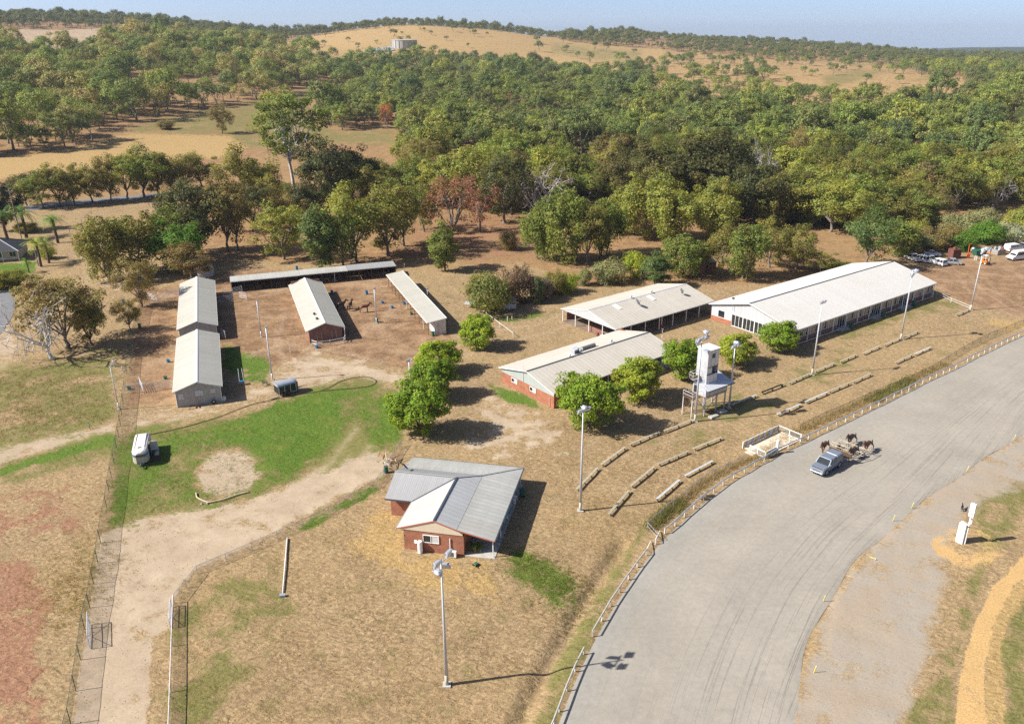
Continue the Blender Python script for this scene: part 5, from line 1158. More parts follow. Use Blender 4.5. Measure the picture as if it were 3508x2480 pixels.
# frame angle: away direction 109.3 deg; x axis = away, y axis = left of that
barn('long white roofed barn nearest the white horse float at left', (-45.26, 116.97, 0), R(109.3), 25.4, papers=True)
barn('long white roofed barn behind the nearest barn at left', (-55.35, 145.4, 0), R(109.4), 31.8)
def stable():
    W, L = 7.1, 31.8; t = gable_shed('stable_block', 'brick stable block with cream ribbed roof in the middle of the yard', (-31.31, 144.66, 0), R(109.7), L, W, 2.5, 3.75, 3.55, 'barn_roof'); t['category'] = 'stable'
    MB().box(0.45, 0.69, 0.5, W - 0.5, 0, 2.42).add([(0.45, 0.5, 2.42), (0.45, W - 0.5, 2.42), (0.45, 3.55, 3.55), (0.69, 0.5, 2.42), (0.69, W - 0.5, 2.42), (0.69, 3.55, 3.55)], [(0, 1, 2), (5, 4, 3), (0, 2, 5, 3), (1, 4, 5, 2)]).build('end_wall', 'dark_brick', t)
    MB().box(0.695, L - 0.5, W - 0.74, W - 0.5, 0, 2.42).build('side_wall', 'dark_brick', t); MB().box(0.695, L - 0.5, 0.5, 0.74, 0, 2.42).build('side_wall', 'dark_brick', t); MB().box(L - 0.495, L - 0.3, 0.5, W - 0.5, 0, 3.3).build('back_wall', 'dark_brick', t)
    for i in range(8):
        x = 2.5 + i * 3.7; d = MB().box(x, x + 1.1, 0.44, 0.495, 0.05, 2.1).build('stable_door', 'dark_timber', t); MB().box(x + 0.9, x + 0.98, 0.40, 0.438, 1.0, 1.2).build('handle', 'galv', d)
    for y in (1.6, 2.3, 4.3, 5.1): MB().tube((0.40, y, 0.1), (0.42, y + 0.1, 1.9), 0.025, 0.025, 5).build('leaning_rail', 'white_worn', t)
    MB().tube((-0.2, 0.1, 0), (-0.2, 0.1, 2.4), 0.06).build('post', 'white_paint', t)
    M_ = Matrix.Translation(t.location) @ Matrix.Rotation(R(109.7), 4, 'Z')
    for i, (x, y) in enumerate(((3.5, 4.6), (6.5, 4.7))):
        p = M_ @ Vector((x, y, 3.30)); roof_vent(p, ['dark roof vent on the stable roof nearest the gable', 'dark roof vent on the stable roof further from the gable'][i], m='dark_steel')
    # tack fence in front
    f = thing('rail_fence', 'low white post and rail pen in front of the brick stable gable', 'fence', M_ @ Vector((-1.6, 0, 0)), R(109.7))
    pts = [(0.6, 6.3), (-0.5, 5.6), (-0.7, 3.2), (-0.2, 0.6), (0.9, 0.2)]
    for x, y in pts: MB().box(x - 0.07, x + 0.07, y - 0.07, y + 0.07, -0.1, 1.15).build('post', 'white_worn', f)
    for a, b in zip(pts, pts[1:]):
        for z in (0.5, 1.0): MB().bar((*a, z), (*b, z), 0.05, 0.12).build('rail', 'white_worn', f)
stable()
def stall_shed():
    L = 37.3; t = thing('stall_shed', 'long low stall shed with rusty pale skillion roof at the back of the yard', 'shed', (-62.45, 175.11, 0), R(18.53))
    for x0, x1, dz, m in ((0, 15.2, 0.0, 'old_zinc'), (15.2, 26.0, 0.06, 'old_zinc'), (26.0, 37.3, 0.14, 'zinc_roof')):
        roof(t, [(x0, 0, 2.45 + dz), (x1, 0, 2.45 + dz), (x1, 4.0, 2.62 + dz), (x0, 4.0, 2.62 + dz)], m, 0.84)
        MB().box(x0, x1 - 0.01, -0.07, 0.05, 2.30 + dz, 2.44 + dz).build('gutter', 'white_worn', t)
    clad(t, (0, 3.8), (L, 3.8), 0, 2.5, 'dark_timber', 1.2); clad(t, (L - 0.1, 0.2), (L - 0.1, 3.8), 0, 2.5, 'dark_timber', 1.2); clad(t, (0.1, 3.8), (0.1, 0.2), 0, 2.4, 'dark_timber', 1.2)
    for i in range(14): MB().box(0.1 + i * 2.84, 0.22 + i * 2.84, 0.1, 0.22, 0, 2.4).build('post', 'white_worn' if i in (0, 8) else 'dark_timber', t)
    for i in range(13):
        if i % 2 == 0: MB().box(1.5 + i * 2.84, 1.56 + i * 2.84, 0.3, 3.7, 0, 1.5).build('stall_divider', 'dark_timber', t)
        for z in (0.6, 1.1): MB().box(0.24 + i * 2.84, 2.9 + i * 2.84, 0.14, 0.19, z, z + 0.06).build('rail', 'dark_timber', t)
stall_shed()
def tie_stalls():
    L = 35.4; t = thing('tie_stall_shed', 'narrow skillion shed of tie up stalls on thin posts at right of the yard', 'shed', (-15.94, 146.07, 0), R(110.5))
    # x away, y to the left; low eave on the left (y = 0 here is the right, so mirror)
    roof(t, [(0, 0.0, 2.7), (L, 0.0, 2.7), (L, -3.75, 3.2), (0, -3.75, 3.2)], 'barn_roof')
    MB().box(-0.03, L + 0.03, -0.02, 0.09, 2.53, 2.69).build('gutter', 'white_worn', t); MB().box(-0.03, L + 0.03, -3.85, -3.74, 3.05, 3.22).build('barge_board', 'white_paint', t)
    MB().bar((-0.03, 0, 2.64), (-0.03, -3.75, 3.14), 0.04, 0.14).build('barge_board', 'white_paint', t)
    clad(t, (0.15, -1.4), (0.15, -3.65), 0, 3.0, 'white_worn', 0.75, top=lambda s: 2.86 + s * 0.12); clad(t, (0.15, -3.65), (L - 0.1, -3.65), 0, 3.12, 'sheet_wall', 1.1); clad(t, (4.0, -1.4), (0.15, -1.4), 0, 2.85, 'white_worn', 0.8)
    for i in range(11): MB().box(0.4 + i * 3.4, 0.52 + i * 3.4, -0.25, -0.13, 0, 2.62).build('post', 'timber' if i != 1 and i != 5 else 'white_paint', t)
    for i in range(1, 10): MB().box(0.43 + i * 3.4, 0.49 + i * 3.4, -3.5, -0.4, 1.0, 1.12).build('divider_rail', 'timber', t)
    MB().box(0.02, 0.14, -2.4, -2.0, 1.6, 2.1).build('meter_box', 'galv', t); MB().tube((0.08, -2.2, 0), (0.08, -2.2, 1.6), 0.04).build('conduit', 'galv', t)
tie_stalls()

# ---------------------------------------------------------------- race club buildings (x along the track, y away from it)
def hall():
    L, W, E, RZ, ry = 28.0, 13.6, 2.75, 4.3, 6.5; loc = (6.29, 113.23, 0); rot = R(38.5)
    t = gable_shed('brick_hall', 'long red brick hall with pale ribbed roof behind the shade trees', loc, rot, L, W, E, RZ, ry, 'hall_roof', 'dark_flash')
    MB().box(0.35, 0.59, 0.3, W - 0.3, 0, 2.0).build('gable_wall', 'red_brick', t)
    clad(t, (0.33, W - 0.3), (0.33, 0.3), 2.0, 2.7, 'gable_green', 0.8, top=lambda s: prof_top(W, ry, E, RZ)(W - 0.3 - s))
    MB().box(0.6, L - 0.3, W - 0.54, W - 0.3, 0, 2.68).build('back_wall', 'red_brick', t); MB().box(L - 0.54, L - 0.3, 3.2, W - 0.55, 0, 3.2).build('far_wall', 'red_brick', t)
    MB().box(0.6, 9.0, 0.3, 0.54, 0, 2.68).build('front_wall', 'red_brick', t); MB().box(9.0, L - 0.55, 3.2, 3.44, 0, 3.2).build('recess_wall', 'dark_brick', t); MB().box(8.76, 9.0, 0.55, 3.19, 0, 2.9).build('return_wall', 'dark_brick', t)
    for x in (12.0, 15.2, 18.4, 21.6, 24.8, 27.6): MB().box(x, x + 0.1, 0.35, 0.45, 0, 2.66).build('verandah_post', 'white_paint', t)
    MB().box(9.01, L, 0.2, 3.19, -0.05, 0.08).build('verandah_slab', 'concrete', t)
    for y in (9.9, 5.3): window(t, (0.32, y, 1.45), (0, -1, 0), 1.5, 0.75, 2, glass=['glass_dark', 'lamp_glass'])
    window(t, (2.5, 0.27, 1.5), (1, 0, 0), 1.5, 1.0, 2); window(t, (6.0, 0.27, 1.5), (1, 0, 0), 1.5, 1.0, 2)
    for x in (11.5, 17.0, 22.5): window(t, (x, 3.17, 1.5), (1, 0, 0), 1.6, 1.2, 2)
    MB().tube((0.2, 1.2, 0.1), (0.2, 1.2, 1.6), 0.04).build('downpipe', 'white_worn', t)
    MB().tube((0.28, 7.6, 2.1), (0.28, 7.6, 4.9), 0.04, 0.03).build('aerial_mast', 'galv_pale', t)
    M_ = Matrix.Translation(Vector(loc)) @ Matrix.Rotation(rot, 4, 'Z')
    def zr(y): return E + (RZ - E) * (y / ry if y < ry else (W - y) / (W - ry))
    for i, (x, y) in enumerate(((11.3, 7.6), (12.2, 8.3))):
        c = thing('evaporative_cooler', ['grey evaporative cooler box on the hall roof, nearer the ridge', 'grey evaporative cooler box on the hall roof, further from the ridge'][i], 'cooler', M_ @ Vector((x, y, zr(y))), rot)
        MB().box(-0.42, 0.42, -0.42, 0.42, -0.1, 0.75).build('casing', 'galv', c, bevel=0.03); MB().box(-0.46, 0.46, -0.46, 0.46, 0.755, 0.84).build('lid', 'galv_pale', c)
        for k in range(4): MB().box(-0.36, 0.36, -0.45, -0.425, 0.08 + k * 0.16, 0.17 + k * 0.16).build('louvre', 'dish_grey', c)
    d = thing('roof_duct', 'fat grey round duct lying on the hall roof behind the cooler boxes', 'duct', M_ @ Vector((13.3, 8.1, zr(8.1) + 0.36)), rot); MB().tube((0, 0, 0), (3.0, 0, 0), 0.33, 0.33, 14).build('pipe', mat('duct_grey', (0.20, 0.19, 0.18), 0.5), d); MB().tube((-0.02, 0, 0), (0.1, 0, 0), 0.37, 0.37, 14).tube((2.95, 0, 0), (3.02, 0, 0), 0.37, 0.37, 14).build('collar', 'galv', d)
    roof_vent(M_ @ Vector((19.5, 7.3, zr(7.3))), 'small metal roof vent at the far end of the hall roof'); roof_vent(M_ @ Vector((9.3, 6.7, zr(6.7))), 'small pale roof cowl on the hall ridge near the cooler boxes', m='white_paint')
hall()
def open_shed():
    L, W, E, RZ, ry = 27.5, 15.6, 2.75, 4.5, 7.7; loc = (19.14, 141.52, 0); rot = R(37.0)
    t = gable_shed('open_shed', 'open sided shed on white posts with a cream roof between hall and grandstand', loc, rot, L, W, E, RZ, ry, 'hall_roof', 'galv_pale')
    for x in (0.05, L - 0.05):
        a, b = ((x, W - 0.2), (x, 0.2)) if x < 1 else ((x, 0.2), (x, W - 0.2))
        clad(t, a, b, 2.55, 2.7, 'cladding', 0.85, top=(lambda s: prof_top(W, ry, E, RZ)(W - 0.2 - s)) if x < 1 else (lambda s: prof_top(W, ry, E, RZ)(0.2 + s)))
    for i in range(8):
        for y in (0.25, W - 0.25): MB().box(0.3 + i * 3.82, 0.42 + i * 3.82, y - 0.06, y + 0.06, 0, 2.72).build('post', 'white_paint', t)
    for y in (3.9, 7.7, 11.6): MB().box(0.3, 0.42, y - 0.06, y + 0.06, 0, 2.6).build('post', 'white_paint', t)
    MB().box(0.2, L, 0.1, W - 0.1, -0.08, 0.05).build('floor_slab', mat('shed_floor', (0.20, 0.15, 0.11), 0.9, 0.25, 0.6), t)
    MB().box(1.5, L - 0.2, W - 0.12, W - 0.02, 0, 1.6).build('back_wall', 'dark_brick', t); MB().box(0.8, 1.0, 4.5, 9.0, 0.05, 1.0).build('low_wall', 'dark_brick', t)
    MB().box(12.1, 12.5, -0.02, 0.15, 0.35, 1.0).build('hose_reel_box', 'red_plastic', t); MB().tube((12.3, 0.08, 0.1), (12.3, 0.08, 2.7), 0.07).build('downpipe', 'white_paint', t)
    for x in (6.3, 15.6): MB().bar((x, ry - 0.5, RZ - 0.05), (x, ry - 2.4, RZ - 0.48), 0.8, 0.09).build('skylight_sheet', 'white_paint', t)
    M_ = Matrix.Translation(Vector(loc)) @ Matrix.Rotation(rot, 4, 'Z')
    dish(M_ @ Vector((10.2, 4.8, 3.95)), 0.75, R(20), 'satellite dish in the middle of the open shed roof', 1.15, 0.75); dish(M_ @ Vector((22.5, 4.6, 3.9)), 0.6, R(20), 'rusty satellite dish at the far end of the open shed roof', 1.35, 0.75)
    for x, lab in ((11.5, 'round roof ventilator on the open shed ridge, nearer one'), (17.2, 'round roof ventilator on the open shed ridge, further one')): roof_vent(M_ @ Vector((x, ry + 0.1, RZ)), lab)
    for i, (x, y) in enumerate(((1.2, 4.6), (1.0, 3.2))):
        c = thing('oil_drum', ['rusty oil drum under the near end of the open shed', 'pale oil drum at the near corner of the open shed'][i], 'drum', M_ @ Vector((x - 1.4, y, 0.0)), 0.3); MB().lathe([(0.28, 0), (0.29, 0.02), (0.29, 0.86), (0.27, 0.88), (0.26, 0.86), (0.02, 0.86)], n=14).build('shell', ['rust', 'white_worn'][i], c); MB().lathe([(0.30, 0.28), (0.305, 0.30), (0.30, 0.32)], n=14).build('hoop', ['rust', 'white_worn'][i], c)
open_shed()
def grandstand():
    L, W, E, RZ, ry = 49.4, 20.0, 3.2, 5.7, 10.4; loc = (51.05, 138.87, 0); rot = R(36.2)
    t = gable_shed('grandstand', 'big white roofed function building with long window wall facing the track', loc, rot, L, W, E, RZ, ry, 'white_roof', 'dark_flash')
    clad(t, (0.5, W - 0.4), (0.5, 0.4), 2.45, 3.0, 'cladding', 0.9, top=lambda s: prof_top(W, ry, E, RZ)(W - 0.4 - s)); clad(t, (L - 0.5, 0.4), (L - 0.5, W - 0.4), 0, 3.0, 'cladding', 1.2, top=lambda s: prof_top(W, ry, E, RZ)(0.4 + s))
    MB().box(0.6, L - 0.6, W - 0.6, W - 0.4, 0, 3.1).build('back_wall', 'dark_brick', t)
    # dark interior core so that the windows look into a room
    MB().box(1.2, L - 1.2, 4.5, W - 1.0, 0, 3.0).build('inner_wall', 'curtain', t); MB().box(0.5, L - 0.5, 0.9, W - 0.6, -0.1, 0.06).build('floor_slab', 'concrete', t)
    # front window wall y = 0.8, bays between three door bays
    y = 0.8; doors = (14.7, 26.3, 36.2)
    x = 0.5
    bays = []
    cur = 0.5
    for d in doors + (L - 0.5,):
        end = d if d != L - 0.5 else L - 0.5; bays.append((cur, end)); cur = d + 3.2
    for a, b in bays:
        n = max(1, int(round((b - a) / 2.9))); w = (b - a) / n
        MB().box(a, b, y - 0.1, y + 0.12, 0, 1.0).build('brick_dado', 'dark_brick', t)
        for i in range(n): window(t, (a + (i + 0.5) * w, y - 0.02, 1.78), (1, 0, 0), w - 0.02, 1.5, 4, glass=['curtain', 'curtain', 'glass_dark', 'curtain'])
        MB().box(a, b, y - 0.05, y + 0.08, 2.54, 3.02).build('fascia_panel', 'white_paint', t)
    for d in doors:
        f = window(t, (d + 1.6, y - 0.02, 1.35), (1, 0, 0), 3.18, 2.35, 4, glass='glass_dark', name='sliding_door'); MB().box(d, d + 3.2, y - 0.06, y + 0.1, 2.54, 3.02).build('fascia_panel', 'white_paint', t); MB().box(d - 0.2, d + 3.4, -0.6, y - 0.12, -0.05, 0.12).build('door_step', 'concrete', t)
    for i in range(13): MB().box(0.45 + i * 4.03, 0.57 + i * 4.03, 0.12, 0.24, 0, 3.1).build('post', 'white_paint', t)
    MB().box(0.4, L - 0.4, -0.05, 0.05, 0.30, 0.36).build('foot_rail', 'white_paint', t)
    # near gable: window strip, dado and glazed doors
    xx = 0.55
    MB().box(xx - 0.1, xx + 0.12, 14.6, W - 0.4, 0, 0.9).build('brick_dado', 'red_brick', t); MB().box(xx - 0.1, xx + 0.12, 0.4, 3.6, 0, 0.9).build('brick_dado', 'red_brick', t)
    window(t, (xx, 17.1, 1.68), (0, -1, 0), 4.9, 1.5, 3, glass=['lamp_glass', 'glass_dark', 'lamp_glass']); window(t, (xx, 2.0, 1.68), (0, -1, 0), 3.1, 1.5, 2, glass=['lamp_glass', 'glass_dark'])
    for k in range(4): window(t, (xx, 13.2 - k * 2.72, 1.24), (0, -1, 0), 2.68, 2.36, 3, glass='glass_dark', name='glazed_door')
    M_ = Matrix.Translation(Vector(loc)) @ Matrix.Rotation(rot, 4, 'Z')
    p = thing('gable_lamp', 'small floodlight on a thin pole at the grandstand gable corner', 'lamp', M_ @ Vector((0.1, 14.2, 3.3)), rot); MB().tube((0, 0, 0), (0, 0, 2.3), 0.035).build('pole', 'galv', p); MB().box(-0.25, 0.1, -0.2, 0.2, 2.3, 2.6).build('head', 'dark_steel', p)
    for x, lab in ((17.6, 'green wheelie bin at the grandstand wall, left one'), (28.6, 'green wheelie bin at the grandstand wall, middle one'), (40.2, 'green wheelie bin at the grandstand wall, right one')):
        b = thing('wheelie_bin', lab, 'bin', M_ @ Vector((x, -0.5, 0)), rot); MB().loft([[(-.22, -.25, .05), (.22, -.25, .05), (.22, .25, .05), (-.22, .25, .05)], [(-.28, -.33, 0.95), (.28, -.33, 0.95), (.28, .33, 0.95), (-.28, .33, 0.95)]]).build('body', 'green_plastic', b); MB().box(-0.3, 0.3, -0.35, 0.36, 0.955, 1.02).build('lid', 'green_plastic', b)
grandstand()
def tower():
    t = thing('judges_tower', 'tall grey steel judges tower on stilts with a cabin below it', 'tower', (28.71, 110.55, 0), R(35.0))
    # cabin x 0..4.7 (along track), y 0..2.6 (away)
    for x, y in ((0.1, 0.1), (2.6, 0.1), (4.5, 0.1), (0.1, 2.5), (2.6, 2.5), (4.5, 2.5)): MB().box(x - 0.09, x + 0.09, y - 0.09, y + 0.09, 0, 3.0).build('leg', 'galv', t)
    for a, b in (((0.1, 0.1, 0.5), (2.6, 0.1, 2.7)), ((2.6, 2.5, 0.5), (4.5, 2.5, 2.7)), ((0.1, 0.1, 1.5), (0.1, 2.5, 1.5)), ((0.1, 0.1, 2.8), (4.5, 0.1, 2.8)), ((0.1, 0.1, 1.2), (0.1, 2.5, 2.7))): MB().bar(a, b, 0.07, 0.07).build('brace', 'galv', t)
    MB().box(-0.05, 4.7, -0.05, 2.7, 3.0, 3.1).build('deck', 'rust', t)
    clad(t, (0, 0), (4.65, 0), 3.05, 4.35, 'cladding', 0.9); clad(t, (0, 2.6), (0, 0), 3.05, 4.6, 'cladding', 0.85); clad(t, (4.65, 0), (4.65, 2.6), 3.05, 4.6, 'cladding', 0.9); clad(t, (4.65, 2.6), (0, 2.6), 3.05, 5.0, 'cladding', 0.9)
    window(t, (-0.04, 2.0, 3.9), (0, -1, 0), 0.75, 1.3, 1, frame='galv', name='doorway')
    roof(t, [(-0.35, -0.65, 4.35), (5.6, -0.65, 4.35), (5.6, 3.0, 5.25), (-0.35, 3.0, 5.25)], 'galv_pale', 0.8)
    MB().box(-0.36, 5.61, -0.69, -0.62, 4.22, 4.36).build('fascia', 'dark_steel', t)
    # upper shaft
    x0, x1, y0, y1, z0, z1 = 0.9, 3.2, 0.9, 3.0, 4.6, 10.0
    clad(t, (x0, y1), (x0, y0), z0, z1, 'cladding', 0.7); clad(t, (x1, y0), (x1, y1), z0, z1, 'cladding', 0.7); clad(t, (x1, y1), (x0, y1), z0, z1, 'cladding', 0.7)
    clad(t, (x0, y0), (x1, y0), 7.35, z1, 'white_worn', 0.75); clad(t, (x0, y0), (x1, y0), z0, 6.1, 'white_worn', 0.75)
    MB().box(x0 - 0.02, x1 + 0.02, y0 - 0.06, y0 + 0.04, 6.1, 6.2).box(x0 - 0.02, x1 + 0.02, y0 - 0.06, y0 + 0.04, 7.28, 7.35).build('window_sill', 'dark_steel', t)
    MB().box(x0 + 0.05, x1 - 0.05, y0 + 0.5, y1 - 0.05, 5.9, 6.0).build('upper_floor', 'galv', t); MB().box(x0 + 0.05, x0 + 1.1, y0 + 0.05, y0 + 0.10, 6.21, 7.27).build('pane', 'lamp_glass', t)
    MB().box(x0 - 0.12, x1 + 0.12, y0 - 0.15, y1 + 0.12, z1, z1 + 0.1).build('roof', 'white_paint', t)
    MB().box(1.75, 2.35, y0 - 0.05, y0 - 0.03, 8.7, 9.35).build('camera_hatch', 'dark_steel', t)
    # rear platform with stair rails on the left
    MB().box(-2.1, -0.06, 0.6, 2.6, 3.0, 3.08).build('platform', 'dark_timber', t)
    for x, y in ((-2.0, 0.7), (-2.0, 2.5), (-1.0, 0.7)): MB().box(x - 0.05, x + 0.05, y - 0.05, y + 0.05, 0, 3.0).build('leg', 'white_worn', t)
    for z in (3.5, 4.0): MB().path([(-0.1, 0.65, z), (-2.05, 0.65, z), (-2.05, 2.55, z), (-0.1, 2.55, z)], 0.03).build('hand_rail', 'white_worn', t)
    for x, y in ((-2.05, 0.65), (-2.05, 2.55), (-1.0, 0.65), (-1.0, 2.55)): MB().tube((x, y, 3.08), (x, y, 4.0), 0.03).build('rail_post', 'white_worn', t)
    MB().box(-0.9, 0.85, 1.9, 2.7, 5.6, 5.68).build('upper_landing', 'dark_timber', t)
    for z in (6.1, 6.6): MB().path([(0.85, 1.95, z), (-0.85, 1.95, z), (-0.85, 2.65, z), (0.85, 2.65, z)], 0.028).build('hand_rail', 'white_worn', t)
    for x, y in ((-0.85, 1.95), (-0.85, 2.65)): MB().tube((x, y, 5.68), (x, y, 6.6), 0.028).build('rail_post', 'white_worn', t)
    for k in range(9): MB().box(-1.75, -1.3, 2.66, 2.72, 0.3 + k * 0.3, 0.34 + k * 0.3).build('ladder_rung', 'rust', t)
    for x in (-1.78, -1.27): MB().bar((x, 2.69, 0.0), (x, 2.69, 4.0), 0.05, 0.05).build('ladder_rail', 'rust', t)
    MB().path([(-0.9, -0.4, 1.1), (2.2, -0.4, 1.1)], 0.03).path([(-0.9, -0.4, 0.1), (-0.9, -0.4, 1.1)], 0.03).path([(2.2, -0.4, 0.1), (2.2, -0.4, 1.1)], 0.03).path([(0.6, -0.4, 0.1), (0.6, -0.4, 1.1)], 0.03).build('guard_rail', 'rust', t)
    MB().box(0.1, 0.7, 0.5, 1.3, 9.9 + 0.2, 10.35).build('roof_box', 'galv', t)
    for k, (x, y, w, d) in enumerate(((0.6, -1.0, 1.6, 0.8), (2.9, -0.6, 1.5, 0.9))):
        b = MB().box(-w / 2, w / 2, -d / 2, d / 2, -0.1, 0.32).build('concrete_block', 'concrete', None, bevel=0.06); b.matrix_world = Matrix.Translation((28.71, 110.55, 0)) @ Matrix.Rotation(R(35), 4, 'Z') @ Matrix.Translation((x + 0.4, y, 0)); tag(b, ['concrete footing block at the near foot of the judges tower', 'concrete footing block right of the near one under the judges tower'][k], 'concrete block')
tower()
def pump_shed():
    p = GZ(ZC, 0, 1120); t = thing('pump_shed', 'little white pump shed tucked beside the large olive shrub', 'shed', (p.x - 2.4, p.y - 0.4, 0), R(10))
    MB().box(0, 4.2, 0, 0.08, 0, 1.0).box(0, 0.08, 0.085, 2.2, 0, 1.5).box(4.12, 4.2, 0.085, 2.2, 0, 1.5).build('wall', 'white_worn', t); roof(t, [(-0.1, -0.15, 1.55), (4.3, -0.15, 1.55), (4.3, 2.4, 1.75), (-0.1, 2.4, 1.75)], 'old_zinc'); MB().box(0.05, 0.12, 0.0, 0.07, 1.0, 1.55).box(4.1, 4.17, 0.0, 0.07, 1.0, 1.55).build('post', 'galv', t)
    p = GV(1058, 690); s = thing('loading_ramp', 'low steel topped loading bench beside the wire fence', 'bench', (p.x, p.y, 0), R(-18)); roof(s, [(-1.6, -0.8, 0.9), (1.6, -0.8, 0.9), (1.6, 0.8, 1.0), (-1.6, 0.8, 1.0)], 'old_zinc')
    for x in (-1.5, 1.5):
        for y in (-0.7, 0.7): MB().tube((x, y, 0), (x, y, 0.92), 0.04).build('leg', 'timber', s)
    q = GV(1602, 622); h = thing('brick_hut', 'small dark brick hut half hidden behind the gums', 'hut', (q.x - 3, q.y + 2, 0), R(30)); MB().box(0, 5, 0, 4, 0, 2.6).build('wall', 'dark_brick', h); roof(h, [(-0.3, -0.3, 2.6), (5.3, -0.3, 2.6), (5.3, 4.3, 3.1), (-0.3, 4.3, 3.1)], 'old_zinc'); MB().box(1.5, 2.4, -0.03, -0.005, 0.05, 2.05).build('door', 'dark_timber', h)
    q = GV(1437, 628); h = thing('horse_crush', 'white pipe framed horse crush behind the open shed', 'crush', (q.x, q.y, 0), R(20))
    for x in (0, 1.2, 2.4): MB().path([(x, 0, 0), (x, 0, 2.0), (x, 0.9, 2.0), (x, 0.9, 0)], 0.05).build('hoop', 'white_paint', h)
    for z in (0.6, 1.1): MB().path([(0, 0, z), (2.4, 0, z)], 0.04).path([(0, 0.9, z), (2.4, 0.9, z)], 0.04).build('rail', 'white_paint', h)
    MB().tube((1.4, 0.45, 2.0), (1.4, 0.45, 3.2), 0.05).build('mast', 'galv', h)
    q = GV(462, 618); c = thing('white_tank', 'white slab sided water tank half hidden behind the upper barn', 'tank', (q.x, q.y, 0), 0.3); MB().lathe([(1.9, 0), (1.95, 0.1), (1.95, 2.0), (1.8, 2.15), (0.3, 2.4)], n=20).build('shell', 'white_worn', c); MB().lathe([(0.3, 2.38), (0.3, 2.5), (0.05, 2.52)], n=12).build('hatch', 'galv', c)
pump_shed()
def neighbour():
    t = thing('tiled_house', 'house with dark tiled hip roof and white verandah at the left edge', 'house', (-139.5, 199.2, 0), R(16))
    L, W, E, RZ = 15.0, 12.0, 2.6, 5.2
    for poly in ([(0, 0, E), (L, 0, E), (L - 6, 6, RZ), (5, 6, RZ)], [(L, 0, E), (L, W, E), (L - 6, 6, RZ)], [(L, W, E), (0, W, E), (5, 6, RZ), (L - 6, 6, RZ)], [(0, W, E), (0, 0, E), (5, 6, RZ)]): roof(t, poly, 'tile_dark', 0.9, 0.02, name='roof_tile_course')
    for a, b in (((L, 0, E + .05), (L - 6, 6, RZ + .05)), ((L - 6, 6, RZ + .05), (5, 6, RZ + .05)), ((0, 0, E + .05), (5, 6, RZ + .05)), ((L, W, E + .05), (L - 6, 6, RZ + .05))): MB().bar(a, b, 0.25, 0.07).build('ridge_cap', 'galv_pale' if a[1] == 0 else 'tile_dark', t)
    MB().box(0.5, L - 0.8, 2.0, W - 0.6, 0, 2.58).build('wall', 'cream_wall', t)
    for x in (0.2, 3.8, 7.5, 11.0, 14.6): MB().box(x, x + 0.14, 0.15, 0.29, 0, 2.56).build('verandah_post', 'white_paint', t)
    for x0 in (0.34, 3.94, 7.64, 11.14): MB().box(x0, x0 + 3.4, 0.19, 0.25, 0.8, 0.88).build('verandah_rail', 'white_paint', t)
    for x in (2.0, 6.0, 10.0, 13.0): window(t, (x, 1.97, 1.5), (1, 0, 0), 1.5, 1.3, 2)
    MB().box(8.6, 9.4, 4.6, 5.4, 4.4, 5.3).build('roof_cooler', 'galv', t)
    p = GV(905, 116)  # water tank on the far hill
neighbour()
def hill_tank():
    D = 1280.0; e = ray(907 * VS, 114 * VS); k = D / math.hypot(e[0], e[1]); x, y = e[0] * k, e[1] * k; z = gz1(x, y)
    t = thing('water_tank', 'big round concrete water tank on the far grassy hill', 'water tank', (x, y, z)); MB().lathe([(18.2, -3), (18.2, 9.5), (18.6, 9.6), (18.6, 10.2), (17.8, 10.3), (0.2, 10.9)], n=40).build('shell', mat('tank_wall', (0.42, 0.40, 0.37), 0.9, 0.15, 0.15, streak=(1, 1, 0.1)), t)
    for i in range(20):
        a = 2 * math.pi * i / 20; MB().box(-0.4, 0.4, -0.3, 0.3, -3, 9.4).build('pilaster', 'concrete', t, loc=(18.4 * math.cos(a), 18.4 * math.sin(a), 0), rot=(0, 0, a))
    v = MB(); rr = np.random.default_rng(2)
    pts = []
    for a, b in ((789, 129), (830, 112), (880, 107), (886, 118), (850, 124), (810, 131)):
        e = ray(a * VS, b * VS); d = 1180 + (129 - b) * 5; kk = d / math.hypot(e[0], e[1]); px, py = e[0] * kk, e[1] * kk; pts.append((px, py, gz1(px, py) + 0.8))
    v.add(pts, [tuple(range(len(pts)))]); o = v.build('gravel_bank', mat('blue_gravel', (0.24, 0.25, 0.26), 0.95, 0.25, 0.08)); tag(o, 'grey rock covered bank below the water tank', None, kind='structure')
hill_tank()
# ---------------------------------------------------------------- fences and rails
def fence(name, label, pts, h, post=('tube', 0.04), pm='galv', rails=(), rm='galv', rr=0.03, mesh=None, sub=1, cat='fence', pz=0.0):
    """posts stand at every point; rails (heights) and wire mesh run between neighbours"""
    o = thing(name, label, cat, (pts[0][0], pts[0][1], 0)); q = [Vector((p[0] - pts[0][0], p[1] - pts[0][1], gz1(p[0], p[1]) * 0 )) for p in pts]
    pmesh = (MB().tube((0, 0, -0.2), (0, 0, h + pz), post[1], post[1], 8) if post[0] == 'tube' else MB().box(-post[1], post[1], -post[1], post[1], -0.2, h + pz)).mesh('post', pm)
    for p in q: link('post', pmesh, o, loc=p)
    for a, b in zip(q, q[1:]):
        for z in rails:
            d = b - a; mb = MB()
            if rr > 0: mb.tube((0, 0, 0), d, rr, rr, 8)
            else: mb.bar((0, 0, 0), d, 0.06, 0.14)
            mb.build('rail', rm, o, loc=a + Vector((0, 0, z)))
        if mesh:
            d = b - a; MB().add([(0, 0, 0.03), (d.x, d.y, 0.03), (d.x, d.y, h - 0.02), (0, 0, h - 0.02)], [(0, 1, 2, 3)]).build('wire_mesh', mesh, o, loc=a)
    return o
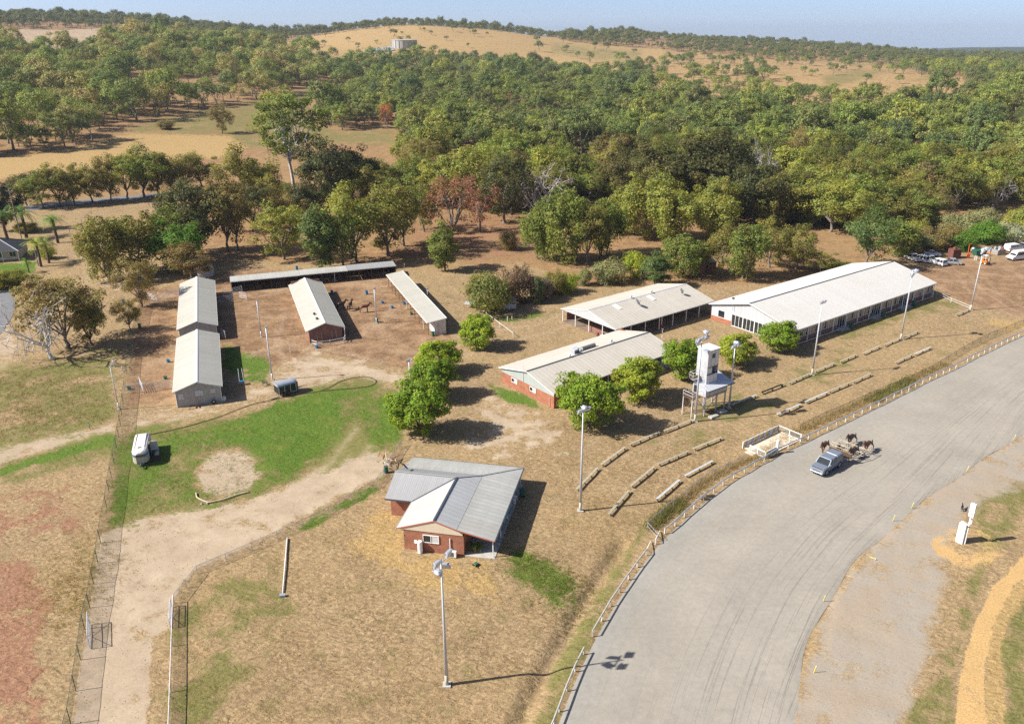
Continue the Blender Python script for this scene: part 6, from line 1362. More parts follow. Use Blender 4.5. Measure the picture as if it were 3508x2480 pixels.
def track_rail():
    o = thing('running_rail', 'white running rail on short posts along the outside of the track', 'railing', (RAIL_PTS[0].x, RAIL_PTS[0].y, 0)); b0 = Vector((RAIL_PTS[0].x, RAIL_PTS[0].y, 0))
    pm = MB().box(-0.05, 0.05, -0.05, 0.05, -0.2, 0.74).mesh('post', 'white_worn'); P = [p - b0 for p in RAIL_PTS]; P = [Vector((p.x, p.y, 0)) for p in P]
    gaps = {13, 26, 47, 48}
    for i, p in enumerate(P):
        pr = link('post', pm, o, loc=p); pr.rotation_euler = (random.uniform(-.05, .05), random.uniform(-.05, .05), random.uniform(0, 1))
    for i, (a, b) in enumerate(zip(P, P[1:])):
        if i == 5: continue
        d = b - a
        if i in (12, 13): MB().tube((0, 0, 0.0), d + Vector((-0.5, 0.3, -0.55)), 0.06, 0.06, 8).build('rail', 'white_paint', o, loc=a + Vector((0, 0, 0.74))); continue
        MB().tube(d * -0.02, d * 1.02, 0.085, 0.085, 8).build('rail', 'galv' if i > 14 else 'rail_grey', o, loc=a + Vector((0, 0, 0.76 + random.uniform(-0.03, 0.03))))
track_rail()
def Zs(o, pts, z=0.0): return [GZ(o, x, y, z) for x, y in pts]
def spaced(pts, d):
    """posts every d metres along a line"""
    p = np.array([[q[0], q[1]] for q in pts]); s = np.concatenate([[0], np.cumsum(np.hypot(*np.diff(p, axis=0).T))]); n = max(1, int(round(s[-1] / d))); t = np.linspace(0, s[-1], n + 1)
    return [Vector((np.interp(a, s, p[:, 0]), np.interp(a, s, p[:, 1]), 0)) for a in t]
fence('wire_fence', 'chain wire fence behind the running rail, left of the white presentation pen', spaced(Zs(ZG, ((1222, 1400), (1450, 1200), (1680, 1015), (1800, 940), (1910, 890), (2075, 815)), 1.0), 3.2), 1.05, ('tube', 0.03), 'galv', (1.04,), 'galv', 0.022, 'chain_grey')
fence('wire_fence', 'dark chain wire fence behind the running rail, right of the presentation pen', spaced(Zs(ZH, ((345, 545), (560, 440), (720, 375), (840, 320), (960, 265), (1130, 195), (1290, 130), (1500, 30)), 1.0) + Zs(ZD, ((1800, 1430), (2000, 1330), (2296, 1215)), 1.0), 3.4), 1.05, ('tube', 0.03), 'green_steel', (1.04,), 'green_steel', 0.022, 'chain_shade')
fence('gate_brace', 'slanting pipe brace at the end of the chain wire fence by the rail', Zs(ZG, ((1222, 1400), (1310, 1500)), 1.0), 1.05, ('tube', 0.035), 'galv', (1.0, 0.5), 'galv', 0.025, None)
gf = Zs(ZI, ((560, 1800), (620, 1580), (665, 1290), (705, 1020), (740, 750), (785, 565), (820, 360), (857, 178))) + Zs(ZE, ((880, 1580), (935, 1280), (955, 1140), (975, 1010), (1000, 890), (1022, 760), (1040, 660), (1056, 560), (1066, 470), (1080, 370), (1095, 275), (1110, 100))) + Zs(ZA, ((1130, 1500), (1165, 1370), (1205, 1250), (1250, 1080), (1285, 960)))
fence('boundary_fence', 'tall green chain wire boundary fence along the left of the driveway', gf, 1.82, ('tube', 0.035), 'green_steel', (1.80,), 'green_steel', 0.018, 'chain_green')
wf = Zs(ZI, ((1480, 1850), (1500, 1300), (1512, 900), (1525, 525)))
fence('pipe_fence', 'chain wire fence with a fat white top pipe beside the driveway in front', wf, 1.05, ('tube', 0.035), 'galv', (1.05,), 'white_worn', 0.04, 'chain_grey')
fence('yard_fence', 'grey chain wire fence bending from the white pipe fence to the brick house', Zs(ZI, ((1525, 525), (1630, 390), (1725, 268), (1978, 160), (2205, 60))) + Zs(ZF, ((180, 1545), (400, 1440), (630, 1330), (830, 1205), (1030, 1100), (1110, 1000), (1190, 850), (1262, 740))), 1.05, ('tube', 0.03), 'galv', (1.04,), 'galv', 0.022, 'chain_grey')
def gate(name, label, a, b, h, m='galv'):
    d = b - a; t = thing(name, label, 'gate', (a.x, a.y, 0), math.atan2(d.y, d.x)); L = d.length
    for p0, p1 in (((0, 0, 0.1), (0, 0, h)), ((L, 0, 0.1), (L, 0, h)), ((0, 0, 0.1), (L, 0, 0.1)), ((0, 0, h), (L, 0, h)), ((0, 0, h * 0.55), (L, 0, h * 0.55))): MB().tube(p0, p1, 0.035, 0.035, 8).build('frame_pipe', m, t)
    for p0, p1 in (((0, 0, h), (L / 2, 0, 0.1)), ((L / 2, 0, 0.1), (L, 0, h))): MB().tube(p0, p1, 0.025, 0.025, 6).build('brace', m, t)
    MB().add([(0, 0.01, 0.1), (L, 0.01, 0.1), (L, 0.01, h), (0, 0.01, h)], [(0, 1, 2, 3)]).build('wire_mesh', 'chain_grey', t); return t
gate('driveway_gate', 'open pipe gate standing beside the green boundary fence', GZ(ZI, 790, 925), GZ(ZI, 788, 712), 1.6, 'galv_pale')
gate('driveway_gate', 'open pipe gate folded back against the white pipe fence', GZ(ZI, 1490, 745), GZ(ZI, 1500, 560), 1.1, 'galv_pale')
def panel_fence(label, pts, h=1.6, n=5, m='galv_pale'):
    o = thing('panel_fence', label, 'fence', (pts[0].x, pts[0].y, 0))
    for k, (a, b) in enumerate(zip(pts, pts[1:])):
        d = b - a; q = a - pts[0]
        for s in (0.0, 1.0): MB().tube((0, 0, 0), (0, 0, h), 0.035, 0.035, 8).build('post', m, o, loc=q + d * s * 0.995 + Vector((0, 0, 0)))
        for i in range(n): MB().tube((0, 0, 0), d, 0.028, 0.028, 6).build('rail', m, o, loc=q + Vector((0, 0, h * (0.25 + 0.75 * i / (n - 1)) - 0.02)))
panel_fence('steel yard panels between the boundary fence and the nearest barn', Zs(ZE, ((1095, 278), (1225, 265), (1340, 255), (1510, 225))))
panel_fence('short steel yard panel swung open near the nearest barn', Zs(ZE, ((1225, 205), (1258, 275))))
panel_fence('grey rail panels beside the upper barn, left of it', Zs(ZA, ((1290, 1040), (1380, 1062), (1460, 1025), (1565, 1000))))
panel_fence('white steel yard panels right of the upper barn, nearest row', Zs(ZA, ((1890, 1082), (2035, 1060))))
panel_fence('white steel yard panels right of the upper barn, back row', Zs(ZA, ((1950, 1020), (2040, 1000), (2120, 975))))
panel_fence('white steel yard panel right of the upper barn, rightmost', Zs(ZA, ((2095, 1030), (2160, 1045))))
panel_fence('white curved gate panels in the gap between the two barns', Zs(ZA, ((1885, 1345), (1975, 1385))), 1.7)
fence('paddock_fence', 'old timber post fence in the pale paddock beyond the palms', spaced(Zs(ZA, ((460, 560), (640, 440), (800, 290))), 4.5) , 1.2, ('tube', 0.09), 'grey_timber', (1.0,), 'galv', 0.012)
fence('paddock_fence', 'timber post fence with wire beyond the stall shed', spaced(Zs(ZA, ((1850, 640), (2120, 750), (2296, 760))), 6.0), 1.2, ('tube', 0.07), 'grey_timber', (1.0, 0.6), 'galv', 0.012)
fence('rail_barrier', 'low white pipe barrier running past the lone shade tree', Zs(ZB, ((1880, 1100), (2120, 1280), (2240, 1370))), 1.0, ('tube', 0.05), 'white_paint', (0.98,), 'white_worn', 0.05, None)
fence('white_post', 'thin white post beside the pump shed', Zs(ZB, ((2190, 1225), (2230, 1222))), 1.0, ('tube', 0.06), 'white_paint', (), 'galv', 0.02, None, cat='post')
fence('rail_fence', 'post and rail fence running out from the far corner of the grandstand', [G(3080 + x * .1864, 820 + y * .1864) for x, y in ((690, 1030), (950, 1160), (1290, 1300))], 1.0, ('tube', 0.06), 'white_worn', (0.45, 0.9), 'white_worn', 0.035)
def pen():
    t = thing('presentation_pen', 'white railed presentation pen with yellow and blue striped panels beside the track', 'pen', (31.84, 100.4, 0), R(38.0))
    L, W = 8.2, 3.7
    MB().box(0.2, L - 0.1, -W + 0.1, -0.15, -0.05, 0.12).build('slab', 'pale_slab', t); MB().box(-0.7, 0.15, -2.2, -0.9, -0.05, 0.09).build('ramp', 'pale_slab', t)
    def rail(a, b, n, stripes, m='white_paint'):
        a, b = Vector(a), Vector(b); d = b - a
        for i in range(n + 1): MB().box(-0.05, 0.05, -0.05, 0.05, 0, 1.05).build('post', m, t, loc=a + d * i / n)
        for z in (0.15, 1.0): MB().bar((0, 0, 0), d, 0.07, 0.08).build('rail', m, t, loc=a + Vector((0, 0, z)))
        if stripes:
            L_ = d.length; k = int(L_ / 0.42); u = d.normalized()
            for i in range(k):
                s0 = i * L_ / k; s1 = (i + 1) * L_ / k - 0.02; sh = 0.28
                p = [a + u * s0 + Vector((0, 0, 0.2)), a + u * s1 + Vector((0, 0, 0.2)), a + u * min(s1 + sh, L_) + Vector((0, 0, 0.95)), a + u * min(s0 + sh, L_) + Vector((0, 0, 0.95))]
                nn = Vector((u.y, -u.x, 0)) * 0.012
                MB().add([x + nn for x in p] + [x - nn for x in p], [(0, 1, 2, 3), (7, 6, 5, 4), (0, 4, 5, 1), (1, 5, 6, 2), (2, 6, 7, 3), (3, 7, 4, 0)]).build('striped_panel', ['yellow_stripe', 'blue_stripe', 'white_worn'][i % 3] if i % 3 < 2 or True else '', t)
        else: MB().add([a + Vector((0, 0, .2)), b + Vector((0, 0, .2)), b + Vector((0, 0, .95)), a + Vector((0, 0, .95))], [(0, 1, 2, 3)]).build('wire_mesh', 'chain_grey', t)
    rail((0, 0, 0), (L, 0, 0), 5, True); rail((L, 0, 0), (L, -W, 0), 2, False); rail((0, -W, 0), (2.3, -W, 0), 1, True); rail((0, -1.2, 0), (0, -W, 0), 2, False)
    MB().tube((6.0, -W + 0.4, 0), (6.0, -W + 0.4, 1.6), 0.04).build('marker_post', 'white_paint', t)
    p = G(2500 + 1230 * .13066, 1420 + 1010 * .13066); c = thing('winning_post', 'thick white round winning post at the running rail', 'post', (p.x, p.y, 0)); MB().lathe([(0.20, -0.1), (0.20, 1.95), (0.17, 2.0), (0.03, 2.02)], n=14).build('cylinder', 'white_paint', c); MB().lathe([(0.205, 0.0), (0.23, 0.02), (0.23, 0.12), (0.205, 0.14)], n=14).build('collar', 'white_worn', c)
pen()
# ---------------------------------------------------------------- bench seats on the lawn
BENCH = [(ZG, 600, 1108, 785, 920), (ZG, 815, 893, 1025, 740), (ZG, 1063, 718, 1325, 608), (ZG, 1365, 600, 1612, 502), (ZG, 1955, 370, 2170, 285), (ZG, 2215, 265, 2400, 192),
    (ZH, 0, 265, 195, 188), (ZH, 240, 180, 425, 98), (ZH, 470, 80, 640, 8), (ZD, 690, 1575, 830, 1515), (ZD, 890, 1505, 1035, 1440), (ZD, 1075, 1430, 1215, 1372), (ZD, 1240, 1370, 1370, 1310),
    (ZG, 880, 1325, 1060, 1115), (ZG, 1075, 1080, 1280, 910), (ZG, 1310, 890, 1580, 775), (ZG, 1620, 755, 1868, 655), (ZG, 1295, 1200, 1500, 1025), (ZG, 1548, 990, 1790, 860),
    (ZH, 138, 455, 345, 365), (ZH, 385, 345, 580, 260), (ZH, 590, 255, 770, 180), (ZH, 800, 170, 960, 100), (ZD, 1175, 1582, 1320, 1515), (ZD, 1340, 1510, 1480, 1450), (ZD, 1705, 1165, 1820, 1120)]
BL = ['upper row bench, first from the left, behind the near light pole', 'upper row bench, second from the left', 'upper row bench, third from the left', 'upper row bench ending at the pole in front of the tower',
    'upper row bench just right of the judges tower', 'upper row bench, second right of the tower', 'upper row bench, third right of the tower', 'upper row bench ending at the middle light pole', 'upper row bench just past the middle light pole', 'upper row bench, second past the middle light pole', 'upper row bench, third past the middle light pole', 'upper row bench ending at the tall pole by the grandstand', 'upper row bench just past the tall pole by the grandstand',
    'middle row bench, first from the left, nearest the light pole foot', 'middle row bench, second from the left', 'middle row bench, third from the left', 'middle row bench, fourth from the left, left of the presentation pen',
    'lower row bench, left of the two beside the wire fence', 'lower row bench, right of the two beside the wire fence',
    'grey bench lying in the tower shadow', 'grey bench right of the tower shadow', 'middle right bench, third from the tower shadow', 'middle right bench, fourth from the tower shadow', 'middle right bench, fifth from the tower shadow', 'middle right bench with a pale plank, farthest of its row', 'short bench at the foot of the farthest light pole']
for i, (o, x0, y0, x1, y1) in enumerate(BENCH):
    a, b = GZ(o, x0, y0, 0.45), GZ(o, x1, y1, 0.45); d = b - a; L = d.length
    t = thing('bench_seat', 'plank seat, ' + BL[i], 'bench', (a.x, a.y, 0), math.atan2(d.y, d.x), 'plank seats facing the track')
    m = 'bench_grey' if i in (4, 17, 18, 19, 20, 24) else 'bench_wood'
    for k in (0, 1): MB().box(0, L, -0.165 + k * 0.17, -0.005 + k * 0.17, 0.40, 0.45).build('plank', m, t)
    n = max(2, int(L / 1.5))
    for k in range(n):
        x = 0.3 + (L - 0.6) * k / (n - 1); MB().box(x - 0.05, x + 0.05, -0.14, 0.14, -0.1, 0.398).build('leg', 'timber', t)
# ---------------------------------------------------------------- light poles
def floodlight(parent, loc, az, tilt=0.6, s=1.0):
    o = MB().loft([[(-0.28 * s, -0.22 * s, 0), (0.28 * s, -0.22 * s, 0), (0.28 * s, 0.22 * s, 0), (-0.28 * s, 0.22 * s, 0)], [(-0.46 * s, -0.36 * s, 0.22 * s), (0.46 * s, -0.36 * s, 0.22 * s), (0.46 * s, 0.36 * s, 0.22 * s), (-0.46 * s, 0.36 * s, 0.22 * s)], [(-0.48 * s, -0.38 * s, 0.38 * s), (0.48 * s, -0.38 * s, 0.38 * s), (0.48 * s, 0.38 * s, 0.38 * s), (-0.48 * s, 0.38 * s, 0.38 * s)]]).build('floodlight', 'galv', parent, loc=loc)
    o.rotation_mode = 'QUATERNION'; d = Vector((math.cos(az) * math.cos(tilt), math.sin(az) * math.cos(tilt), -math.sin(tilt))); o.rotation_quaternion = d.to_track_quat('Z', 'Y')
    MB().box(-0.42 * s, 0.42 * s, -0.33 * s, 0.33 * s, 0.382 * s, 0.40 * s).build('lens', 'lamp_glass', o); MB().box(-0.5 * s, 0.5 * s, -0.05 * s, 0.05 * s, -0.1 * s, 0.0).build('bracket', 'galv', o)
    return o
def light_pole(label, base, h, heads, r0=0.2, r1=0.09, arm=0.7, s=1.0, lean=(0, 0)):
    t = thing('light_pole', label, 'light pole', (base.x, base.y, 0)); top = (lean[0], lean[1], h)
    MB().tube((0, 0, 1.2), top, r0 * 0.93, r1, 12).build('mast', 'galv_pale', t, smooth=True); MB().tube((0, 0, -0.2), (0, 0, 1.2), r0, r0 * 0.93, 12).build('sleeve', 'pole_base' if r0 > 0.15 else 'galv_pale', t, smooth=True)
    MB().box(-r0 * 2.0, r0 * 2.0, -r0 * 2.0, r0 * 2.0, -0.1, 0.12).build('footing', 'concrete', t)
    az0 = heads[0][0] if heads else 0
    if arm: MB().bar((top[0] - arm * math.sin(az0), top[1] + arm * math.cos(az0), h - 0.05), (top[0] + arm * math.sin(az0), top[1] - arm * math.cos(az0), h - 0.05), 0.09, 0.09).bar((top[0], top[1], h - 0.3), (top[0], top[1], h + 0.4), 0.09, 0.09).build('crossarm', 'galv', t)
    for az, off, dz, tilt in heads:
        floodlight(t, (top[0] - off * math.sin(az0), top[1] + off * math.cos(az0), h + dz), az, tilt, s)
    return t
TR = R(-52)
light_pole('nearest tall light pole with four big floodlights in the foreground', G(1530.7, 2346), 13.1, [(R(-30), -0.85, 0.45, 0.3), (R(-25), 0.85, 0.45, 0.3), (R(50), -0.75, -0.55, 0.35), (R(-95), 0.75, -0.6, 0.35)], 0.18, 0.06, 0.8, 0.82)
light_pole('tall light pole at the left end of the bench rows', G(1988, 1749.6), 13.3, [(TR, -0.6, 0.3, 0.5), (TR, 0.6, 0.3, 0.5), (R(40), 0.0, 0.5, 0.5)], 0.18, 0.06, 0.7, 0.75)
light_pole('tall light pole in front of the judges tower', G(2380.7, 1443.5), 13.2, [(TR, -0.7, 0.0, 0.5), (TR, 0.7, 0.0, 0.5), (R(20), 0.5, 0.8, 0.5), (R(160), -0.7, -0.5, 0.5)], 0.18, 0.06, 0.8, 0.95)
light_pole('shorter light pole just right of the judges tower', G(2497, 1397.5), 10.2, [(TR, -0.6, 0.1, 0.5), (TR, 0.6, 0.1, 0.5), (R(60), 0.1, 0.5, 0.5)], 0.17, 0.06, 0.7, 0.85)
light_pole('tall light pole with two lamps in front of the grandstand', G(2781.7, 1285), 12.8, [(TR, -0.45, 0.1, 0.5), (TR, 0.45, 0.1, 0.5)], 0.17, 0.06, 0.5, 0.7)
light_pole('tall light pole before the far end of the grandstand', G(3085.4, 1163), 12.9, [(R(10), -0.5, 0.5, 0.4), (TR, 0.3, -0.4, 0.5), (R(-20), 0.5, 0.1, 0.5)], 0.17, 0.06, 0.6, 0.95)
light_pole('farthest tall light pole by the dirt car park', G(3324.6, 1063), 12.6, [(R(10), -0.5, 0.5, 0.4), (TR, 0.3, -0.4, 0.5), (R(-20), 0.5, 0.1, 0.5)], 0.17, 0.06, 0.6, 0.95)
light_pole('thin light pole between the barns and the brick stable', G(895.7, 1155), 7.4, [(R(-40), 0, 0.0, 0.6)], 0.12, 0.08, 0, 0.5)
light_pole('light pole beside the small dark horse float', G(933.4, 1302), 9.5, [(R(-40), 0, 0.0, 0.6)], 0.14, 0.09, 0, 0.55)
light_pole('thin light pole in the yard right of the horses', G(1290.4, 1108), 7.4, [(R(-60), 0, 0.0, 0.6)], 0.12, 0.08, 0, 0.55)
light_pole('thin lamp pole standing at the green boundary fence', G(407.7, 1402.7), 7.3, [(R(-10), 0.0, 0.0, 0.6)], 0.10, 0.05, 0, 0.4)
light_pole('light pole rising between the shade trees in the row of three', GV(922, 895), 6.6, [(R(-60), -0.3, 0.1, 0.5), (R(0), 0.3, 0.1, 0.5)], 0.13, 0.08, 0.4, 0.5)
light_pole('short lamp post behind the tie up stalls', GZ(ZB, 1495, 1080), 3.6, [(R(-60), 0, 0.0, 0.6)], 0.08, 0.06, 0, 0.45)
light_pole('small lamp post between hall and open shed', GZ(ZC, 1345, 1400), 2.4, [(R(-90), 0, 0.0, 0.5)], 0.06, 0.05, 0, 0.35)
def power_pole(label, b, h, lean=0):
    t = thing('power_pole', label, 'power pole', (b.x, b.y, 0)); MB().tube((0, 0, -0.3), (lean, 0, h), 0.15, 0.10, 10).build('mast', 'grey_timber', t); MB().bar((-0.9 + lean, 0, h - 0.6), (0.9 + lean, 0, h - 0.6), 0.09, 0.1).build('crossarm', 'grey_timber', t)
    for x in (-0.8, 0.0, 0.8): MB().lathe([(0.05, 0), (0.07, 0.06), (0.04, 0.12), (0.06, 0.16), (0.02, 0.2)], (x + lean, 0, h - 0.54), 8).build('insulator', 'white_paint', t)
power_pole('tall thin power pole behind the palms at left', GV(49, 536), 14.0, -0.4); power_pole('short grey pole at the corner of the neighbouring lawn', GV(86, 596), 5.0)
light_pole('pale steel mast of the fallen style short lamp near the dead gum', GV(256, 822), 1.6, [], 0.08, 0.07, 0)
def fallen():
    a, b = G(985, 1846), G(968, 2046); d = b - a; t = thing('fallen_pole', 'white steel pole lying on the dry grass in the foreground', 'pole', (a.x, a.y, 0), math.atan2(d.y, d.x)); L = d.length
    MB().tube((0, 0, 0.16), (L - 0.3, 0, 0.16), 0.09, 0.07, 12).build('mast', 'white_worn', t, smooth=True); MB().box(L - 0.32, L + 0.05, -0.3, 0.3, 0.0, 0.28).build('base_plate', 'galv', t)
fallen()
# ---------------------------------------------------------------- vehicles (x forward)
def wheel(parent, x, y, r, w=0.22, side=1, rim='rim'):
    o = MB().tube((0, -w / 2, 0), (0, w / 2, 0), r, r, 18).build('wheel', 'tyre', parent, loc=(x, y, r)); s = 1 if y > 0 else -1
    MB().tube((0, s * (w / 2 + 0.002), 0), (0, s * (w / 2 + 0.018), 0), r * 0.66, r * 0.6, 14).build('rim', rim, o); return o
def body_shell(prof, W, inset=0.10, bev=0.05):
    """side outline (x,z) swept over the width with the shoulders pulled in"""
    rings = []
    zs = [p[1] for p in prof]; z0, z1 = min(zs), max(zs)
    for y, k in ((-W / 2, 1.0), (-W / 2 + inset, 0.0), (W / 2 - inset, 0.0), (W / 2, 1.0)):
        rings.append([(x, y, z - (0.06 * k if z > z0 + 0.6 * (z1 - z0) else 0)) for x, z in prof])
    return MB().loft(rings)
def cabin(t, x0, x1, x2, x3, W, zb, zt, paint, name='cabin', pillars=(), glass='glass_dark', tw=0.16):
    """glasshouse: base x0..x1 at zb, roof x2..x3 at zt (x0 rear), with painted roof and pillars"""
    wb, wt = W / 2 - 0.04, W / 2 - tw
    MB().loft([[(x0, -wb, zb), (x1, -wb, zb), (x1, wb, zb), (x0, wb, zb)], [(x2, -wt, zt), (x3, -wt, zt), (x3, wt, zt), (x2, wt, zt)]]).build('windows', glass, t)
    MB().loft([[(x2 - 0.05, -wt - 0.02, zt - 0.02), (x3 + 0.06, -wt - 0.02, zt - 0.02), (x3 + 0.06, wt + 0.02, zt - 0.02), (x2 - 0.05, wt + 0.02, zt - 0.02)], [(x2 + 0.03, -wt + 0.06, zt + 0.06), (x3 - 0.03, -wt + 0.06, zt + 0.06), (x3 - 0.03, wt - 0.06, zt + 0.06), (x2 + 0.03, wt - 0.06, zt + 0.06)]]).build('roof', paint, t)
    for s in (-1, 1):
        for f, g in [((x1, zb), (x3, zt)), ((x0, zb), (x2, zt))] + [((p, zb), (q, zt)) for p, q in pillars]:
            MB().bar((f[0], s * (wb + 0.01), f[1]), (g[0], s * (wt + 0.015), g[1]), 0.09, 0.05).build('pillar', paint, t)
def lamps(t, xf, xr, W, zf, zr):
    for s in (-1, 1):
        MB().box(xf - 0.12, xf + 0.03, s * (W / 2 - 0.36) - 0.16, s * (W / 2 - 0.36) + 0.16, zf - 0.09, zf + 0.09).build('headlight', 'lamp_glass', t); MB().box(xr - 0.03, xr + 0.08, s * (W / 2 - 0.14) - 0.10, s * (W / 2 - 0.14) + 0.10, zr - 0.16, zr + 0.16).build('tail_light', 'red_plastic', t)
def ute():
    a, b = G(2760 + 500 * .13066, 1480 + 1128 * .13066), G(2760 + 845 * .13066, 1480 + 905 * .13066); d = a - b; rot = math.atan2(d.y, d.x)
    mid = (a + b) / 2; left = Vector((-math.sin(rot), math.cos(rot), 0)); c = mid - left * 0.75    # measured wheels are on the car's left side
    t = thing('pickup_truck', 'silver blue dual cab pickup with canopy towing the horse trainer on the track', 'pickup', (c.x, c.y, 0.012), rot)
    W = 1.86; P = 'silver_blue'
    prof = [(2.62, 0.38), (2.66, 0.62), (2.60, 0.96), (2.38, 1.10), (1.25, 1.17), (-2.55, 1.16), (-2.62, 0.95), (-2.62, 0.50), (-2.05, 0.45), (-2.02, 0.72), (-1.85, 0.86), (-1.42, 0.86), (-1.22, 0.72), (-1.18, 0.40), (1.18, 0.40), (1.22, 0.72), (1.40, 0.87), (1.85, 0.87), (2.05, 0.70), (2.10, 0.38)]
    body_shell(prof, W).build('body', P, t, bevel=0.0)
    cabin(t, -0.97, 1.30, -0.90, 0.62, W, 1.13, 1.80, P, pillars=((0.25, 0.08),), tw=0.13)
    MB().loft([[(-2.58, -W / 2 + .04, 1.15), (-1.0, -W / 2 + .04, 1.15), (-1.0, W / 2 - .04, 1.15), (-2.58, W / 2 - .04, 1.15)], [(-2.42, -W / 2 + .13, 1.82), (-0.98, -W / 2 + .13, 1.82), (-0.98, W / 2 - .13, 1.82), (-2.42, W / 2 - .13, 1.82)], [(-2.3, -W / 2 + .26, 1.89), (-1.02, -W / 2 + .26, 1.89), (-1.02, W / 2 - .26, 1.89), (-2.3, W / 2 - .26, 1.89)]]).build('canopy', P, t)
    for s in (-1, 1): MB().add([(-2.3, s * (W / 2 - .045), 1.30), (-1.15, s * (W / 2 - .045), 1.30), (-1.15, s * (W / 2 - .105), 1.68), (-2.2, s * (W / 2 - .105), 1.68)], [(0, 1, 2, 3)]).build('canopy_window', 'glass_dark', t)
    MB().box(2.60, 2.69, -0.50, 0.50, 0.64, 0.84).build('grille', 'dish_grey', t); MB().box(2.70, 2.755, -0.6, 0.6, 0.42, 0.50).build('air_intake', 'black_plastic', t); MB().box(2.756, 2.765, -0.25, 0.25, 0.50, 0.60).build('number_plate', 'white_paint', t); MB().box(2.52, 2.74, -W / 2 + 0.05, W / 2 - 0.05, 0.38, 0.60).build('front_bumper', 'silver_blue', t, bevel=0.06); MB().box(-2.78, -2.60, -W / 2 + 0.08, W / 2 - 0.08, 0.5, 0.68).build('rear_bumper', 'rim', t, bevel=0.03)
    MB().bar((2.50, -0.75, 1.07), (2.50, 0.75, 1.07), 0.05, 0.08).build('bonnet_guard', 'black_plastic', t); MB().bar((-0.96, -0.70, 1.88), (-0.96, 0.70, 1.88), 0.12, 0.04).build('roof_seam', 'car_white', t)
    lamps(t, 2.58, -2.62, W, 0.82, 0.95)
    for s in (-1, 1):
        MB().box(0.95, 1.10, s * 0.98 - 0.1, s * 0.98 + 0.1, 1.18, 1.36).build('mirror', P, t, bevel=0.02); MB().box(-1.0, 1.1, s * 0.95 - 0.05, s * 0.95 + 0.05, 0.36, 0.42).build('side_step', 'black_plastic', t)
        for x in (0.75, -0.35): MB().box(x - 0.1, x + 0.1, s * 0.935 - 0.012, s * 0.935 + 0.012, 0.98, 1.02).build('door_handle', 'silver', t)
    for x in (1.63, -1.62):
        for y in (-0.80, 0.80): wheel(t, x, y * 1.06, 0.41, 0.26)
    # trainer trailer behind
    back = Vector((-math.cos(rot), -math.sin(rot), 0)); h = c + back * 3.0
    f = thing('horse_trainer', 'wheeled pale timber and steel frame towed behind the pickup to exercise horses', 'trailer', (h.x, h.y, 0.012), rot); m = 'log'
    fr = mat('pale_steel', (0.48, 0.40, 0.28), 0.7, 0.15)
    for a_, b_ in (((-0.2, -1.6, 0.75), (-0.2, 1.6, 0.75)), ((-0.2, -1.6, 0.75), (-4.4, -1.6, 0.75)), ((-0.2, 1.6, 0.75), (-4.4, 1.6, 0.75)), ((-4.4, -2.2, 0.85), (-4.4, 2.2, 0.85)), ((-2.3, -2.2, 0.8), (-2.3, 2.2, 0.8)), ((0.5, 0, 0.5), (-0.2, 0, 0.75)), ((-0.2, 0, 0.75), (-4.4, 0, 0.8)), ((-2.3, -2.2, 1.25), (-2.3, 2.2, 1.25)), ((-0.2, -1.6, 0.75), (-2.3, -2.2, 1.25)), ((-0.2, 1.6, 0.75), (-2.3, 2.2, 1.25)), ((-4.4, -2.2, 0.85), (-4.4, -2.2, 1.5)), ((-4.4, 2.2, 0.85), (-4.4, 2.2, 1.5)), ((-4.4, 0, 0.85), (-4.4, 0, 1.5)), ((-2.3, 0, 0.8), (-2.3, 0, 1.6)), ((-2.3, -2.2, 1.25), (-4.4, -2.2, 1.5)), ((-2.3, 2.2, 1.25), (-4.4, 2.2, 1.5)), ((-2.3, 0, 1.6), (-4.4, 0, 1.5)), ((-0.2, 0, 0.75), (-2.3, 0, 1.6))): MB().tube(a_, b_, 0.045, 0.045, 8).build('frame_bar', fr, f)
    for y0 in (-1.55, 0.1):
        for k in range(9): MB().box(-0.34, -0.28, y0 + k * 0.165, y0 + k * 0.165 + 0.13, 0.75, 1.65).build('slat', 'dark_timber', f)
        for z in (0.8, 1.6): MB().box(-0.27, -0.23, y0 - 0.03, y0 + 1.5, z - 0.04, z + 0.04).build('slat_rail', 'timber', f)
    for y in (-1.75, 1.75): wheel(f, -3.4, y, 0.42, 0.16, rim='white_worn')
    MB().tube((-3.4, -1.7, 0.42), (-3.4, 1.7, 0.42), 0.05).build('axle', 'dark_steel', f); MB().tube((-0.1, 1.5, 0), (-0.1, 1.5, 0.8), 0.04).build('prop_stand', 'dark_steel', f); MB().tube((-0.1, -1.5, 0.1), (-0.1, -1.5, 0.8), 0.04).build('prop_stand', 'dark_steel', f)
    return h, rot
UTE_H, UTE_R = ute()
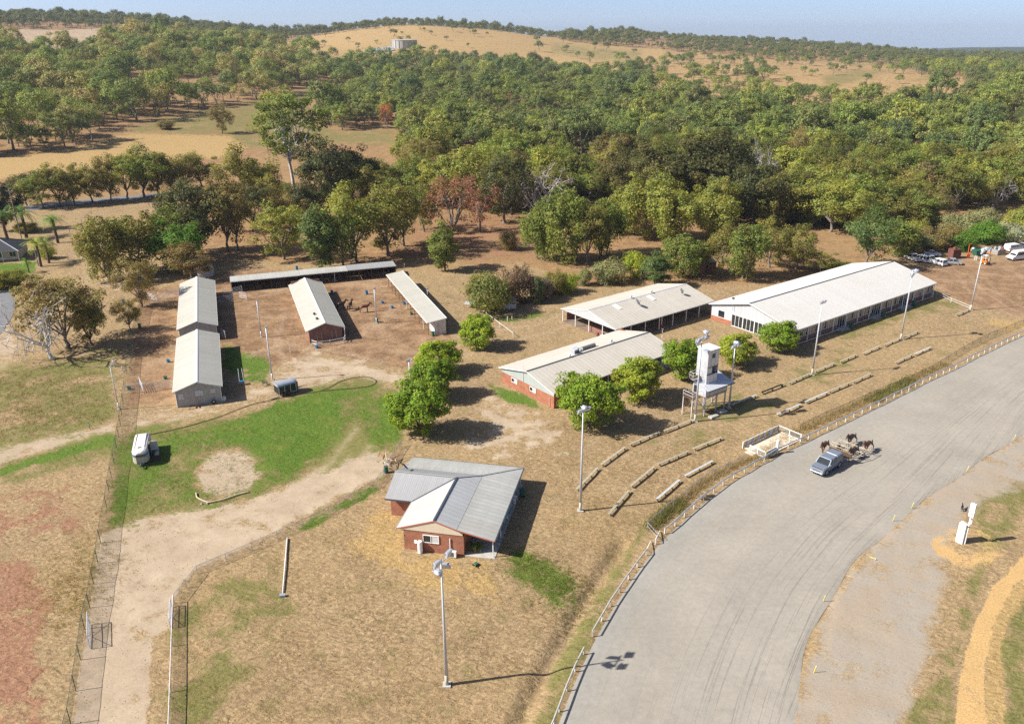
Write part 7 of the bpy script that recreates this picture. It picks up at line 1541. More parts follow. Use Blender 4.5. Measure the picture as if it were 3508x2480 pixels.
def float_white():
    a, b = Vector((-49.55, 95.9, 0)), Vector((-51.7, 102.4, 0)); d = a - b; rot = math.atan2(d.y, d.x); c = (a + b) / 2
    t = thing('horse_float', 'old white horse float with a blue band and open side door on the green lawn', 'trailer', (c.x, c.y, 0), rot); W, L = 2.0, 5.6
    def ring(x, w, z0, z1, r=0.35): return [(x, -w, z0), (x, -w, z1 - r), (x, -w + r * 0.35, z1 - r * 0.3), (x, -w + r, z1), (x, w - r, z1), (x, w - r * 0.35, z1 - r * 0.3), (x, w, z1 - r), (x, w, z0)]
    w = W / 2
    MB().loft([ring(-L / 2, w, 0.5, 2.25), ring(0.3, w, 0.5, 2.3), ring(L / 2 - 0.9, w, 0.5, 2.3), ring(L / 2 - 0.25, w * 0.8, 0.55, 2.2), ring(L / 2, w * 0.5, 0.6, 2.0)]).build('body', 'white_worn', t, smooth=False)
    MB().loft([[(x, y, z) for x, y in ((L / 2 - 0.92, -w - 0.015), (L / 2 - 0.25, -w * 0.8 - 0.012), (L / 2 + 0.015, -w * 0.5), (L / 2 + 0.015, w * 0.5), (L / 2 - 0.25, w * 0.8 + 0.012), (L / 2 - 0.92, w + 0.015))] for z in (1.40, 1.78)], cap=False).build('blue_band', mat('band_blue', (0.08, 0.20, 0.42), 0.5), t)
    MB().loft([[(x, y, z) for x, y in ((L / 2 - 0.15, -w * 0.68 - 0.02), (L / 2 + 0.03, -w * 0.5), (L / 2 + 0.03, w * 0.5), (L / 2 - 0.15, w * 0.68 + 0.02))] for z in (1.42, 1.76)], cap=False).build('front_window', mat('ply_brown', (0.16, 0.115, 0.07), 0.6), t)
    MB().loft([[(x, y, z) for x, y in ((L / 2 - 0.9, -w - 0.012), (L / 2 - 0.25, -w * 0.8 - 0.014), (L / 2 + 0.018, -w * 0.5), (L / 2 + 0.018, w * 0.5), (L / 2 - 0.25, w * 0.8 + 0.014), (L / 2 - 0.9, w + 0.012))] for z in (0.5, 1.38)], cap=False).build('front_panel', mat('float_cream', (0.47, 0.42, 0.33), 0.6, 0.15, 1.5), t)
    for y in (-0.62, 0.62): MB().box(-L / 2 + 0.1, L / 2 - 1.1, y - 0.03, y + 0.03, 2.285, 2.32).build('roof_seam', 'dish_grey', t)
    MB().box(L / 2 - 1.25, L / 2 - 1.05, -0.2, 0.2, 2.30, 2.36).build('roof_vent', 'dark_steel', t)
    # open side on the right hand (towards +x): black sheet painting the dark inside, door, hay
    MB().box(-0.5, 1.5, w - 0.02, w + 0.02, 0.6, 2.0).build('doorway', 'black_plastic', t); MB().box(-0.6, -0.52, w + 0.02, w + 1.0, 0.6, 1.95).build('side_door', 'white_worn', t); MB().box(0.2, 1.7, w + 0.03, w + 1.2, 0.02, 0.09).build('ramp', 'dark_timber', t)
    MB().box(-0.3, 0.5, w - 0.3, w + 0.1, 1.95, 2.12).build('hay_rack', 'timber', t)
    MB().bar((L / 2, 0, 0.55), (L / 2 + 1.0, 0, 0.5), 0.12, 0.12).bar((L / 2 - 0.2, -0.6, 0.55), (L / 2 + 0.8, 0, 0.5), 0.08, 0.08).bar((L / 2 - 0.2, 0.6, 0.55), (L / 2 + 0.8, 0, 0.5), 0.08, 0.08).build('drawbar', 'dark_steel', t); MB().tube((L / 2 + 0.8, 0, 0), (L / 2 + 0.8, 0, 0.8), 0.05).build('jockey_stand', 'galv', t)
    for x in (-0.9, 0.0):
        for y in (-0.95, 0.95): wheel(t, x - 0.4, y, 0.36, 0.2)
    for i, (x, y, m, lab) in enumerate(((-0.9, 1.7, 'teal_cloth', 'dark rug heap beside the open door of the white horse float'), (0.0, 1.75, 'float_cream', 'pinkish feed bag beside the open door of the white horse float'))):
        q = MB().loft([[(-.3, -.25, 0), (.3, -.25, 0), (.3, .25, 0), (-.3, .25, 0)], [(-.34, -.28, .3), (.3, -.3, .34), (.33, .27, .3), (-.3, .3, .36)], [(-.2, -.15, .55), (.2, -.18, .6), (.2, .15, .52), (-.2, .15, .58)]]).build('feed_bag', m, None, smooth=True); q.matrix_world = Matrix.Translation(c) @ Matrix.Rotation(rot, 4, 'Z') @ Matrix.Translation((x, y, 0)); tag(q, lab, 'bag')
float_white()
def float_dark():
    a = Vector((-37.1, 118.5, 0)); rot = R(40.0); t = thing('horse_float', 'small dark two horse float with rounded grey roof behind the lawn', 'trailer', (a.x + 0.7, a.y + 1.6, 0), rot); L, W = 3.0, 1.8; w = W / 2
    MB().box(-L / 2, L / 2, -w, w, 0.45, 1.75).build('body', mat('float_green', (0.018, 0.03, 0.028), 0.4, 0.1, spec=0.5), t)
    for x in (-L / 2 + 0.04, -0.5, 0.5, L / 2 - 0.04): MB().box(x - 0.045, x + 0.045, -w - 0.03, -w - 0.003, 0.45, 1.75).build('side_rib', 'galv_pale', t)
    MB().box(-L / 2, L / 2, -w - 0.035, -w - 0.004, 0.36, 0.449).build('sill', 'galv_pale', t)
    def ring(x, k=1.0): return [(x, -w * k - 0.02, 1.752)] + [(x, w * k * math.cos(math.pi - math.pi * i / 8), 1.752 + 0.05 + 0.45 * k * math.sin(math.pi * i / 8)) for i in range(9)] + [(x, w * k + 0.02, 1.752)]
    MB().loft([ring(-L / 2 - 0.1), ring(L / 2 - 0.2), ring(L / 2 + 0.25, 0.82)]).build('roof', 'galv', t, smooth=False)
    MB().loft([[(L / 2, -w, 0.45), (L / 2, w, 0.45), (L / 2, w, 1.74), (L / 2, -w, 1.74)], [(L / 2 + 0.5, -0.5, 0.5), (L / 2 + 0.5, 0.5, 0.5), (L / 2 + 0.45, 0.6, 1.7), (L / 2 + 0.45, -0.6, 1.7)]]).build('nose', 'float_green', t)
    MB().box(-L / 2 - 0.03, -L / 2 - 0.005, -w + 0.15, w - 0.15, 0.6, 1.7).build('rear_shade_sheet', 'black_plastic', t); MB().box(-L / 2 - 1.4, -L / 2 - 0.05, -w + 0.1, w - 0.1, 0.05, 0.13).build('tail_ramp', 'timber', t)  # black sheet paints the dark inside of the open rear
    MB().bar((L / 2 + 0.4, 0, 0.5), (L / 2 + 1.6, 0, 0.45), 0.1, 0.1).bar((L / 2, -0.6, 0.5), (L / 2 + 1.3, 0, 0.45), 0.07, 0.07).build('drawbar', 'galv_pale', t)
    for x in (-0.1, 0.6):
        for y in (-w, w): wheel(t, x - 0.5, y * 0.98, 0.32, 0.2, rim='rust')
    p = G(780 + 1030 * .12324, 1200 + 960 * .12324); s = thing('sulky', 'old jog cart with spoked wheels behind the small dark float', 'cart', (p.x, p.y, 0), 0.4)
    for y in (-0.6, 0.6):
        n = 20; ring_ = [(0.36 * math.cos(6.2832 * i / n), 0, 0.36 + 0.36 * math.sin(6.2832 * i / n)) for i in range(n + 1)]; wl = MB().path([(x, y, z) for x, _, z in ring_], 0.03, 6).build('wheel', 'tyre', s)
        for k in range(8): MB().tube((0, y, 0.36), (0.34 * math.cos(k * .785), y, 0.36 + 0.34 * math.sin(k * .785)), 0.012, 0.012, 4).build('spoke', 'galv', wl)
    MB().tube((0, -0.6, 0.36), (0, 0.6, 0.36), 0.03).tube((0, 0.35, 0.4), (1.9, 0.3, 0.75), 0.03).tube((0, -0.35, 0.4), (1.9, -0.3, 0.75), 0.03).build('shafts', 'timber', s); MB().box(-0.35, 0.05, -0.25, 0.25, 0.6, 0.68).build('seat', 'dark_timber', s)
    p = G(780 + 400 * .12324, 1200 + 960 * .12324); s = thing('sulky', 'blue jog cart tipped with its shafts up beside the nearest barn', 'cart', (p.x, p.y, 0), R(110))
    for y in (-0.55, 0.55):
        n = 20; wl = MB().path([(0.34 * math.cos(6.2832 * i / n), y, 0.36 + 0.34 * math.sin(6.2832 * i / n)) for i in range(n + 1)], 0.03, 6).build('wheel', 'galv', s)
        MB().tube((0, y, 0.36), (0, y * 1.08, 0.36), 0.3, 0.3, 14).build('disc', 'blue_plastic', wl)
    MB().tube((0, -0.55, 0.36), (0, 0.55, 0.36), 0.03).path([(0, 0.33, 0.4), (0.9, 0.32, 1.2), (2.4, 0.28, 2.0)], 0.03).path([(0, -0.33, 0.4), (0.9, -0.32, 1.2), (2.4, -0.28, 2.0)], 0.03).build('shafts', 'galv_pale', s); MB().box(-0.3, 0.2, -0.3, 0.3, 0.62, 0.7).build('seat', 'blue_plastic', s)
float_dark()
def parked():
    def P5(x, y): return G(3080 + x * .1864, 820 + y * .1864)
    def van(label, p, rot, L=5.3, H=2.3):
        t = thing('van', label, 'van', (p.x, p.y, 0), rot); W = 1.95
        body_shell([(L / 2, 0.35), (L / 2 + .02, 0.8), (L / 2 - 0.25, 1.08), (L / 2 - 0.85, 1.2), (-L / 2 + .05, 1.2), (-L / 2, 0.4)], W).build('body', 'car_white', t)
        MB().loft([[(-L / 2 + .04, -W / 2 + .02, 1.19), (L / 2 - 0.9, -W / 2 + .02, 1.19), (L / 2 - 0.9, W / 2 - .02, 1.19), (-L / 2 + .04, W / 2 - .02, 1.19)], [(-L / 2 + .12, -W / 2 + .14, H - .1), (L / 2 - 1.55, -W / 2 + .14, H - .1), (L / 2 - 1.55, W / 2 - .14, H - .1), (-L / 2 + .12, W / 2 - .14, H - .1)], [(-L / 2 + .2, -W / 2 + .28, H), (L / 2 - 1.7, -W / 2 + .28, H), (L / 2 - 1.7, W / 2 - .28, H), (-L / 2 + .2, W / 2 - .28, H)]]).build('upper_body', 'car_white', t)
        MB().add([(L / 2 - .93, -W / 2 + .14, 1.25), (L / 2 - .93, W / 2 - .14, 1.25), (L / 2 - 1.48, W / 2 - .22, H - .22), (L / 2 - 1.48, -W / 2 + .22, H - .22)], [(0, 1, 2, 3)]).build('windscreen', 'glass_dark', t)
        for s in (-1, 1):
            MB().add([(-L / 2 + .5, s * (W / 2 - .015), 1.3), (L / 2 - 1.75, s * (W / 2 - .015), 1.3), (L / 2 - 1.85, s * (W / 2 - .105), H - .32), (-L / 2 + .55, s * (W / 2 - .105), H - .32)], [(0, 1, 2, 3)]).build('side_window', 'glass_dark', t); MB().add([(L / 2 - 1.65, s * (W / 2 - .015), 1.3), (L / 2 - 1.12, s * (W / 2 - .015), 1.3), (L / 2 - 1.55, s * (W / 2 - .105), H - .32), (L / 2 - 1.7, s * (W / 2 - .105), H - .32)], [(0, 1, 2, 3)]).build('side_window', 'glass_dark', t)
            MB().box(L / 2 - 1.1, L / 2 - 0.95, s * (W / 2 + .1) - .08, s * (W / 2 + .1) + .08, 1.25, 1.5).build('mirror', 'black_plastic', t)
        MB().add([(-L / 2 + .06, -W / 2 + .25, 1.3), (-L / 2 + .06, W / 2 - .25, 1.3), (-L / 2 + .10, W / 2 - .3, H - .35), (-L / 2 + .10, -W / 2 + .3, H - .35)], [(0, 1, 2, 3)]).build('rear_window', 'glass_dark', t)
        lamps(t, L / 2 - 0.02, -L / 2, W, 0.82, 0.95); MB().box(L / 2 - .08, L / 2 + .08, -W / 2 + .08, W / 2 - .08, 0.35, 0.58).build('bumper', 'black_plastic', t)
        for x in (L / 2 - 0.95, -L / 2 + 1.0):
            for y in (-W / 2 + .1, W / 2 - .1): wheel(t, x, y, 0.34)
    def car(label, p, rot, m='car_white', L=4.5, kind='sedan', H=1.42):
        t = thing('parked_car', label, 'car', (p.x, p.y, 0), rot); W = 1.78
        body_shell([(L / 2, 0.3), (L / 2 + .02, 0.58), (L / 2 - .1, 0.72), (L * .22, 0.90), (-L * .36, 0.95), (-L / 2 + .02, 0.88), (-L / 2, 0.35), (-L / 2 + .45, .3), (-L / 2 + .55, .55), (-L / 2 + 1.05, .55), (-L / 2 + 1.15, .3), (L / 2 - 1.2, .3), (L / 2 - 1.1, .55), (L / 2 - .6, .55), (L / 2 - .5, .3)], W).build('body', m, t)
        if kind == 'sedan': cabin(t, -L * .36, L * .20, -L * .20, L * .04, W, 0.93, H, m, pillars=((-L * .06, -L * .07),))
        elif kind == 'wagon': cabin(t, -L * .47, L * .22, -L * .43, L * .06, W, 0.93, H + .1, m, pillars=((-L * .06, -L * .07), (-L * .28, -L * .27)))
        else:
            cabin(t, -L * .10, L * .24, -L * .08, L * .08, W, 0.93, H + .15, m); MB().box(-L / 2 + .05, -L * .12, -W / 2 + .02, W / 2 - .02, 0.96, 1.0).build('tray', 'galv', t); MB().box(-L / 2 + .05, -L * .12, -W / 2 + .02, -W / 2 + .06, 1.0, 1.25).box(-L / 2 + .05, -L * .12, W / 2 - .06, W / 2 - .02, 1.0, 1.25).build('tray_side', m, t)
        lamps(t, L / 2 - .03, -L / 2, W, 0.66, 0.76); 
        for x in (L / 2 - .85, -L / 2 + .8):
            for y in (-W / 2 + .1, W / 2 - .1): wheel(t, x, y, 0.31, 0.2)
    van('white high roofed van with dark windscreen at the right edge', P5(2160, 370), R(200)); van('white van behind the high roofed van at the right edge', P5(2090, 215), R(20), 4.8, 2.0)
    t = car('pale truck tray vehicle at the far right behind the vans', P5(2270, 175), R(20), 'silver', 5.0, 'ute')
    car('silver sedan parked at the end of the row of white cars', P5(945, 455), R(160), 'silver', 4.7, 'sedan')
    car('white wagon parked next to the silver sedan', P5(700, 465), R(115), 'car_white', 4.4, 'wagon', 1.5); car('white utility parked second from the silver sedan', P5(560, 430), R(115), 'car_white', 4.6, 'ute', 1.6); car('white wagon parked third from the silver sedan', P5(400, 400), R(110), 'car_white', 4.6, 'wagon', 1.5); car('white utility half under the tree at the left end of the row', P5(250, 385), R(105), 'car_white', 4.6, 'ute', 1.5)
    car('white car body without wheels lying behind the parked row', P5(605, 300), R(-20), 'car_white', 4.0, 'sedan', 1.35)
    p = P5(1000, 345); c = thing('rusty_container', 'rusty red steel bin with tall panelled sides by the shrubs', 'container', (p.x, p.y, 0), R(15)); MB().box(-1.2, 1.2, -0.9, 0.9, 0.1, 2.4).build('shell', 'container_red', c)
    for k in range(9): MB().box(-1.15 + k * 0.28, -1.04 + k * 0.28, -0.95, -0.903, 0.15, 2.35).build('corrugation', 'container_red', c)
    for k in range(5): MB().box(-1.22, 1.22, -0.97, -0.951, 0.3 + k * 0.48, 0.36 + k * 0.48).build('strap', 'rust', c)
    MB().box(-0.4, 0.3, -0.3, 0.3, 2.405, 2.8).build('scrap', 'rust', c)
    p = P5(1265, 345); d = thing('drum', 'bright red drum standing near the rusty container', 'drum', (p.x, p.y, 0)); MB().lathe([(0.32, 0), (0.33, 0.03), (0.33, 0.95), (0.3, 0.98), (0.03, 0.98)], n=14).build('shell', 'red_plastic', d); MB().lathe([(0.335, 0.3), (0.35, 0.33), (0.335, 0.36)], n=14).lathe([(0.335, 0.62), (0.35, 0.65), (0.335, 0.68)], n=14).build('hoop', 'red_plastic', d)
    p = P5(1460, 300); b = thing('skip_bin', 'dark green skip bin behind the farthest light pole', 'bin', (p.x, p.y, 0), R(10)); MB().loft([[(-1.1, -.8, .1), (1.1, -.8, .1), (1.1, .8, .1), (-1.1, .8, .1)], [(-1.6, -.9, 1.5), (1.6, -.9, 1.5), (1.6, .9, 1.5), (-1.6, .9, 1.5)]]).build('tub', 'green_plastic', b); MB().box(-1.65, 1.65, -0.95, -0.9, 1.4, 1.52).box(-1.65, 1.65, 0.9, 0.95, 1.4, 1.52).build('rim_bar', 'green_steel', b); MB().box(-0.4, 0.5, -0.92, -0.88, 0.7, 0.95).build('sign_plate', 'white_paint', b)
    p = P5(1815, 275); b = thing('scrap_crate', 'grey timber crate full of scrap beside the vans', 'crate', (p.x, p.y, 0), R(20))
    for y in (-0.95, 0.95):
        for k in range(4): MB().box(-1.3, 1.3, y - .04, y + .04, 0.1 + k * 0.32, 0.38 + k * 0.32).build('plank', 'grey_timber', b)
    for x in (-1.3, 1.3):
        for k in range(4): MB().box(x - .04, x + .04, -.9, .9, 0.1 + k * 0.32, 0.38 + k * 0.32).build('plank', 'grey_timber', b)
    rr = np.random.default_rng(9)
    for k in range(8): x, y = rr.uniform(-1, 1), rr.uniform(-.7, .7); MB().box(x - .25, x + .25, y - .2, y + .2, 0.9, 1.4 + rr.uniform(0, .5)).build('scrap', ['white_worn', 'galv', 'rust'][k % 3], b, rot=(0.1, 0.1, 0))
    p = P5(1680, 250); b = thing('scrap_engine', 'heap of grey machinery with orange base between the skips', 'machinery', (p.x, p.y, 0), 0.4); MB().box(-.9, .9, -.6, .6, 0.0, 0.35).build('base', 'orange_paint', b); MB().lathe([(0.5, .35), (.6, .6), (.5, 1.2), (.3, 1.6)], n=12).build('drum', 'dish_grey', b); MB().box(-.8, -.3, -.4, .4, .355, 1.1).build('block', 'galv', b)
    p = P5(1345, 270); b = thing('cement_mixer', 'grey cement mixer with orange arm behind the red drum', 'mixer', (p.x, p.y, 0), 0.2); MB().lathe([(0.2, .5), (.55, .8), (.6, 1.2), (.35, 1.7), (.33, 1.7)], n=14).build('drum', 'galv', b); MB().bar((-.7, 0, 0), (-.5, 0, 1.6), .1, .1).bar((.7, 0, 0), (.5, 0, 1.6), .1, .1).bar((-.9, .4, 0), (-1.0, .4, 2.4), .14, .14).bar((-1.0, .4, 2.4), (-.3, .4, 2.6), .14, .14).build('stand', 'orange_paint', b)
    p = P5(1580, 455); f = thing('forklift', 'small orange and white forklift standing in the dirt car park', 'forklift', (p.x, p.y, 0), R(-80)); MB().box(-.9, .9, -.5, .5, .25, .85).build('chassis', 'orange_paint', f, bevel=.05); MB().box(-.9, -.35, -.48, .48, .855, 1.2).build('counterweight', 'orange_paint', f, bevel=.05)
    for x, y in ((.5, .42), (.5, -.42), (-.7, .42), (-.7, -.42)): MB().tube((x, y, .85), (x * .7 - .05, y, 2.1), .04).build('roof_post', 'white_paint', f)
    MB().box(-.6, .4, -.5, .5, 2.1, 2.18).build('roof_guard', 'white_paint', f); MB().box(.92, 1.02, -.4, -.3, .1, 1.9).box(.92, 1.02, .3, .4, .1, 1.9).build('mast', 'dark_steel', f); MB().box(1.03, 1.9, -.35, -.22, .08, .14).box(1.03, 1.9, .22, .35, .08, .14).build('fork', 'dark_steel', f); MB().box(-.35, .1, -.25, .25, .86, 1.15).build('seat', 'black_plastic', f)
    for x, r_ in ((.6, .3), (-.6, .26)):
        for y in (-.5, .5): wheel(f, x, y, r_, .2, rim='white_worn')
    for i, (x, y) in enumerate(((1390, 385), (1420, 390))):
        p = P5(x, y); b = MB().box(-.09, .09, -.09, .09, -.1, 1.1).add([(-.09, -.09, 1.1), (.09, -.09, 1.1), (.09, .09, 1.1), (-.09, .09, 1.1), (0, 0, 1.2)], [(0, 1, 4), (1, 2, 4), (2, 3, 4), (3, 0, 4)]).build('bollard', 'white_worn', None, loc=(p.x, p.y, 0)); tag(b, ['white timber bollard near the skip bins, left of the pair', 'white timber bollard near the skip bins, right of the pair'][i], 'bollard')
parked()
# ---------------------------------------------------------------- animals
def skin_body(name, chains, m):
    """chains: list of [(x,y,z,rx,ry)...]; later chains name the index of the vertex they grow from"""
    V = []; E = []; Rr = []
    for start, pts in chains:
        prev = start
        for x, y, z, rx, ry in pts:
            V.append((x, y, z)); Rr.append((rx, ry)); i = len(V) - 1
            if prev is not None: E.append((prev, i))
            prev = i
    me = bpy.data.meshes.new(name); me.from_pydata(V, E, []); o = bpy.data.objects.new(name, me); COL.objects.link(o)
    o.modifiers.new('skin', 'SKIN'); sv = me.skin_vertices[0].data
    for i, r_ in enumerate(Rr): sv[i].radius = r_
    sv[0].use_root = True
    sb = o.modifiers.new('sub', 'SUBSURF'); sb.levels = 2; sb.render_levels = 2
    dg = bpy.context.evaluated_depsgraph_get(); dg.update(); out = bpy.data.meshes.new_from_object(o.evaluated_get(dg)); bpy.data.objects.remove(o)
    out.materials.clear(); out.materials.append(MATS[m]); out.shade_smooth(); out.name = name; return out
def horse_mesh(m, pose='stand', head=0.0):
    sp = [(-0.72, 0, 1.30, .27, .30), (-0.35, 0, 1.27, .28, .31), (0.05, 0, 1.22, .29, .34), (0.45, 0, 1.25, .27, .34), (0.70, 0, 1.33, .21, .29), (0.90, 0, 1.52 - head * .25, .15, .23), (1.06, 0, 1.70 - head * .6, .12, .18), (1.17, 0, 1.84 - head * .8, .11, .13), (1.36, 0, 1.74 - head * .85, .10, .12), (1.57, 0, 1.52 - head * .95, .075, .085), (1.64, 0, 1.46 - head, .06, .065)]
    ch = [(None, sp)]
    off = {'stand': ((0, 0), (0.06, 0.03), (0, 0), (-0.05, 0)), 'trot': ((0.45, 0.28), (-0.32, 0.02), (-0.42, 0.05), (0.30, 0.20))}[pose]
    for (s, (dx, up)) in zip((1, -1), off[:2]): ch.append((3, [(0.55, s * .15, 1.05, .10, .13), (0.55 + dx * .3, s * .17, 0.80, .09, .11), (0.57 + dx * .9, s * .17, 0.48 + up, .065, .07), (0.55 + dx * (.7 if up > .1 else 1.3), s * .17, 0.16 + up * .8, .05, .05), (0.60 + dx * (.65 if up > .1 else 1.35), s * .17, 0.03 + up * .8, .055, .06)]))
    for (s, (dx, up)) in zip((1, -1), off[2:]): ch.append((0, [(-0.66, s * .16, 1.05, .15, .19), (-0.56 + dx * .4, s * .18, 0.82 + up * .3, .10, .13), (-0.80 + dx * .9, s * .17, 0.53 + up * .7, .07, .08), (-0.74 + dx * 1.2, s * .17, 0.16 + up, .05, .055), (-0.69 + dx * 1.25, s * .17, 0.03 + up, .055, .06)]))
    return skin_body('horse_body', ch, m)
HB = {('stand', 'horse_bay'): horse_mesh('horse_bay'), ('stand', 'horse_dark'): horse_mesh('horse_dark'), ('trot', 'horse_bay'): horse_mesh('horse_bay', 'trot', .15), ('trot', 'horse_dark'): horse_mesh('horse_dark', 'trot', .1)}
def tail_mesh(): return skin_body('tail', [(None, [(-0.92, 0, 1.38, .05, .05), (-1.05, 0, 1.15, .07, .07), (-1.08, 0, 0.85, .08, .07), (-1.05, 0, 0.55, .03, .03)])], 'horse_hair')
def mane_mesh(): return MB().loft([[(x, -.03, z - .10), (x, .03, z - .10), (x + .0, .0, z + .06)] for x, z in ((0.72, 1.60), (0.86, 1.72), (0.98, 1.84), (1.10, 1.94))]).mesh('mane', 'horse_hair')
TAIL, MANE = tail_mesh(), mane_mesh(); EAR = MB().lathe([(.035, 0), (.03, .06), (.004, .14)], n=6)
EARM = EAR.mesh('ear', 'horse_dark')
def horse(label, p, rot, m, pose, s=1.0, halter=False):
    t = thing('horse', label, 'horse', (p.x, p.y, p.z), rot); link('body', HB[(pose, m)], t, scale=(s, s, s)); link('tail', TAIL, t, scale=(s, s, s)); link('mane', MANE, t, scale=(s, s, s))
    for y in (-.06, .06): link('ear', EARM, t, loc=(1.12 * s, y * s, 1.92 * s if pose == 'stand' else 1.80 * s), scale=(s, s, s))
    return t
horse('dark bay horse standing in the shade beside the brick stable', GZ(ZB, 735, 1125), R(30), 'horse_dark', 'stand', 1.08)
horse('dark horse seen from behind between the other two in the yard', GZ(ZB, 815, 1128), R(75), 'horse_dark', 'stand', 1.05)
horse('bay horse standing in the sun, rightmost of the three in the yard', GZ(ZB, 940, 1150), R(15), 'horse_bay', 'stand', 1.1)
fwd = Vector((math.cos(UTE_R), math.sin(UTE_R), 0)); lft = Vector((-math.sin(UTE_R), math.cos(UTE_R), 0)); z12 = Vector((0, 0, .012))
def at_t(x, y): return UTE_H + fwd * x + lft * y + z12 - Vector((0, 0, UTE_H.z))
horse('bay horse trotting on the rail side just behind the pickup', at_t(-0.9, -2.5), UTE_R + .12, 'horse_bay', 'trot', 1.1)
horse('dark horse in the left stall of the trainer, behind the slatted panel', at_t(-2.3, 0.95), UTE_R, 'horse_dark', 'trot', 1.08)
horse('dark horse at the back of the trainer on the rail side', at_t(-5.7, -1.2), UTE_R, 'horse_dark', 'trot', 1.08)
horse('bay horse at the back of the trainer on the infield side', at_t(-5.5, 1.3), UTE_R, 'horse_bay', 'trot', 1.08)
def cow_mesh(): return skin_body('cow_body', [(None, [(-.75, 0, 1.15, .26, .28), (-.2, 0, 1.05, .32, .36), (.4, 0, 1.08, .28, .34), (.8, 0, 1.2, .18, .22), (1.1, 0, 1.25, .13, .15), (1.4, 0, 1.05, .09, .1)])] + [(2, [(.45, s * .2, .75, .1, .12), (.47, s * .2, .4, .06, .06), (.48, s * .2, .04, .05, .05)]) for s in (-1, 1)] + [(0, [(-.7, s * .2, .8, .13, .16), (-.78, s * .2, .45, .06, .07), (-.72, s * .2, .04, .05, .05)]) for s in (-1, 1)], 'cow_black')
COW = cow_mesh(); CT = skin_body('tail', [(None, [(-.98, 0, 1.3, .03, .03), (-1.05, 0, .9, .025, .025), (-1.03, 0, .5, .04, .04)])], 'cow_black')
for i, (x, y) in enumerate(((100, 330), (112, 329), (128, 326), (140, 326), (152, 322), (158, 323), (166, 322), (175, 321), (40, 336), (22, 340))):
    p = GV(x, y); c = thing('cow', 'black cow resting by the tree line at the edge of the far yellow paddock', 'cow', (p.x, p.y, 0), random.uniform(0, 6), 'black cattle by the far paddock'); link('body', COW, c); link('tail', CT, c)
p = GV(2157, 1144); dg_ = thing('dog', 'black and white dog standing on the infield by the finish sign', 'dog', (p.x, p.y, 0), R(70))
link('body', skin_body('dog_body', [(None, [(-.28, 0, .48, .10, .11), (0, 0, .46, .11, .13), (.25, 0, .5, .10, .13), (.4, 0, .62, .07, .08), (.5, 0, .7, .075, .075), (.66, 0, .64, .04, .04)])] + [(2, [(.24, s * .08, .3, .04, .05), (.25, s * .08, .03, .03, .03)]) for s in (-1, 1)] + [(0, [(-.27, s * .08, .34, .06, .07), (-.34, s * .08, .18, .03, .03), (-.3, s * .08, .03, .03, .03)]) for s in (-1, 1)], 'cow_black'), dg_); link('tail', skin_body('tail', [(None, [(-.34, 0, .5, .03, .03), (-.5, 0, .55, .03, .03), (-.62, 0, .66, .015, .015)])], 'dog_white'), dg_); MB().lathe([(.09, 0), (.105, .04), (.09, .1)], n=10).build('white_collar', 'dog_white', dg_, loc=(.33, 0, .5), rot=(0, .8, 0))
# ---------------------------------------------------------------- infield marker and pegs
def finish():
    a = G(3240 + 285 * .1109, 1700 + 1385 * .1109); b = G(3240 + 425 * .1109, 1700 + 1450 * .1109); d = b - a; rot = math.atan2(d.y, d.x); w = 0.78
    t = thing('finish_sign', 'white finish post with lettered board beside a tall white cabinet on the infield', 'sign', (a.x, a.y, 0), rot)
    MB().box(0, w, 0, 0.62, -0.05, 2.5).build('cabinet', 'white_paint', t, bevel=0.02); MB().box(0.06, w - 0.06, -0.015, -0.002, 0.1, 2.3).build('cabinet_door', 'white_paint', t)
    x, y = w + 0.12, 0.35; MB().tube((x, y, 0), (x, y, 3.6), 0.09, 0.09, 12).build('post', 'white_paint', t)
    bd = MB().box(x - 0.28, x + 0.28, y - 0.12, y + 0.12, 3.55, 5.25).build('board', 'white_paint', t, bevel=0.01)
    for i, ch in enumerate('FINISH'):     # letters running down the board
        z = 5.08 - i * 0.27; s = 0.09; mb = MB(); k = 0.028; Y0, Y1 = y - 0.135, y - 0.124
        def bar(x0, x1, z0, z1): mb.box(x + x0, x + x1, Y0, Y1, z + z0, z + z1)
        if ch == 'F': bar(-s, -s + k, -s, s); bar(-s + k, s, s - k, s); bar(-s + k, s * .6, -k / 2, k / 2)
        elif ch == 'I': bar(-k / 2, k / 2, -s, s)
        elif ch == 'N': bar(-s, -s + k, -s, s); bar(s - k, s, -s, s); mb.bar((x - s + k, (Y0 + Y1) / 2, z + s), (x + s - k, (Y0 + Y1) / 2, z - s), k, Y1 - Y0, up=(0, 1, 0))
        elif ch == 'S': bar(-s, s, s - k, s); bar(-s, -s + k, 0, s - k); bar(-s, s, -k / 2 - .0, k / 2); bar(s - k, s, -s + k, -k / 2); bar(-s, s, -s, -s + k)
        else: bar(-s, -s + k, -s, s); bar(s - k, s, -s, s); bar(-s + k, s - k, -k / 2, k / 2)
        mb.build('letter', 'black_plastic', bd)
    for k in range(5): MB().tube((x - 0.09, y - 0.02, 2.3 + k * 0.28), (x - 0.42, y - 0.1, 2.45 + k * 0.28), 0.03, 0.03, 6).build('climbing_rung', 'rust', t)
    MB().box(x + 0.09, x + 0.24, y - 0.1, y + 0.08, 3.0, 3.15).box(x + 0.09, x + 0.24, y - 0.1, y + 0.08, 2.75, 2.85).build('lamp_bracket', 'white_paint', t); MB().lathe([(0.095, 2.2), (0.11, 2.22), (0.11, 2.32), (0.095, 2.34)], (x, y, 0), 12).build('strap', 'dark_steel', t)
finish()
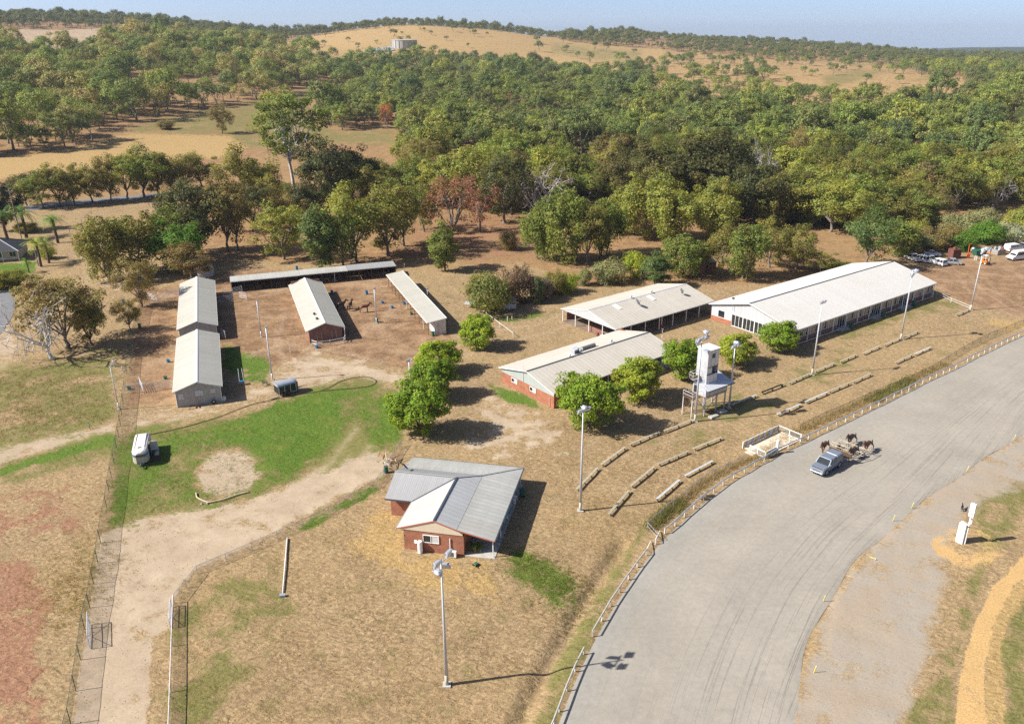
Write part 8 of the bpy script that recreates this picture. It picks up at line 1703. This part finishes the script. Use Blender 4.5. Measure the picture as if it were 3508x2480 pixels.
pegs = [(ZH, 2205, 680, 'farthest'), (ZH, 1795, 955, 'second farthest'), (ZH, 1313, 1275, 'third farthest'), (ZH, 1150, 1388, 'next to the third farthest'), (ZL, 945, 117, 'knocked over'), (ZL, 540, 510, 'second nearest'), (ZL, 460, 1130, 'nearest')]
for o, x, y, w in pegs:
    p = GZ(o, x, y); t = thing('marker_peg', 'thin yellow marker peg at the inside of the track, %s one' % w, 'marker peg', (p.x, p.y, 0), 0.5, 'yellow marker pegs along the inside of the track')
    s = MB().box(-.035, .035, -.02, .02, 0, .85).build('stake', 'yellow_paint', t, rot=(1.35, 0, 0) if w == 'knocked over' else (0.12, 0.1, 0)); MB().box(-.036, .036, -.021, .021, .70, .85).build('tip', 'white_paint', s)
# ---------------------------------------------------------------- yard clutter
for i, (o, x, y, m, lab) in enumerate(((ZB, 657, 990, 'blue_plastic', 'blue drum at the shaded far corner of the brick stable'), (ZB, 960, 992, 'blue_plastic', 'blue drum standing alone in the sunny yard'), (ZB, 1098, 1070, 'blue_plastic', 'blue half drum right of the yard light pole'), (ZB, 1183, 1112, 'blue_plastic', 'blue half drum nearest the tie up stalls'), (ZA, 1082, 1072, 'blue_plastic', 'blue drum outside the green fence at left'), (ZB, 1048, 1235, 'green_plastic', 'green bin at the foot of the yard light pole'), (ZA, 1222, 1285, 'green_plastic', 'green drum inside the boundary fence'), (ZE, 1447, 150, 'green_plastic', 'green feed tub hung on the yard panels, right one'), (ZE, 1130, 240, 'green_plastic', 'green feed tub on the yard panels, left one'), (ZE, 1472, 2, 'blue_plastic', 'blue tub left of the nearest barn'), (ZB, 1540, 1355, 'green_plastic', 'green bin at the end of the tie up stalls'), (ZB, 350, 775, 'blue_plastic', 'blue drum behind the stall shed roof'), (ZF, 1130, 965, 'green_plastic', 'green bin at the wire fence corner by the house'), (ZB, 525, 1460, 'blue_plastic', 'blue bucket inside the white pen by the stable gable'), (ZB, 1290, 1078, 'blue_plastic', 'blue feed tub under the tie up stalls'), (ZB, 1350, 1168, 'green_plastic', 'green feed tub under the tie up stalls'))):
    p = GZ(o, x, y); h = 0.5 if any(k in lab for k in ('half', 'tub', 'bucket')) else 0.9; c = thing('plastic_drum', lab, 'drum', (p.x, p.y, 0)); MB().lathe([(0.26, 0), (0.29, 0.03), (0.30, h * .5), (0.29, h), (0.26, h), (0.25, h - .08), (0.02, h - .08)], n=14).build('shell', m, c); MB().lathe([(0.301, h * .3), (0.315, h * .33), (0.301, h * .36)], n=14).build('hoop', m, c)
def hose_obj(label, pts, r=0.035, m='hose', name='hose', cat='hose'):
    P = [(p.x, p.y, r * 0.9 + 0.03) for p in pts]; cv = MB(); n = 7; rings = []
    q, L = resample(P, max(8, int(len(P) * 7)), 4); rings = []
    for i in range(len(q)):
        a = q[max(0, i - 1)]; b = q[min(len(q) - 1, i + 1)]; d = b - a; d = d / max(np.hypot(*d), 1e-6); nn = (-d[1], d[0]); rings.append([(q[i][0] + nn[0] * r * math.cos(t), q[i][1] + nn[1] * r * math.cos(t), 0.05 + r + r * math.sin(t)) for t in [6.2832 * k / n for k in range(n)]])
    o = MB().loft(rings).build(name, m, None, smooth=True); return tag(o, label, cat)
hose_obj('long black hose looping across the edge of the green lawn', Zs(ZE, ((1300, 640), (1500, 600), (1700, 550), (1900, 490), (2050, 430), (2200, 375), (2290, 352))) + Zs(ZF, ((60, 355), (200, 320), (430, 278), (550, 260), (640, 225), (720, 175), (850, 140), (950, 130), (1030, 150), (1050, 180), (1000, 215), (850, 235), (700, 245), (570, 258))), 0.045)
hose_obj('pale log edging along the near side of the round sand patch', Zs(ZE, ((1715, 1150), (1720, 1190), (1790, 1225), (1830, 1235), (1950, 1210), (2080, 1165), (2180, 1140))), 0.09, 'log', 'log_edging', 'edging')
for i, (x, y) in enumerate(((1760, 1245), (1810, 1240), (1790, 1220))):
    p = GZ(ZE, x, y); o = MB().loft([[(-.12, -.1, -.03), (.12, -.1, -.03), (.12, .1, -.03), (-.12, .1, -.03)], [(-.15, -.12, .12), (.13, -.13, .1), (.14, .12, .13), (-.12, .13, .1)], [(-.07, -.05, .2), (.07, -.06, .19), (.06, .06, .2), (-.06, .06, .18)]]).build('rock', 'concrete', None, loc=(p.x, p.y, 0)); tag(o, 'pale rock at the end of the log edging, %s of three' % ('left', 'right', 'rear')[i], 'rock')
p = GZ(ZE, 1870, 365); o = thing('spare_tyre', 'loose tyre leaning on the near gable wall of the barn', 'tyre', (p.x, p.y, 0), R(19)); n = 18
MB().path([(0.27 * math.cos(6.2832 * i / n), -.05, .36 + .27 * math.sin(6.2832 * i / n)) for i in range(n + 1)], .1, 8).build('tyre_ring', 'tyre', o); MB().tube((0, -.02, .36), (0, .02, .36), .2, .2, 14).build('hub', 'rim', o)
p = GZ(ZE, 1960, 335); o = thing('gas_bottle', 'round white tub on its side at the barn corner', 'tub', (p.x, p.y, 0), R(19)); MB().tube((0, -.3, .33), (0, .3, .33), .32, .32, 16).build('shell', 'white_paint', o); MB().tube((0, -.33, .33), (0, -.301, .33), .27, .27, 16).build('lid', 'white_worn', o)
def junk():
    rr = np.random.default_rng(12); c = GZ(ZF, 1150, 880); t = thing('junk_heap', 'heap of scrap timber and wire at the fence corner behind the house', 'scrap heap', (c.x, c.y, 0))
    for k in range(22):
        x, y = rr.normal(0, .9), rr.normal(0, .6); L = rr.uniform(.5, 1.6); a = rr.uniform(0, 6.3); z = rr.uniform(.1, .6); MB().bar((x, y, z), (x + L * math.cos(a), y + L * math.sin(a), z + rr.uniform(-.1, .5)), .06, .06).build('scrap_piece', ['white_worn', 'timber', 'galv', 'rust'][k % 4], t)
    f = thing('tripod_frame', 'rusty trolley frame leaning on the near barn gable', 'frame', GZ(ZE, 1720, 405), R(20)); 
    for a, b in (((0, 0, 0), (0.1, .2, 1.9)), ((.5, 0, 0), (.35, .2, 1.9)), ((0.1, .2, 1.9), (.35, .2, 1.9)), ((0, 0, .5), (.5, 0, .5)), ((-1.2, -.1, .1), (0, -.1, .1))): MB().tube(a, b, .03, .03, 6).build('tube', 'rust', f)
    for x in (0, .5): MB().tube((x, -.06, .15), (x, .0, .15), .15, .15, 12).build('wheel', 'tyre', f)
    for i, (o_, x, y, lab) in enumerate(((ZE, 985, 30, 'white post left of the boundary fence, left one'), (ZE, 1072, 82, 'white post left of the boundary fence, right one'), (ZE, 785, 585, 'short grey post in the weedy paddock at left'), (ZB, 295, 1500, 'white post in the yard left of the stable gable'), (ZB, 1290, 760, 'white post beyond the stall shed'), (ZA, 970, 1470 - 0, 'thin stake in the weeds by the dead gum'))):
        p = GZ(o_, x, y); b = MB().tube((0, 0, -.1), (0, 0, 1.15), .07, .065, 8).tube((0, 0, 1.15), (0, 0, 1.19), .065, .02, 8).build('marker_post', 'white_worn' if 'white' in lab else 'grey_timber', None, loc=(p.x, p.y, 0)); tag(b, lab, 'post')
junk()
# ---------------------------------------------------------------- grass and weeds (uncountable)
def blades(name, label, XY, h, w, n_per, m, spread, r, lean=0.5, tint=(1, 1, 1)):
    N = len(XY); c = np.repeat(XY, n_per, 0) + r.normal(0, spread, (N * n_per, 2)); z0 = ground_z(c[:, 0], c[:, 1]); a = r.uniform(0, 6.28, len(c)); hh = h * r.uniform(.5, 1.3, len(c)) * np.repeat(r.uniform(.6, 1.4, N), n_per); ln = hh * lean * r.random(len(c)); b = r.uniform(0, 6.28, len(c))
    p0 = np.stack([c[:, 0] - np.cos(a) * w, c[:, 1] - np.sin(a) * w, z0 - .02], 1); p1 = np.stack([c[:, 0] + np.cos(a) * w, c[:, 1] + np.sin(a) * w, z0 - .02], 1); p2 = np.stack([c[:, 0] + np.cos(b) * ln, c[:, 1] + np.sin(b) * ln, z0 + hh], 1)
    V = np.stack([p0, p1, p2], 1).reshape(-1, 3); t = np.repeat(np.repeat(r.uniform(.7, 1.3, (N, 1)), n_per, 0) * r.uniform(.8, 1.2, (len(c), 1)) * np.ones(3), 3, 0)
    o = link(name, fast_mesh(name, V, np.arange(len(V)), 3, [m], tint=t), color=tint); tag(o, label, None, kind='stuff'); return o
def scatter_poly(poly, n, r, soft=0.9):
    ps = np.array(poly); out = []
    while len(out) < n:
        x = r.uniform(ps[:, 0].min(), ps[:, 0].max(), 4000); y = r.uniform(ps[:, 1].min(), ps[:, 1].max(), 4000); ok = poly_sd(x, y, poly) > 0
        for a, b in zip(x[ok], y[ok]): out.append((a, b))
    return np.array([[GV(a, b).x, GV(a, b).y] for a, b in out[:n]]) + r.normal(0, soft, (n, 2))
r_ = np.random.default_rng(31)
leaf_mat('grass_leaf', None, 0.3)
blades('dry_grass', 'short dry straw grass over the foreground lawn', scatter_poly([(400, 1380), (460, 1300), (700, 1200), (860, 1130), (910, 1250), (1120, 1270), (1300, 1340), (1230, 1480), (1170, 1640), (400, 1640)], 15000, r_), .07, .012, 6, 'grass_leaf', .09, r_, 1.2, (0.36, 0.25, 0.115))
blades('dry_grass', 'dry straw grass between the benches and the hall', scatter_poly([(1150, 1050), (1240, 940), (1600, 960), (1660, 1000), (1450, 1180), (1330, 1330), (1250, 1250), (1230, 1090)], 15000, r_), .07, .014, 5, 'grass_leaf', .10, r_, 1.2, (0.33, 0.225, 0.10))
blades('lawn_grass', 'lush green grass of the lawn around the sand patch', scatter_poly(COVER[1][1], 9000, r_, 1.2), .09, .016, 6, 'grass_leaf', .12, r_, .8, (0.15, 0.185, 0.036))
blades('bank_grass', 'green weeds on the bank right of the brick house', scatter_poly([c_ for c_ in COVER if c_[1][0] == (1104, 1245)][0][1], 1500, r_, 1.4), .16, .02, 7, 'grass_leaf', .14, r_, .8, (0.17, 0.18, 0.045))
blades('weed_grass', 'tall yellowing weeds along the outside of the boundary fence', scatter_poly([(130, 1290), (180, 1240), (226, 1180), (236, 1080), (240, 1180), (215, 1300), (195, 1380), (130, 1400)], 800, r_, 2.4), .28, .02, 8, 'grass_leaf', .2, r_, .7, (0.38, 0.30, 0.12))
blades('weed_grass', 'pale tussock weeds in the rough paddock at left', scatter_poly([(0, 840), (120, 830), (230, 850), (250, 940), (100, 960), (0, 990)], 1300, r_, 2.0), .3, .022, 7, 'grass_leaf', .22, r_, .7, (0.24, 0.17, 0.075))
def fence_weeds():
    L = []; rr = r_
    line = [Vector((GZ(ZG, x, y).x, GZ(ZG, x, y).y, 0)) for x, y in ((1250, 1440), (1380, 1330), (1500, 1240), (1640, 1110), (1760, 1020), (1900, 950), (2050, 890), (2160, 840))] + [Vector((GZ(ZH, x, y).x, GZ(ZH, x, y).y, 0)) for x, y in ((330, 600), (480, 550), (640, 480), (800, 400), (1000, 320), (1180, 230), (1330, 140), (1450, 90), (1640, 20))]
    q, Ln = resample(line, 600, 3)
    for a in q:
        k = rr.poisson(4); L += [a + rr.normal(0, .55, 2) for _ in range(k)]
    blades('verge_weeds', 'tangled brown and green weeds between the wire fence and the running rail', np.array(L), .38, .022, 8, 'grass_leaf', .2, rr, .8, (0.38, 0.285, 0.13))
    G2 = []
    for a in q[::3]:
        if wob(np.array([a[0]]), np.array([a[1]]), .25, 5)[0] > .05: G2 += [a + rr.normal(0, .5, 2) for _ in range(12)]
    blades('verge_weeds', 'greener weed clumps growing at the wire fence beside the track', np.array(G2), .55, .03, 9, 'grass_leaf', .25, rr, .7, (0.22, 0.21, 0.06))
fence_weeds()

# ---------------------------------------------------------------- leaf litter, clods and pebbles
def litter():
    r = np.random.default_rng(55); P = []
    for poly, n in (([(300, 920), (390, 760), (560, 850), (640, 700), (900, 660), (1010, 760), (900, 860), (560, 890)], 1800), ([(250, 1190), (640, 1090), (860, 1040), (600, 1210), (390, 1345), (340, 1640), (160, 1640)], 900), ([(860, 1130), (1110, 1250), (1240, 1090), (1330, 1340), (1170, 1640), (400, 1640), (460, 1300)], 1500), ([(1250, 960), (1800, 830), (2100, 700), (2160, 740), (1700, 960), (1450, 1180)], 1800), ([(1450, 990), (1650, 985), (2200, 760), (1900, 900), (1560, 1060)], 900)):
        P.append(scatter_poly(poly, n, r, 0.5))
    P = np.concatenate(P); n = len(P); s = r.uniform(0.02, 0.075, n); z = ground_z(P[:, 0], P[:, 1]); a = r.uniform(0, 6.28, n)
    tet = np.array([[1, 0, 0], [-.5, .87, 0], [-.5, -.87, 0], [0.1, 0, .8]]); c, q = np.cos(a), np.sin(a)
    V = np.stack([P[:, 0, None] + s[:, None] * (tet[None, :, 0] * c[:, None] - tet[None, :, 1] * q[:, None]), P[:, 1, None] + s[:, None] * (tet[None, :, 0] * q[:, None] + tet[None, :, 1] * c[:, None]), z[:, None] + s[:, None] * tet[None, :, 2]], -1).reshape(-1, 3)
    F = (np.array([[0, 1, 3], [1, 2, 3], [2, 0, 3]])[None] + 4 * np.arange(n)[:, None, None]).reshape(-1)
    t = np.repeat(np.where(r.random((n, 1)) < .55, r.uniform(.25, .6, (n, 1)), r.uniform(1.0, 1.9, (n, 1))) * np.array([[1, .9, .8]]), 4, 0)
    tag(link('ground_litter', fast_mesh('ground_litter', V, F, 3, ['grass_leaf'], tint=t), color=(0.30, 0.22, 0.14)), 'scattered clods, dung and pebbles over the yard and lawns', None, kind='stuff')
litter()
# ---------------------------------------------------------------- thin dry-season haze
hz = MB().box(-9600, 9600, -9600, 9600, -420, 170).mesh('haze', None)
vm = bpy.data.materials.new('haze'); vm.use_nodes = True; vn = vm.node_tree; vn.nodes.clear()
vo = vn.nodes.new('ShaderNodeOutputMaterial'); pv = vn.nodes.new('ShaderNodeVolumePrincipled')
pv.inputs['Color'].default_value = (0.70, 0.82, 1.0, 1); pv.inputs['Density'].default_value = 0.000065; pv.inputs['Anisotropy'].default_value = 0.0
vn.links.new(pv.outputs[0], vo.inputs['Volume'])
hz.materials.append(vm); tag(link('haze', hz), 'thin pale haze lying over the distant hills', None, kind='stuff')
